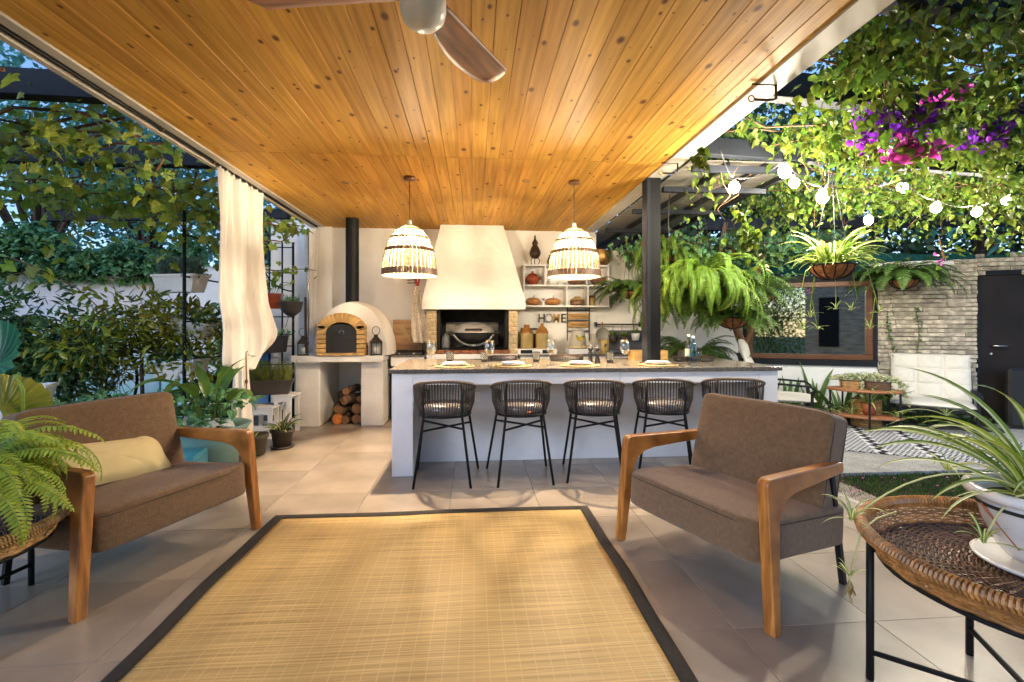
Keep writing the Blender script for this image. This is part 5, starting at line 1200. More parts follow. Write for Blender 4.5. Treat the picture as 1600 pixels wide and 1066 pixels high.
# ------------------------------------------------------------------ woven tray tables
def tray_table(loc, r, zr, mcol, legs, label, rz=0, handles=True):
    t = thing('rattan_tray_table', label, 'side table', (loc[0], loc[1], 0), rz, 'rattan tray tables')
    zb_ = zr-.075
    b = MB(); 
    for k in range(3): b.tube([((r-.004+.006*math.cos(k*2.1))*math.cos(a), (r-.004+.006*math.cos(k*2.1))*math.sin(a), zr-.006+.006*math.sin(k*2.1)) for a in [2*PI*i/72 for i in range(72)]], .011, 6, closed=True)
    b.build('rim', mcol, t)
    b = MB(); n = int(2*PI*r/.0125)
    for i in range(n):
        a = 2*PI*i/n; c_ = Vector((math.cos(a), math.sin(a), 0)); tg = Vector((-math.sin(a), math.cos(a), 0)); o0 = c_*(r-.004)+Vector((0,0,zr-.005))
        b.tube([o0+c_*.019*math.cos(q)+Vector((0,0,.019*math.sin(q)))+tg*(.0065*q/(2*PI)) for q in [2*PI*j/8 for j in range(8)]], .0048, 4, closed=True)
    o = b.build('rim_wrapping', mcol, t); o['kind'] = 'stuff'
    b = MB(); n = 76
    for i in range(n):
        a = 2*PI*i/n; c_ = Vector((math.cos(a), math.sin(a), 0))
        b.tube([c_*(r-.045)+Vector((0,0,zb_)), c_*(r-.012)+Vector((0,0,zr-.012))], .004, 5, caps=False)
    for k in range(7):
        q = k/7; rr_ = r-.043+.032*q; z = zb_+.005+(zr-zb_-.018)*q; ph = k*PI
        b.tube([((rr_+.004*math.cos(38*a+ph))*math.cos(a), (rr_+.004*math.cos(38*a+ph))*math.sin(a), z) for a in [2*PI*i/152 for i in range(152)]], .0042, 4, closed=True)
    for k in range(2): b.tube([((r-.042-.004*k)*math.cos(a), (r-.042-.004*k)*math.sin(a), zb_-.004+.003*math.sin(20*a+k*PI)) for a in [2*PI*i/140 for i in range(140)]], .007, 5, closed=True)
    o = b.build('woven_side', mcol, t); o['kind'] = 'stuff'
    b = MB(); k = 0; rr_ = .02
    while rr_ < r-.045:       # wicker floor: rings over and under spokes
        ns = 64 if rr_ > .1 else 32; nn = ns*2
        b.tube([(rr_*math.cos(a), rr_*math.sin(a), zb_+.004*math.cos(ns/2*a+k*PI)) for a in [2*PI*i/nn for i in range(nn)]], .0046, 4, closed=True, flat=.7)
        rr_ += .0092; k += 1
    for i in range(32): a = 2*PI*i/32; b.tube([(.015*math.cos(a), .015*math.sin(a), zb_),((r-.045)*math.cos(a), (r-.045)*math.sin(a), zb_)], .0034, 4, caps=False)
    o = b.build('woven_base', M['rattan_d'] if mcol == M['rattan'] else M['rattan_d'], t); o['kind'] = 'stuff'
    b = MB(); b.lathe([(0,zb_-.012),(r-.05,zb_-.012)], 48); b.build('base_lining', M['rattan_d'], t)
    b = MB(); b.tube([((r-.05)*math.cos(a), (r-.05)*math.sin(a), zb_-.022) for a in [2*PI*i/48 for i in range(48)]], .008, 6, closed=True); b.build('ring_frame', M['steel'], t)
    for (a, rl_) in legs:
        a = R(a); b = MB(); b.tube([(rl_*math.cos(a), rl_*math.sin(a), 0),(rl_*math.cos(a), rl_*math.sin(a), zb_-.0)], .0125, 8); b.build('leg', M['steel'], t)
        b = MB(); b.tube([(rl_*math.cos(a), rl_*math.sin(a), zb_-.03),((r-.06)*math.cos(a)*.8, (r-.06)*math.sin(a)*.8, zb_-.03)], .007, 6); b.build('bracket', M['steel'], t)
    for i in range(len(legs)//2):
        (a, r1), (c_, r2) = legs[i], legs[i+len(legs)//2]; a, c_ = R(a), R(c_)
        b = MB(); b.tube([(r1*math.cos(a), r1*math.sin(a), .10+.004*i),(r2*math.cos(c_), r2*math.sin(c_), .10+.004*i)], .0095, 8); b.build('stretcher', M['steel'], t)
    return t
tray_table((1.76, 1.34), .46, .575, M['rattan'], [(140, .43), (66, .40), (-40, .43), (-114, .40)], 'oval looking brown rattan tray table holding the white pot on the right')
tray_table((-2.25, 2.1), .47, .455, M['rattan_y'], [(-18, .45), (80, .44), (162, .45), (260, .44)], 'yellow rattan tray table under the fern at the left edge')
# white pot with spider plant
PC = Vector((1.80, 1.36, .507))
sp = thing('spider_plant', 'striped spider plant in a white glazed pot on the rattan tray', 'potted plant', PC)
glz = mat('streaked_glaze', (.60,.56,.57), .2, var=.1, scale=5, speck=None, stretch=(1,1,1), alt=(.68,.65,.66), spec=.6)
pot('pot', [(0,.03),(.09,.03),(.115,.06),(.15,.14),(.172,.225),(.172,.235),(.158,.237),(.152,.225),(.10,.06),(0,.05)], glz, (0,0,0), None, None, parent=sp, n=48)
pot('rim', [(.172,.218),(.192,.224),(.200,.238),(.196,.252),(.182,.256),(.166,.25),(.166,.235)], glz, (0,0,0), None, None, parent=sp, n=48)
pot('saucer', [(0,.0),(.13,.0),(.175,.022),(.178,.03),(.168,.03),(.12,.012),(0,.012)], M['plate'], (0,0,0), None, None, parent=sp, n=48)
pot('dark_band', [(.1705,.195),(.1735,.207)], M['iron'], (0,0,0), None, None, parent=sp, n=48)
b = MB(); b.tube([((.172-.05*t)*math.cos(2.8+.5*t), (.172-.05*t)*math.sin(2.8+.5*t), .2-.12*t) for t in [i/8 for i in range(9)]], .004, 5); b.build('painted_curl', M['terracotta'], sp)
pot('soil', [(0,.215),(.158,.215)], M['soil'], (0,0,0), None, None, parent=sp)
blades(sp, 58, .26, .46, 'spider', spider_set, Vector((0,0,.22)), spread=.06)
blades(sp, 9, .45, .60, 'spider', spider_set, Vector((0,0,.22)), R(110), R(200), spread=.05)
def runner(parent, pts, mk=3, L0=.08, L1=.16):
    b = MB(); b.tube(pts, .0032, 5); b.build('runner', M['spider_w'], parent)
    for k in range(mk):
        p = Vector(pts[-1-k*2] if k*2 < len(pts)-1 else pts[-1]); blades(parent, 11, L0, L1, 'spider', spider_set, p, spread=.008)
        b = MB(); b.lathe([(0,-.005),(.006,0),(0,.008)], 6, c=p); b.build('plantlet_crown', M['spider_w'], parent)
def arc(a, c, h, n=9, sag=0): a, c = Vector(a), Vector(c); return [a.lerp(c, i/n)+Vector((0,0,4*h*(i/n)*(1-i/n))) for i in range(n+1)]
def loc_(p): return p-PC
runner(sp, arc((-.05,.02,.25), loc_(on(1330, 812, .60)), .10), 1, .08, .15)
runner(sp, arc((-.05,.06,.25), loc_(dep(1480, 735, 1.8)), .05), 1, .06, .14)
runner(sp, [loc_(Vector(p)) for p in (on(1400,800,.60), on(1370,810,.60), on(1345,830,.57), dep(1335,870,1.72), dep(1328,900,1.72))], 1, .05, .1)
runner(sp, arc((-.1,-.05,.25), (-.22,.0,.10), .06), 1, .06, .14); runner(sp, arc((-.05,-.12,.25), (-.12,-.24,.12), .06), 1, .06, .14)
b = MB(); p0_ = loc_(dep(1328, 905, 1.72))
for k in range(16): a = rnd(0,6.28); b.tube([p0_, p0_+Vector((.012*math.cos(a), .012*math.sin(a), -.03)), p0_+Vector((.018*math.cos(a+1), .018*math.sin(a+1), -rnd(.05,.08)))], .0018, 4)
b.build('aerial_root', M['dry'], sp)
# fern in a bowl on the left table
FC = Vector((-2.08, 2.05, .42))
fn = thing('boston_fern', 'bright green fern spilling over the yellow tray table at the left edge', 'fern', FC)
pot('bowl', [(0,0),(.10,0),(.15,.20),(.14,.205),(0,.18)], M['greypot'], (0,0,0), None, None, parent=fn)
fronds(fn, 120, .38, .60, M['fern_y'], 'fernY', up=(.45,1.35), droop=(.85,1.5), base=Vector((0,0,.21)), spread=.07, w=.12, pairs=30)
# ------------------------------------------------------------------ potted plants by the left chair and the oven
def floorpot(px, py, prof, m_, label, cat='potted plant', name='potted_plant'):
    p = on(px, py, 0); t = thing(name, label, cat, (p.x, p.y, 0)); pot('pot', prof, m_, (0,0,0), None, None, parent=t, n=32); return t
lp = thing('broad_leaf_plant', 'tall broad leaved plant in a wide pale teal bowl behind the left armchair', 'potted plant', (-2.28, 4.35, 0))
pot('bowl', [(0,.02),(.20,.02),(.24,.3),(.30,.40),(.315,.42),(.29,.425),(.25,.38),(0,.36)], M['teal_pot'], (0,0,0), None, None, parent=lp, n=40)
b = MB(); b.bb(-.22,.22,-.22,.22,.0,.019); b.build('base_plate', M['blue_box'], lp)
def spath_set(): 
    out = []
    for u, d, w in ((1.3,1.8,.085),(1.15,2.3,.08),(1.4,1.2,.07),(.9,1.9,.085)):
        b = MB(); pts = []; p = Vector((0,0,0)); n = 18
        for i in range(n+1):
            t = i/n; el = u-d*max(0, t-.3)**1.3*1.5; pts.append((p.copy(), el)); p = p+Vector((0, math.cos(el), math.sin(el)))/n
        b.tube([q for q, _ in pts[:9]], .008, 5)
        vs = []
        for i in range(7, n+1):
            q, el = pts[i]; t = (i-7)/(n-7); ww = w*math.sin(PI*min(1, t**.75))*1.0+.001; nr = Vector((0,-math.sin(el),math.cos(el)))
            vs += [q+Vector((-ww,0,0))+nr*ww*.35, q, q+Vector((ww,0,0))+nr*ww*.35]
        m = n-7; b.add(vs, [(3*i+j, 3*i+j+1, 3*i+4+j, 3*i+3+j) for i in range(m) for j in (0,1)], True); out.append(b.mesh('broad_leaf', M['spath']))
    return out
blades(lp, 8, .6, .9, 'spath', spath_set, Vector((0,0,.38)), spread=.08)
b = MB()
for (x,y,z,a,c_) in ((-.12,-.05,.45,.4,0),(.02,-.1,.44,-.5,1),(.1,.02,.43,.9,1)): b.box((x,y,z), (.16,.11,.012), (.5,.3,a))
b.build('plant_label', M['white'], lp)
o = MB().box((0,0,0), (.50,.36,.30), None, .02).build('blue_tub', M['blue_box'], None, (-2.34, 3.82, .15), R(15)); tagk(o, 'blue plastic tub on the floor behind the left armchair', 'tub')
def smallplant(px, py, s, pm_, label, key, mk, n=16, L0=.14, L1=.26, saucer=True):
    p = on(px, py, 0); t = thing('potted_plant', label, 'potted plant', (p.x, p.y, 0))
    pot('pot', [(0,.015),(.10*s,.015),(.125*s,.20*s),(.14*s,.20*s),(.142*s,.235*s),(.13*s,.235*s),(.12*s,.2*s),(0,.19*s)], pm_, (0,0,0), None, None, parent=t, n=28)
    if saucer: pot('saucer', [(0,0),(.12*s,0),(.14*s,.03*s),(.13*s,.03*s),(0,.012)], pm_, (0,0,0), None, None, parent=t, n=28)
    blades(t, n, L0, L1, key, mk, Vector((0,0,.2*s)), spread=.05)
dr_set = lambda: [blade_mesh(M['spath'], M['varieg'], 1, .10, u, d, True, tw) for u, d, tw in ((1.3,1.5,.2),(.9,1.6,-.3),(.6,1.2,.3))]
smallplant(441, 700, .85, M['greypot'], 'small dark pot with pointed leafy plant on a saucer near the oven', 'drac', dr_set, 18, .16, .28)
smallplant(398, 712, .9, M['olivepot'], 'olive plastic pot between the teal bowl and the dark pot', 'drac', dr_set, 5, .1, .16, False)
# white stands with grass trough
def xstand(px0, px1, y, ztop, label):
    t = thing('white_stand', label, 'plant stand', (0,0,0), 0, 'white wooden stands'); a, c_ = at(px0, 600, y), at(px1, 600, y)
    for x in (a.x, c_.x):
        for yy in (y, y+.26): b = MB(); b.bb(x-.02, x+.02, yy-.02, yy+.02, 0, ztop); b.build('leg', M['white'], t)
    for z in (ztop-.03, .12):
        for yy in (y-.012, y+.272): b = MB(); b.bb(a.x-.03, c_.x+.03, yy-.01, yy+.01, z-.028, z+.028); b.build('rail', M['white'], t)
    b = MB(); b.bb(a.x-.04, c_.x+.04, y-.03, y+.29, ztop+.001, ztop+.02); b.build('top', M['white'], t)
xstand(432, 452, 5.75, .45, 'narrow white wooden stand next to the oven pier'); xstand(392, 422, 5.6, .34, 'low white wooden stand under the grassy trough')
def trough(p, L_, w, h, m_, label, rz=0, tilt=0, plants=None, cat='planter'):
    t = thing('planter', label, cat, p, rot=(0, tilt, rz))
    b = MB(); x, y = L_/2, w/2; k = .8
    vs = [(-x*k,-y*k,0),(x*k,-y*k,0),(x*k,y*k,0),(-x*k,y*k,0),(-x,-y,h),(x,-y,h),(x,y,h),(-x,y,h),(-x*.94,-y*.86,h),(x*.94,-y*.86,h),(x*.94,y*.86,h),(-x*.94,y*.86,h),(-x*.9,-y*.8,h*.8),(x*.9,-y*.8,h*.8),(x*.9,y*.8,h*.8),(-x*.9,y*.8,h*.8)]
    fs = [(3,2,1,0)]+[(i,(i+1)%4,4+(i+1)%4,4+i) for i in range(4)]+[(4+i,4+(i+1)%4,8+(i+1)%4,8+i) for i in range(4)]+[(8+i,8+(i+1)%4,12+(i+1)%4,12+i) for i in range(4)]+[(12,13,14,15)]
    b.add(vs, fs); b.build('trough', m_, t)
    b = MB()
    for (a0,a1,c0,c1) in ((-x-.006,x+.006,-y-.006,-y+.006),(-x-.006,x+.006,y-.006,y+.006),(-x-.006,-x+.006,-y+.006,y-.006),(x-.006,x+.006,-y+.006,y-.006)): b.bb(a0,a1,c0,c1,h-.02,h+.004)
    b.build('rim', m_, t)
    if plants: plants(t, x, y, h)
    return t
def herb(n, hh, m_, key='h', w=.006):
    def f(t, x, y, h):
        b = MB()
        for _ in range(n):
            px_, py_ = rnd(-x*.9, x*.9), rnd(-y*.8, y*.8); lx, ly = rnd(-.35,.35), rnd(-.35,.35); H_ = hh*rnd(.5,1.1)
            a = rnd(0,PI); dx, dy = math.cos(a)*w*.4, math.sin(a)*w*.4; p = Vector((px_,py_,h*.85)); d = Vector((lx,ly,1)).normalized()
            b.add([p-Vector((dx,dy,0)), p+Vector((dx,dy,0)), p+d*H_*.6+Vector((dx,dy,0)), p+d*H_, p+d*H_*.6-Vector((dx,dy,0))], [(0,1,2,3,4)])
            for k in range(5):
                q = p+d*H_*rnd(.2,1); e = Vector((rnd(-1,1),rnd(-1,1),rnd(0,1))).normalized()*rnd(.01,.03); s_ = e.cross(d).normalized()*w*.5; b.add([q, q+e*.5+s_, q+e, q+e*.5-s_], [(0,1,2,3)])
        o = b.build('foliage', m_, t); o['kind'] = 'stuff'
    return f
p = at(415, 598, 5.75); trough((p.x, 5.86, .47), .52, .22, .17, M['greypot'], 'grey brown trough of golden green herb grass on the white stand', R(14), 0, herb(420, .26, M['lav']))
# trellises
def trellis(x, y0, y1, zt, label, rungs, ymid=()):
    t = thing('trellis', label, 'trellis', (x, y0, 0), 0, 'black metal trellises')
    for yy in (0, y1-y0): b = MB(); b.tube([(0,yy,0),(0,yy,zt-.25)], .016, 8); b.build('post', M['steelb'], t)
    b = MB(); b.tube([(0, (y1-y0)*(1-math.cos(a))/2, zt-.25+.25*math.sin(a)) for a in [PI*i/14 for i in range(15)]], .014, 8); b.build('arch', M['steelb'], t)
    for yy in ymid: b = MB(); b.tube([(0,yy,0),(0,yy,zt-.1)], .009, 6); b.build('upright', M['steelb'], t)
    for z in rungs: b = MB(); b.tube([(0,0,z),(0,y1-y0,z)], .009, 6); b.build('rung', M['steelb'], t)
    return t
pA = atx(290, 500, -2.75); trellis(-2.75, pA.y-.02, pA.y+.75, 2.62, 'black arched trellis carrying three white planters left of the curtain', (.55,.95,1.32,1.75,2.15), ())
t = thing('wall_trellis', 'black metal trellis with plants between curtain and oven', 'trellis', (0,0,0), 0, 'black metal trellises')
for px in (421, 441, 458):
    p = at(px, 500, 6.75); b = MB(); b.tube([(p.x,6.75,0),(p.x,6.75,2.42)], .012 if px != 458 else .017, 8); b.build('post', M['steelb'], t)
p0, p1 = at(405, 500, 6.75), at(459, 500, 6.75)
for z in (.75,1.0,1.16,1.4,1.62,2.0,2.35): b = MB(); b.tube([(p0.x-.5,6.75,z),(p1.x,6.75,z)], .008, 6); b.build('rung', M['steelb'], t)
b = MB(); q = at(459, 500, 6.75); b.tube([(q.x-.45*math.sin(a)**1, 6.75, 1.75+.55*(1-math.cos(a))) for a in [PI/2*i/10 for i in range(11)]], .01, 6); b.build('curved_brace', M['steelb'], t)
# lattice panel
b = MB(); a, c_ = at(372, 332, 7.0), at(449, 408, 7.0)
n = 14; w_, h_ = c_.x-a.x, a.z-c_.z
for k in range(-8, 16):
    for s in (1,-1):
        x0 = k*.09; pts = []
        xs, xe = x0, x0+h_; 
        lo_, hi_ = max(xs, 0), min(xe, w_)
        if hi_ <= lo_: continue
        if s > 0: q1, q2 = Vector((lo_, 0, lo_-xs)), Vector((hi_, 0, hi_-xs))
        else: q1, q2 = Vector((w_-lo_, .008, lo_-xs)), Vector((w_-hi_, .008, hi_-xs))
        if (q2-q1).length > .02: b.bar(q1, q2, .022, .006)
lt = thing('lattice_panel', 'dark green diagonal lattice on the wall behind the curtain', 'lattice', (a.x, 7.30, c_.z)); b.build('lattice', mat('green_black_paint', (.015,.03,.02), .6), lt)
b = MB(); b.bb(0,w_,-.012,.018,-.03,0); b.bb(0,w_,-.012,.018,h_,h_+.03); b.bb(w_,w_+.03,-.012,.018,-.03,h_+.03); b.build('frame', M['steelb'], lt)
# white planters on the left trellis
def ptr(px0, px1, py, y, label, tiltz, pl_, rz=0, m_=None, h=.17):
    a, c_ = at(px0, py, y), at(px1, py, y); return trough(((a.x+c_.x)/2, y, a.z-h), abs(c_.x-a.x), .2, h, m_ or M['whitepl'], label, rz, tiltz, pl_)
Y_ = pA.y+.2
def broad(n, L0, L1, key, tm_, mj, hh=.15):
    def f(t, x, y, h):
        Ms = []
        for _ in range(n):
            p = Vector((rnd(-x*1.05,x*1.05), rnd(-y*1.2,y*1.2), h*.8+rnd(0,hh))); d = Vector((rnd(-1,1), rnd(-1,1), rnd(-.5,.9))); Ms.append(leaf_M(p, d, rnd(L0,L1), rnd(-1,1)))
        joined('foliage', [tm_], Ms, mj, t)
    return f
ptr(243, 322, 430, Y_, 'uppermost white planter on the left trellis overflowing with feathery herbs', 0, lambda t,x,y,h: (herb(500, .22, M['sage'])(t,x,y,h), broad(160,.03,.06,'s',SM,M['sage'],.2)(t,x,y,h)), R(-14))
ptr(268, 330, 500, Y_+.05, 'middle white planter on the left trellis tilted down to the right', R(12), broad(170, .03, .07, 's', HE, M['dark'], .16), R(-10))
ptr(238, 326, 565, Y_-.02, 'lowest white planter on the left trellis just above the armchair', R(-6), broad(190, .04, .08, 's', HE, M['dark'], .14), R(-16))
p = at(455, 470, 6.55); o = thing('hanging_bowl', 'black half round bowl planter hanging on the trellis left of the oven', 'planter', (p.x, 6.55, p.z-.02)); 
pot('bowl', [(0,-.19),(.05,-.18),(.12,-.12),(.15,0),(.155,.005),(.14,.0),(0,-.03)], M['greypot'], (0,0,0), None, None, parent=o); b = MB(); herb(90, .1, M['hedge'])(o, .1, .1, 0); b.tube([(.05,0,-.18),(.02,-.03,-.3),(.06,-.02,-.4)], .004, 5); b.tube([(-.03,0,-.18),(-.06,-.03,-.33)], .004, 5); b.build('root', M['bark'], o)
o = pot('trough_brown', [(0,0),(.02,0)], M['greypot'], (0,0,0), 'x', 'x'); bpy.data.objects.remove(o)
pq = at(432, 540, 6.6); trough((pq.x-.06, 6.6, pq.z-.10), .40, .2, .22, M['greypot'], 'dark brown trough low on the trellis left of the oven', R(4), R(-4), broad(60,.04,.08,'s',HE,M['hedge'],.1))
pq = at(432, 478, 6.62); o = trough((pq.x-.06, 6.62, pq.z-.04), .26, .16, .2, M['terra_glz'], 'red pot with leafy plant on the upper rung of the oven trellis', R(10), 0, None)
blades(o, 12, .2, .36, 'spath', spath_set, Vector((0,0,.17)), spread=.06)
o = thing('rolling_pin', 'upright brown wooden pole behind the black hanging bowl', 'pole', at(478, 480, 6.9)); b = MB(); b.tube([(0,0,-1.2),(0,0,.14)], .022, 10); b.build('pole', M['darkwood'], o)
b = MB(); b.box((0,0,0), (.9,.02,1.1)); o = b.build('blue_light_panel', mat('wall_blue_light', (.10,.22,.42), .8, var=.25, scale=3), None, (at(430, 540, 7.33).x-.1, 7.33, .62)); tagk(o, 'blue panel standing in for blue light on the white wall behind the oven trellis', 'panel')  # the wall is white; its blue skylight is put into this panel's colour
from mathutils import noise as mnoise
bulbs = [(1147,293,3.9,.5),(1226,268,3.5,1.0),(1241,286,4.4,.6),(1285,308,3.6,1.15),(1357,344,5.0,.35),(1410,293,4.3,.4),(1462,325,4.6,.45),(1526,331,4.8,.4),(1573,312,4.5,.4)]
BULBP = [dep(a, b_, c_) for a, b_, c_, d_ in bulbs]
# ------------------------------------------------------------------ garden on the right: chair, table, rug
def metal_chair(loc, rz, label, w=.62):
    t = thing('garden_armchair', label, 'garden chair', loc, rz, 'white cushioned garden armchairs'); h = w/2
    for s in (-1,1):
        for y in (-.3, .3): b = MB(); b.bar((s*h, y, 0), (s*h, y, .38 if y > 0 else .55), .03); b.build('leg', M['steel'], t)
        b = MB(); A_ = [Vector((s*(h+.01), -.30+.0, .52)), Vector((s*(h+.01), -.33, .57)), Vector((s*(h+.01), -.28, .61)), Vector((s*(h+.01), .0, .625)), Vector((s*(h+.01), .3, .61))]
        b.strip([p+Vector((-.03,0,0)) for p in A_], [p+Vector((.03,0,0)) for p in A_]); b.build('armrest', M['steelb'], t, solid=.022)
        b = MB(); b.bar((s*h, .30, .3), (s*h*.95, .47, 1.0), .03); b.build('back_post', M['steel'], t)
    b = MB(); 
    for y in (-.3,.3): b.bar((-h,y,.36),(h,y,.36), .03)
    for s in (-1,1): b.bar((s*h,-.3,.36),(s*h,.3,.36), .03)
    b.build('seat_frame', M['steel'], t)
    def tuft(sx, sy, th_, nx, ny):
        def f(u, v):
            x, y = (u-.5)*2, (v-.5)*2; e = (max(0, 1-abs(x)**6)*max(0, 1-abs(y)**6))**.35
            q = abs(math.sin(u*PI*nx))**.35*abs(math.sin(v*PI*ny))**.35; return Vector((x*sx, y*sy, th_*e*(.42+.58*q)+.003*math.sin(x*23)*math.sin(y*19)))
        return f
    b = MB(); g = tuft(h*.97, .33, .06, 1, 1); b.grid(g, 36, 24); b.grid(lambda u, v: Vector((g(1-u, v).x, g(1-u, v).y, -g(1-u, v).z*.7)), 36, 24); b.build('seat_cushion', M['cushion'], t, (0,-.02,.43))
    b = MB(); g2 = tuft(h*.98, .38, .075, 3, 3); b.grid(g2, 48, 48); b.grid(lambda u, v: Vector((g2(1-u, v).x, g2(1-u, v).y, -g2(1-u, v).z*.5)), 48, 24); b.build('back_cushion', M['cushion'], t, (0,.36,.80), rot=(R(74),0,0))
    return t
gc = on(1465, 662, 0)
gch = metal_chair((5.62, 5.45, 0), R(-44), 'garden armchair with tufted ivory cushions in front of the stone wall', .80); gch.scale.z = .78
gch = metal_chair((3.75, 5.55, 0), R(58), 'ivory cushioned garden chair half hidden behind the right end of the bar', .56); gch.scale.z = .95
# oval two tier side table
T0 = on(1350, 671, 0); so = thing('two_tier_table', 'oval two tier table with black legs and brown tops in the garden', 'side table', T0, R(-40))
ZT1 = .485
for nm, z in (('table_top', ZT1), ('lower_shelf', .17)):
    b = MB(); b.lathe([(0,z-.012),(.38,z-.012),(.392,z-.006),(.392,z+.012),(.38,z+.018),(0,z+.018)], 48, sy=.6); b.build(nm, mat('orange_brown_slats', (.30,.12,.05), .5, var=.3, scale=1, stretch=(4,40,4)) if nm == 'table_top' else bpy.data.materials['orange_brown_slats'], so)
for x, y in ((-.345,-.09),(.345,-.09),(-.22,.185),(.24,.185),(.05,-.225)): b = MB(); b.bar((x,y,0),(x,y,ZT1-.013), .022); b.build('leg', M['steel'], so)
def basket(loc, sx, sy, h, m_, label, rz):
    t = thing('wicker_basket', label, 'basket', loc, rz, 'wicker baskets on the oval table'); b = MB()
    for k in range(8): z = .005+k*(h-.01)/7; b.tube([(sx*(1+.08*z/h)*math.copysign(abs(math.cos(a))**.6, math.cos(a)), sy*math.copysign(abs(math.sin(a))**.6, math.sin(a))+.003*math.cos(14*a+k*PI), z) for a in [2*PI*i/56 for i in range(56)]], .0062, 5, closed=True)
    b.build('weave', m_, t)
    b = MB(); b.tube([(sx*1.08*math.copysign(abs(math.cos(a))**.6, math.cos(a)), sy*1.05*math.copysign(abs(math.sin(a))**.6, math.sin(a)), h) for a in [2*PI*i/40 for i in range(40)]], .008, 5, closed=True); b.build('rim', M['greypot'], t)
    b = MB(); b.bb(-sx*.9, sx*.9, -sy*.9, sy*.9, .01, h*.85); b.build('lining', M['soil'], t); return t
ca, sa = math.cos(R(-40)), math.sin(R(-40))
def tl(x, y, z): return Vector((T0.x+x*ca-y*sa, T0.y+x*sa+y*ca, z))
basket(tl(-.13,-.03,ZT1+.019), .11, .08, .10, M['rattan_y'], 'honey coloured wicker basket, left one on the oval table', R(-40)); basket(tl(.13,-.05,ZT1+.019), .12, .08, .10, M['rattan_d'], 'greyish wicker basket, right one on the oval table', R(-40))
vp = thing('trailing_ivy', 'cream variegated trailing plant spilling over the oval table', 'trailing plant', tl(0,0,ZT1+.1))
Ms = []
for _ in range(900):
    x = rnd(-.34,.44); e = max(0, 1-((x-.03)/.42)**2); y = rnd(-.1,.14); z = rnd(0,.09)*e+.02
    if x > .31: z = .06-(x-.31)*rnd(.5,3.0)
    p = tl(x, y, 0)-tl(0,0,0); Ms.append(leaf_M(Vector((p.x,p.y,z)), Vector((rnd(-1,1),rnd(-1,1),rnd(-.6,.7))), rnd(.022,.042), rnd(-1,1)))
for _ in range(60):
    t_ = rnd(0,1); p = tl(-.02, -.14, 0)-tl(0,0,0); Ms.append(leaf_M(Vector((p.x+rnd(-.02,.02),p.y,.04-.2*t_)), Vector((rnd(-1,1),rnd(-1,1),-.5)), .03))
joined('foliage', [HE], Ms, M['varieg'], vp)
sp2 = thing('spider_plant', 'spider plant in an orange pot on the lower shelf of the oval table', 'potted plant', tl(.05,.0,.19))
pot('pot', [(0,0),(.06,0),(.085,.14),(.075,.14),(0,.12)], M['terracotta'], (0,0,0), None, None, parent=sp2); blades(sp2, 44, .22, .42, 'spider', spider_set, Vector((0,0,.13)), spread=.03)
for k, (x, lb) in enumerate(((-.3,'small spider plantlet at the left end of the lower shelf'),(.33,'small spider plantlet at the right end of the lower shelf'),(-.13,'small spider plantlet left of the orange pot'))):
    t = thing('spider_plant', lb, 'plant', tl(x,-.05,.19)); blades(t, 26, .10, .20, 'spider', spider_set, Vector((0,0,.0)), spread=.03)
t = thing('spider_plant', 'spider plantlet hanging right of the oval table on a long runner', 'plant', tl(.55,-.1,.18)); blades(t, 18, .10, .17, 'spider', spider_set, Vector((.18,-.1,.08)), spread=.01); b = MB(); b.tube(arc((-.35,0,.1),(.18,-.1,.08),.06), .003, 5); b.build('runner', M['spider_w'], t)
bk = thing('storage_basket', 'tall orange wicker basket between the oval table and garden chair', 'basket', (4.92,5.62,0)); b = MB()
for k in range(14): b.tube([(.15*math.cos(a), .15*math.sin(a)+.003*math.cos(12*a+k*PI), .01+.026*k) for a in [2*PI*i/40 for i in range(40)]], .013, 5, closed=True)
b.build('weave', M['rattan_y'], bk)
# black and white outdoor rug
def bw_mat():
    m = bpy.data.materials.new('ethnic_rug'); m.use_nodes = True; nt = m.node_tree; N = nt.nodes; L = nt.links; bs = N['Principled BSDF']; bs.inputs['Roughness'].default_value = .85
    tc = N.new('ShaderNodeTexCoord'); sx = N.new('ShaderNodeSeparateXYZ'); L.new(tc.outputs['Object'], sx.inputs[0])
    def mth(op, a, bv=0.0):
        n = N.new('ShaderNodeMath'); n.operation = op
        for i, q in enumerate((a, bv)):
            if hasattr(q, 'is_linked'): L.new(q, n.inputs[i])
            else: n.inputs[i].default_value = q
        return n.outputs[0]
    X, Y = sx.outputs['X'], sx.outputs['Y']
    band = mth('FRACT', mth('MULTIPLY', X, 1/.42)); inb = mth('LESS_THAN', band, .30)       # wide zigzag bands
    zz = mth('PINGPONG', mth('MULTIPLY', Y, 1/.16), .5); z1 = mth('FRACT', mth('ADD', mth('MULTIPLY', X, 1/.14), zz)); zig = mth('LESS_THAN', z1, .5)
    dx = mth('PINGPONG', mth('MULTIPLY', X, 1/.09), .5); dy = mth('PINGPONG', mth('MULTIPLY', Y, 1/.11), .5); dm = mth('FRACT', mth('MULTIPLY', mth('ADD', dx, dy), 2.0)); dia = mth('LESS_THAN', dm, .5)
    mx = N.new('ShaderNodeMix'); L.new(inb, mx.inputs[0]); L.new(dia, mx.inputs[2]); L.new(zig, mx.inputs[3])
    c = N.new('ShaderNodeMix'); c.data_type = 'RGBA'; L.new(mx.outputs[0], c.inputs[0]); c.inputs[6].default_value = (.012,.012,.015,1); c.inputs[7].default_value = (.72,.72,.72,1); L.new(c.outputs[2], bs.inputs['Base Color']); return m
b = MB(); b.bb(-1.1, 1.1, -.75, .75, 0, .006); r2 = b.build('outdoor_rug', bw_mat(), None, (4.72, 4.86, .013), R(-30)); tagk(r2, 'black and white patterned outdoor rug under the oval table', 'rug')
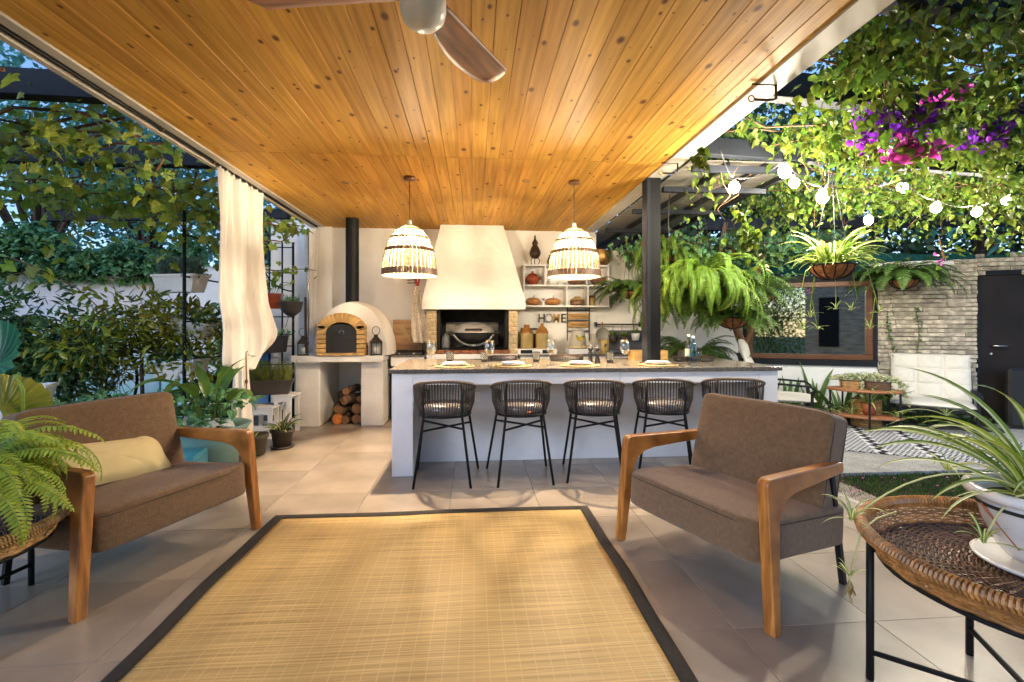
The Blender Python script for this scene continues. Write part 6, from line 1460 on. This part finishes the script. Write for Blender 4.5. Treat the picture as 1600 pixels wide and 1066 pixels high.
# reshape the rug to the paved corner: long side along the kerb
# planting bed along the garden house
def bush(loc, rad, n, s0, s1, tm_, mj, label, name='shrub', flat=1.0, ms=None, nsing=0, trunk=None, cat='shrub', up=.2, group=None):
    t = thing(name, label, cat, loc, 0, group); Ms = []; C_ = [Vector((rnd(-1,1),rnd(-1,1),rnd(-1,1)))*.7 for _ in range(max(5, n//160))]
    for _ in range(n):
        c_ = random.choice(C_); v = Vector((random.gauss(0,1),random.gauss(0,1),random.gauss(0,1))).normalized()*rnd(.35,.62); p = c_+v
        p = Vector((p.x*rad[0], p.y*rad[1], p.z*rad[2]*flat)); d = Vector((v.x+rnd(-.5,.5), v.y+rnd(-.5,.5), v.z*.6+rnd(-.5,.5)+up-.2)); Ms.append(leaf_M(p, d, rnd(s0,s1), rnd(-1,1)))
    if ms: leaves(t, name+mj.name, tm_, Ms, mj, ms, nsing, origin=Vector(loc))
    else: joined('foliage', [tm_], Ms, mj, t)
    b = MB()
    if trunk: b.tube(trunk, [.022*(1-.5*i/len(trunk)) for i in range(len(trunk))], 8)
    for c_ in C_[:14]:
        e = Vector((c_.x*rad[0], c_.y*rad[1], c_.z*rad[2])); s_ = Vector(trunk[-1]) if trunk else Vector((0,0,-rad[2])); b.tube([s_, s_.lerp(e,.5)+Vector((rnd(-.05,.05),rnd(-.05,.05),0)), e], [.010,.007,.004], 5)
    b.build('trunk' if trunk else 'stem', M['bark'], t); return t
sword_set = lambda: [blade_mesh(M['fern_d'], M['fern_d'], 1, .055, u, d, False, tw) for u, d, tw in ((1.45,.25,.3),(1.3,.5,-.4),(1.2,.9,.2))]
for k, (px, lb) in enumerate(((1225,'clump of dark spiky leaves nearest the end of the bar'),(1262,'clump of dark spiky leaves under the left part of the window'),(1300,'tall sword leaved plant under the window, left of the oval table'),(1338,'broad sword leaved plant under the window behind the oval table'),(1378,'spiky plant by the stone corner left of the garden chair'),(1399,'grassy spiky plant at the foot of the stone wall'))):
    u = WU1+.15-(px-1180)/185*1.5; p = gw(u, 0, .28); t = thing('sword_plant', lb, 'plant', p, 0, 'spiky plants under the window')
    blades(t, 11, .35, .85 if k in (2,3) else .65, 'sword', sword_set, Vector((0,0,0)), spread=.1)
    fronds(t, 16, .25, .45, M['fern_d'], 'fernD', up=(.4,1.2), droop=(.6,1.2), spread=.05)
b = MB(); b.bb(0,0,0,0,0,0)
bd = thing('planting_bed', 'soil bed with low ground cover along the garden house', 'planting bed', gw(1.6,0,.3), ang); b = MB(); b.bb(-1.6, 2.2, -.3, .3, -.05, .04, .01); b.build('soil', M['soil'], bd)
Ms = [leaf_M(Vector((rnd(-1.6,2.2), rnd(-.3,.3), rnd(.04,.16))), Vector((rnd(-1,1),rnd(-1,1),rnd(0,1))), rnd(.04,.09), rnd(-1,1)) for _ in range(700)]
joined('ground_cover', [HE], Ms, M['fern_d'], bd)
# ivy runners on the stone
for u, lb in ((.95,'thin ivy runner climbing the stone wall near the window'),(.70,'thin ivy runner climbing the stone wall behind the garden chair')):
    t = thing('ivy_runner', lb, 'ivy', gw(u, 0, .04), ang, 'ivy runners on the stone wall'); P_ = [Vector((.05*math.sin(z*4+u*9), ysign*.01, z)) for z in [.5+.09*i for i in range(12)]]
    b = MB(); b.tube(P_, .004, 5); b.build('stem', M['vinebark'], t); Ms = [leaf_M(random.choice(P_)+Vector((rnd(-.03,.03), ysign*.02, rnd(-.04,.04))), Vector((rnd(-1,1), ysign*.6, rnd(-1,.4))), rnd(.02,.045)) for _ in range(70)]; joined('foliage', [HE], Ms, M['fern_d'], t)
# ------------------------------------------------------------------ hanging baskets
def basket_plant(p, r, label, fill, chain=None, cat='hanging basket', name='hanging_basket', flat=.7):
    t = thing(name, label, cat, p)
    b = MB(); b.lathe([(0,-r*flat)]+[(r*math.sin(a), -r*flat*math.cos(a)) for a in [PI/2*i/8 for i in range(1,9)]], 28); b.lathe([(0,-.01),(r*.97,-.01)], 24); b.build('coir_liner', M['coir'], t)
    b = MB(); b.tube([(r*1.02*math.cos(a), r*1.02*math.sin(a), 0) for a in [2*PI*i/28 for i in range(28)]], .006, 6, closed=True)
    for k in range(6): a0 = PI*k/6; b.tube([(r*1.02*math.cos(th_)*math.cos(a0), r*1.02*math.cos(th_)*math.sin(a0), -r*flat*1.02*math.sin(th_)) for th_ in [PI*i/14 for i in range(15)]], .0045, 5)
    b.build('wire_frame', M['steel'], t)
    if chain:
        b = MB()
        for k in range(3): a0 = 2.1*k; b.tube([(r*math.cos(a0), r*math.sin(a0), 0), (0,0,chain)], .0028, 4)
        b.build('chain', M['steel'], t)
    fill(t); return t
def ferny(n, L0, L1, m_, key, **kw):
    return lambda t: fronds(t, n, L0, L1, m_, key, base=Vector((0,0,.02)), spread=.09, **kw)
FP = dict(up=(.15,1.0), droop=(1.2,2.0), w=.085, pairs=34)
basket_plant(dep(1095, 440, 5.1), .17, 'biggest bright green hanging fern right of the black column', lambda t: (ferny(120,.50,.88,M['fern'],'fernG',**FP)(t), ferny(20,.4,.7,M['fern_y'],'fernGY',**FP)(t)), .9)
basket_plant(dep(1060, 465, 5.9), .16, 'bright green hanging fern overlapping the black column', ferny(100,.45,.85,M['fern'],'fernG'), .8)
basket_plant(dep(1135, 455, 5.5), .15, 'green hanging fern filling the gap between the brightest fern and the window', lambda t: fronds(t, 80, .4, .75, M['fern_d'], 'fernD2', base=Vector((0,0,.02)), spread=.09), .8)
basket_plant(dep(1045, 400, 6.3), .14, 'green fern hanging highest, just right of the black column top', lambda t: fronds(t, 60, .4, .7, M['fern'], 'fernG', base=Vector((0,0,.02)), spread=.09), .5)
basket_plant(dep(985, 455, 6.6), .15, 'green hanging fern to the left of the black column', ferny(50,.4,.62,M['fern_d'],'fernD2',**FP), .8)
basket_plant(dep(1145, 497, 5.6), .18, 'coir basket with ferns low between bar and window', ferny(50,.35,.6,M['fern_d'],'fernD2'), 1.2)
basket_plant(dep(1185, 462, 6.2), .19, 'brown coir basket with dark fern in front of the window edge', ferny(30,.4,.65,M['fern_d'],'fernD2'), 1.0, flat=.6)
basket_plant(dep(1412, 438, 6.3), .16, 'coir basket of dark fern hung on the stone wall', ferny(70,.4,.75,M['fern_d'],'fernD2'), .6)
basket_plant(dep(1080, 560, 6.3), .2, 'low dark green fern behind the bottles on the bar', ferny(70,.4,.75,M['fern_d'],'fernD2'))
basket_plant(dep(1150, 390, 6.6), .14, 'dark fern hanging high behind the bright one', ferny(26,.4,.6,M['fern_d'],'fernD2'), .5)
def orchid_fill(t):
    FR['orch'] = FR.get('orch') or [blade_mesh(M['spath'], M['spath'], 1, .055, u, d, False, tw) for u, d, tw in ((1.2,1.7,.2),(.8,1.9,-.2),(1.4,1.1,.3),(.3,1.4,0))]
    blades(t, 46, .16, .34, 'orch', None, Vector((0,0,.02)), spread=.12); blades(t, 60, .2, .42, 'spider', spider_set, Vector((0,0,.02)), spread=.1)
    for k in range(7):
        a = rnd(0, 6.28); q = Vector((.16*math.cos(a), .16*math.sin(a), 0)); pts = [q, q*1.4+Vector((0,0,-.05)), q*1.7+Vector((0,0,-.25)), q*1.6+Vector((rnd(-.05,.05),0,-rnd(.3,.5)))]
        b = MB(); b.tube(pts, .003, 4); b.build('trailing_stem', M['spider'], t); blades(t, 8, .06, .13, 'spider', None, pts[-1], spread=.01)
basket_plant(dep(1300, 415, 3.7), .155, 'coir basket of long leaved plant with hanging shoots, in front of the window', orchid_fill, .75)
# tree stump trunk holding the baskets
t = thing('driftwood_trunk', 'crooked brown trunk standing behind the bar among the ferns', 'trunk', dep(1162, 580, 6.5)*1); t.location.z = 0
b = MB(); b.tube([(.05,0,0),(.02,.02,.5),(.09,0,.75),(.0,0,.98),(-.1,.02,1.25),(-.25,.0,1.5),(-.3,.1,2.2),(-.2,.1,2.7)], [.09,.07,.055,.06,.05,.045,.04,.03], 8); b.tube([(.0,0,.98),(.2,.1,1.3),(.3,.2,1.9),(.5,.2,2.6)], [.04,.035,.03,.02], 8); b.build('trunk', M['vinebark'], t)
# ------------------------------------------------------------------ climbing vines
def vine(name, label, paths, tm_, key, mj, ms, per, s0, s1, nsing, hang=.7, jit=.12, r=.012, cat='vine', group=None, origin=None, keep=0):
    o0 = Vector(origin or paths[0][0]); t = thing(name, label, cat, o0, 0, group); Ms = []; b = MB()
    for P_ in paths:
        P_ = [Vector(p)-o0 for p in P_]; b.tube(P_, [(r if (P_[0]-P_[-1]).xy.length > .5 else r*.35)*(1-.6*i/len(P_)) for i in range(len(P_))], 6)
        L_ = sum((P_[i+1]-P_[i]).length for i in range(len(P_)-1))
        for _ in range(int(L_*per)):
            i = random.randrange(len(P_)-1); p = P_[i].lerp(P_[i+1], random.random())+Vector((random.gauss(0,jit), random.gauss(0,jit), random.gauss(0,jit*.7)))
            d = Vector((rnd(-1,1), rnd(-1,1), -hang+rnd(-.5,.5)))
            if keep and (any((p+o0-q).length < keep for q in BULBP) or mnoise.noise((p+o0)*2.6) < -.17+rnd(-.12,.12)): continue
            Ms.append(leaf_M(p, d, rnd(s0,s1)*(1 if random.random() > .2 else .6), rnd(-1.2,1.2)))
    b.build('stem', M['vinebark'], t); leaves(t, key, tm_, Ms, mj, ms, nsing, origin=o0); return t
def wander(a, c, n=10, j=.12, sag=.0):
    a, c = Vector(a), Vector(c); return [a.lerp(c, i/n)+Vector((rnd(-j,j), rnd(-j,j), rnd(-j,j)*.5-sag*math.sin(PI*i/n))) for i in range(n+1)]
def drop(p, L_, n=6, sway=.06):
    p = Vector(p); return [p+Vector((rnd(-sway,sway)*i/n*2, rnd(-sway,sway)*i/n*2, -L_*i/n)) for i in range(n+1)]
# left: grape vine along the beams
def mk(n, f): return [f() for _ in range(n)]
vine('grape_vine', 'grape vine hanging from the beams at the top left corner', mk(6, lambda: wander((-2.6, rnd(1.9,2.9), 2.75), (-5.0, rnd(1.9,3.2), 2.85), 10, .12, .1))+mk(7, lambda: drop((rnd(-4.2,-3.0), rnd(2.3,3.1), 2.75), rnd(.15,.5))), GR, 'grape', M['vine'], M['vine1'], 32, .08, .13, 200, group='grape vines on the left pergola')
vine('grape_vine', 'grape vine draped over the middle left beam with yellowing leaves', mk(6, lambda: wander((-2.5, rnd(3.2,4.2), 2.72), (-5.2, rnd(3.2,4.3), 2.85), 10, .12, .1))+mk(10, lambda: drop((rnd(-4.8,-2.7), rnd(3.1,4.2), 2.72), rnd(.2,.7))), GR, 'grape', M['vine'], M['vine1'], 34, .07, .12, 220, group='grape vines on the left pergola')
vine('grape_vine', 'grape vine with bare brown stems just left of the curtain top', [wander((-2.5,4.3,2.75),(-2.75,4.6,1.9),8,.06), wander((-2.75,4.35,2.6),(-3.1,4.9,2.2),8,.06)]+mk(5, lambda: wander((-2.5, rnd(4.2,5.4), 2.65), (-4.6, rnd(4.4,5.8), 2.6), 10, .12, .1))+mk(8, lambda: drop((rnd(-3.9,-2.6), rnd(4.3,5.4), 2.65), rnd(.3,.8))), GR, 'grape', M['vine'], M['vine1'], 34, .07, .12, 220, group='grape vines on the left pergola')
vine('grape_vine', 'grape vine creeping along the roof edge toward the oven', [wander((-2.5,5.4,2.45),(-2.3,6.7,2.6),12,.05), wander((-2.75,5.6,2.1),(-2.35,6.6,2.5),10,.06), wander((-3.1,6.4,2.0),(-2.2,6.8,2.05),8,.04)]+mk(3, lambda: wander((-2.9,5.2,2.5),(-2.4,6.6,2.6),10,.08)), GR, 'grape', M['vine'], M['vine1'], 32, .06, .12, 160, jit=.09, group='grape vines on the left pergola')
vine('grape_vine', 'single trailing grape shoot crossing in front of the garden wall', [[dep(10,400,3.9),dep(60,420,4.0),dep(120,450,4.1),dep(165,490,4.2),dep(200,520,4.3)], [dep(60,420,4.0), dep(15,430,4.0)]], GR, 'grape', M['vine'], M['vine1'], 11, .11, .15, 40, jit=.06, r=.006, group='grape vines on the left pergola')
# tree beyond the left wall, hedge on the wall
def tree(name, label, base, h, crown_c, crown_r, n, s0, s1, mj, tm_=SM, cat='tree', group=None, gaps=0):
    t = thing(name, label, cat, base, 0, group); b = MB(); cc = Vector(crown_c)
    b.tube([(0,0,0),(.1,0,h*.3),(0,.1,h*.6),(cc.x*.5,cc.y*.5,cc.z)], [.2,.16,.12,.06], 8); K = [Vector((rnd(-1,1),rnd(-1,1),rnd(-1,1))) for _ in range(26)]
    K = [k if k.length < 1.1 else k.normalized() for k in K]
    for k in K: e = cc+Vector((k.x*crown_r[0],k.y*crown_r[1],k.z*crown_r[2])); b.tube([(0,.05,h*.45), (cc*.6+e*.35), e], [.06,.03,.012], 5)
    b.build('trunk', M['bark'], t); Ms = []
    for _ in range(n):
        k = random.choice(K); v = Vector((random.gauss(0,1),random.gauss(0,1),random.gauss(0,1)))*.26; p = cc+Vector(((k.x+v.x)*crown_r[0],(k.y+v.y)*crown_r[1],(k.z+v.z)*crown_r[2])); Ms.append(leaf_M(p, Vector((rnd(-1,1),rnd(-1,1),rnd(-1,.5))), rnd(s0,s1), rnd(-2,2)))
    joined('crown', [tm_], Ms, mj, t, None); return t
def wpos(px, D): d = dep(px, 509, D); return (d.x, d.y, 0)
tree('garden_tree', 'tall leafy tree beyond the wall at the far left with sky gaps', wpos(60, 9.5), 5, (0,0,4.3), (2.3,1.6,1.9), 6000, .09, .17, M['tree'], group='trees beyond the left wall')
tree('garden_tree', 'leafy tree beyond the wall just left of the trellis', wpos(230, 10.5), 5, (0,0,4.4), (2.0,1.6,2.0), 5000, .09, .17, M['tree'], group='trees beyond the left wall')
tree('garden_tree', 'leafy tree behind the curtain beyond the oven corner', wpos(400, 11.5), 5, (0,0,3.9), (1.6,1.6,1.6), 3000, .1, .2, M['tree'], group='trees beyond the left wall')
hw = (B-A).normalized(); hd_ = thing('ivy_hedge', 'thick dark ivy hedge capping the left garden wall', 'hedge', A); Ms = []
for _ in range(9000):
    u = rnd(-.9, 1.25); p = (B-A)*u; p.z = 0; hh = .52+.14*math.sin(u*6)+.1*math.sin(u*17); z = rnd(-.12, hh); th_ = .36*(1-(z/hh)**2*.6) if z > 0 else .14
    nn = Vector((hw.y,-hw.x,0)).normalized(); Ms.append(leaf_M(p+nn*rnd(-th_, th_*1.0)+Vector((0,0,z+.02)), nn*.5+Vector((rnd(-1,1),rnd(-1,1),rnd(-1,.4))), rnd(.06,.12), rnd(-1,1)))
hd_.location = Vector((A.x,A.y,1.98)); joined('foliage', [HE], Ms, M['hedge'], hd_); b = MB(); b.tube([Vector((0,0,.1)), (B-A).xy.to_3d()+Vector((0,0,.1))], .03, 6); b.build('stem', M['bark'], hd_)
# citrus tree, dark shrubs
p = wpos(222, 4.7)
lt_ = bush((p[0], p[1], 1.22), (.66,.5,.38), 2200, .07, .12, LA, M['lemon'], 'small citrus tree with slim trunk and yellow green leaves behind the left armchair', 'citrus_tree', ms=M['lemon1'], nsing=280, trunk=[(0,0,-1.22),(.01,0,-.8),(-.01,.01,-.4),(0,0,-.2)], cat='tree')
p = wpos(95, 4.6); bush((p[0], p[1], .98), (.62,.45,.42), 2400, .07, .12, LA, M['dark'], 'dark glossy shrub between the citrus tree and the left edge', 'dark_shrub', trunk=[(0,0,-.98),(.05,0,-.6),(.1,0,-.3)])
p = wpos(-10, 4.3); bush((p[0], p[1], 1.25), (.42,.35,.5), 1500, .07, .12, LA, M['dark'], 'dark shrub cut by the left edge of the picture', 'dark_shrub', trunk=[(0,0,-1.25),(0,0,-.4)])
p = wpos(165, 4.9); bush((p[0], p[1], .78), (.4,.3,.2), 500, .06, .1, LA, M['lemon'], 'low yellow green branch of leaves under the citrus tree', 'low_shrub')
p = wpos(215, 4.1); bush((p[0], p[1], .55), (.8,.4,.2), 900, .05, .1, HE, M['hedge'], 'low leafy planting just behind the left armchair', 'low_shrub')
p = wpos(310, 5.0); bush((p[0], p[1]+.5, .5), (.3,.3,.25), 400, .06, .12, HE, M['dark'], 'dark leafy planting at the foot of the trellis', 'low_shrub')
p = wpos(390, 6.3); bush((p[0]-.3, p[1]+.3, 1.0), (.4,.3,.5), 500, .06, .12, HE, M['hedge'], 'leafy planting behind the curtain by the blue light panel', 'low_shrub')
# teal round leaf plant at far left
tp = thing('round_leaf_plant', 'large pleated round leaf plant at the left edge', 'plant', dep(-60, 660, 2.75)); tp.location.z = 0
def pleat(loc, r_, rot, m_, stalk):
    b = MB(); n = 36
    b.grid(lambda u, v: Vector((r_*v*math.cos((u-.5)*5.4+PI/2), r_*v*math.sin((u-.5)*5.4+PI/2), .05*r_*v*math.cos(u*2*PI*18)*1+.25*r_*v*v)), 144, 6, False, False); b.build('leaf', m_, tp, loc, rot=rot)
    b = MB(); b.tube([loc, Vector(loc)*.5+Vector(stalk), (0,0,.2)], .011, 6); b.build('stalk', M['spider'], tp)
X0 = tp.location.copy()
pleat(dep(-8, 570, 2.9)-X0, .26, (R(68), R(-15), R(-12)), M['teal_leaf'], (.1,0,.3)); pleat(dep(5, 640, 2.7)-X0, .20, (R(50), R(30), R(30)), M['lemon'], (.15,0,.25))
b = MB(); b.tube([dep(25,585,2.75)-X0, dep(36,610,2.75)-X0, dep(36,680,2.75)-X0, (0.05,0,0)], .009, 6); b.build('stalk', M['spider'], tp)
trough(tuple(dep(20, 640, 4.0)), .5, .25, .2, M['whitepl'], 'white planter on the ground at the far left behind the fern', R(20), 0, None)
hp = thing('garden_hoop', 'dark curved hoop leaning behind the citrus tree', 'hoop', dep(185, 590, 5.2)); b = MB(); b.tube([(.36*math.cos(a), 0, .36*math.sin(a)) for a in [2*PI*i/30 for i in range(30)]], .016, 6, closed=True); b.build('hoop', M['steelb'], hp)
b = MB(); [b.tube([(0,0,0),(.35*math.cos(a),0,.35*math.sin(a))], .003, 4) for a in [2*PI*i/14 for i in range(14)]]; b.build('spoke', M['steel'], hp); hp.rotation_euler.z = R(-30)
# right: creeper canopy
canopy = []
specs = [('leafy creeper hanging over the roof edge nearest the camera on the right', (2.0,4.8),(1.7,2.6),2.95, 9, 10, .25, .6),
         ('leafy creeper trailing between the two nearest right beams', (2.0,5.2),(2.5,3.3),2.92, 9, 14, .25, .6),
         ('leafy creeper hanging above the string lights', (2.0,5.0),(3.2,4.2),2.85, 8, 18, .25, .75),
         ('leafy creeper at the back of the pergola above the window', (3.0,6.6),(4.4,5.8),2.85, 10, 16, .2, .7),
         ('leafy creeper above the stone wall and dark door', (4.2,7.8),(3.4,5.2),2.95, 5, 9, .2, .7)]
for k, (lb, xr, yr, z, nr, nd, d0, d1) in enumerate(specs):
    vine('creeper', lb, mk(nr, lambda: wander((xr[0], rnd(*yr), z), (xr[1], rnd(*yr), z), 12, .14, .08))+mk(nd, lambda: drop((rnd(*xr), rnd(*yr), z-.05), rnd(d0,d1))), HE, 'heart', M['vineR'], M['vineR1'], 150, .035, .08, 270, r=.007, jit=.12, group='creepers on the right pergola', keep=.42)
vine('creeper', 'bright shoot of heart leaves dangling left of the string lights', [[dep(1150,320,3.6),dep(1165,350,3.6),dep(1180,385,3.6),dep(1195,420,3.6)],[dep(1165,345,3.6),dep(1180,390,3.62)]], HE, 'heart', M['vineR'], M['vineR1'], 60, .06, .1, 60, jit=.03, r=.004, group='creepers on the right pergola')
vine('creeper', 'short leafy shoot dangling from the roof beam above the bracket', [[dep(1098,225,2.9),dep(1100,270,2.9)],[dep(1090,235,2.9),dep(1096,262,2.9)]], HE, 'heart', M['vineR'], M['vineR1'], 70, .05, .08, 20, jit=.02, r=.004, group='creepers on the right pergola')
vine('creeper', 'creeper wrapping the beams beyond the lean-to roof', mk(7, lambda: wander((2.2, rnd(6.0,7.4), 2.35), (5.5, rnd(6.2,7.2), 2.6), 10, .15, .1))+mk(12, lambda: drop((rnd(2.4,5.2), rnd(5.8,7.0), 2.5), rnd(.2,.7))), HE, 'heart', M['hedge'], M['vineR1'], 80, .05, .10, 40, group='creepers on the right pergola')
# bougainvillea
def boug(label, c_, rad, n, m_, s=.035):
    t = thing('bougainvillea', label, 'bougainvillea', c_, 0, 'bougainvillea sprays'); Ms = []; K = [Vector((rnd(-1,1)*rad[0],rnd(-1,1)*rad[1],rnd(-1,1)*rad[2])) for _ in range(max(3,n//16))]
    for _ in range(n): k = random.choice(K); Ms.append(leaf_M(k+Vector((random.gauss(0,.03),random.gauss(0,.03),random.gauss(0,.03))), Vector((rnd(-1,1),rnd(-1,1),rnd(-1,1))), rnd(.7,1.2)*s, rnd(-2,2)))
    leaves(t, 'br'+m_.name, BR, Ms, m_, m_, min(60, n), name='bract'); Ms = [leaf_M(random.choice(K)+Vector((random.gauss(0,.06),random.gauss(0,.06),random.gauss(0,.06))), Vector((rnd(-1,1),rnd(-1,1),rnd(-1,.5))), .06, rnd(-1,1)) for _ in range(n//2)]
    joined('leaves', [HE], Ms, M['vineR'], t); b = MB(); [b.tube([(0,.05,rad[2]+.2), k], .004, 4) for k in K[:8]]; b.build('stem', M['vinebark'], t)
boug('deep purple bougainvillea cluster under the second right beam', dep(1395,195,2.9), (.20,.12,.10), 300, M['purple'], .045)
boug('bright pink bougainvillea spray left of the purple clusters, hanging lowest', dep(1432,240,2.8), (.11,.07,.035), 110, M['pink'], .05)
boug('purple bougainvillea at the right edge of the picture', dep(1565,205,3.3), (.25,.15,.07), 200, M['purple'], .055)
boug('pink and lilac bougainvillea above the purple cluster', dep(1478,142,2.9), (.07,.08,.05), 50, M['pink'], .05)
boug('small pink flower hanging on a long shoot before the stone wall', dep(1475,403,4.4), (.01,.01,.01), 8, M['pink'], .035)
boug('blue violet bougainvillea at the top right corner against the sky', dep(1425,15,2.6), (.2,.12,.06), 120, M['purple'], .05)
# trees behind right
tree('garden_tree', 'leafy tree with blue sky gaps at the top right', wpos(1540, 8.5), 5, (0,0,4.0), (1.6,1.6,1.1), 3600, .12, .22, M['tree'], LA, group='trees beyond the right pergola')
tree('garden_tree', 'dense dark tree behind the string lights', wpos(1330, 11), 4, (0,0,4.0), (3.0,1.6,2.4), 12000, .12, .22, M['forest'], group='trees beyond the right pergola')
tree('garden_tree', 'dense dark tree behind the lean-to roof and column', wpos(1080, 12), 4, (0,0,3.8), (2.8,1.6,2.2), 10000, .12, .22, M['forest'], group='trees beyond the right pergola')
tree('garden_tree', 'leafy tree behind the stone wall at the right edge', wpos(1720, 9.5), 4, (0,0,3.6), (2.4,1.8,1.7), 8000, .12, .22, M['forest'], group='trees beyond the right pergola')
bush((1.1, -4.6, 1.7), (1.45,.7,1.75), 9000, .08, .16, LA, M['fern'], 'green shrubs beside the stone outbuilding, mirrored in the window', 'shrub')
# ------------------------------------------------------------------ string lights
t0 = thing('string_lights', 'festoon cable with glowing bulbs strung under the right pergola', 'string lights', (0,0,0))
bm_ = emis('festoon_bulb', (1, .90, .72), 1); bpts = []
for (px, py, D, pw_i) in bulbs:
    p = dep(px, py, D); bpts.append(p); r_ = .042
    b = MB(); b.grid(lambda u, v: Vector((r_*math.sin(v*PI)*math.cos(2*PI*u), r_*math.sin(v*PI)*math.sin(2*PI*u), r_*1.15*math.cos(v*PI))), 12, 8, True)
    k = 'festoon_%.2f' % pw_i; m_ = bpy.data.materials.get(k) or emis(k, (1,.90,.72), STRING_W*pw_i/(PI*4*PI*r_*r_))
    b.build('bulb', m_, t0, p); b = MB(); b.tube([(0,0,r_*1.02),(0,0,r_+.045)], .013, 8); b.build('lamp_holder', M['black'], t0, p)
b = MB(); order = [0,1,3,5,6,7,8]
prev = Vector((XR+.16, 3.4, 2.6))
for i in order: q = bpts[i]+Vector((0,0,.08)); b.tube(arc(prev, q, -.05), .0035, 5); prev = q
b.tube(arc(bpts[1]+Vector((0,0,.08)), bpts[2]+Vector((0,0,.08)), -.04), .0035, 5); b.tube(arc(bpts[3]+Vector((0,0,.08)), bpts[4]+Vector((0,0,.08)), -.05), .0035, 5); b.build('cable', M['black'], t0)
t = thing('hanging_cable', 'thin black cable dangling beside the black column', 'cable', at(1043, 300, 4.9)); b = MB(); b.tube([(0,0,.3),(.02,0,0),(.01,0,-.3),(.03,.0,-1.0)], .004, 5); b.build('cable', M['black'], t)
# letters and lettering become real meshes of their own
dg = bpy.context.evaluated_depsgraph_get()
for o in [o for o in SC.objects if o.type == 'FONT']:
    me = bpy.data.meshes.new_from_object(o.evaluated_get(dg)); me.name = o.name
    n = bpy.data.objects.new(o.name+'_', me); COL.objects.link(n); n.parent = o.parent; n.matrix_basis = o.matrix_basis.copy()
    nm = o.name; bpy.data.objects.remove(o); n.name = nm
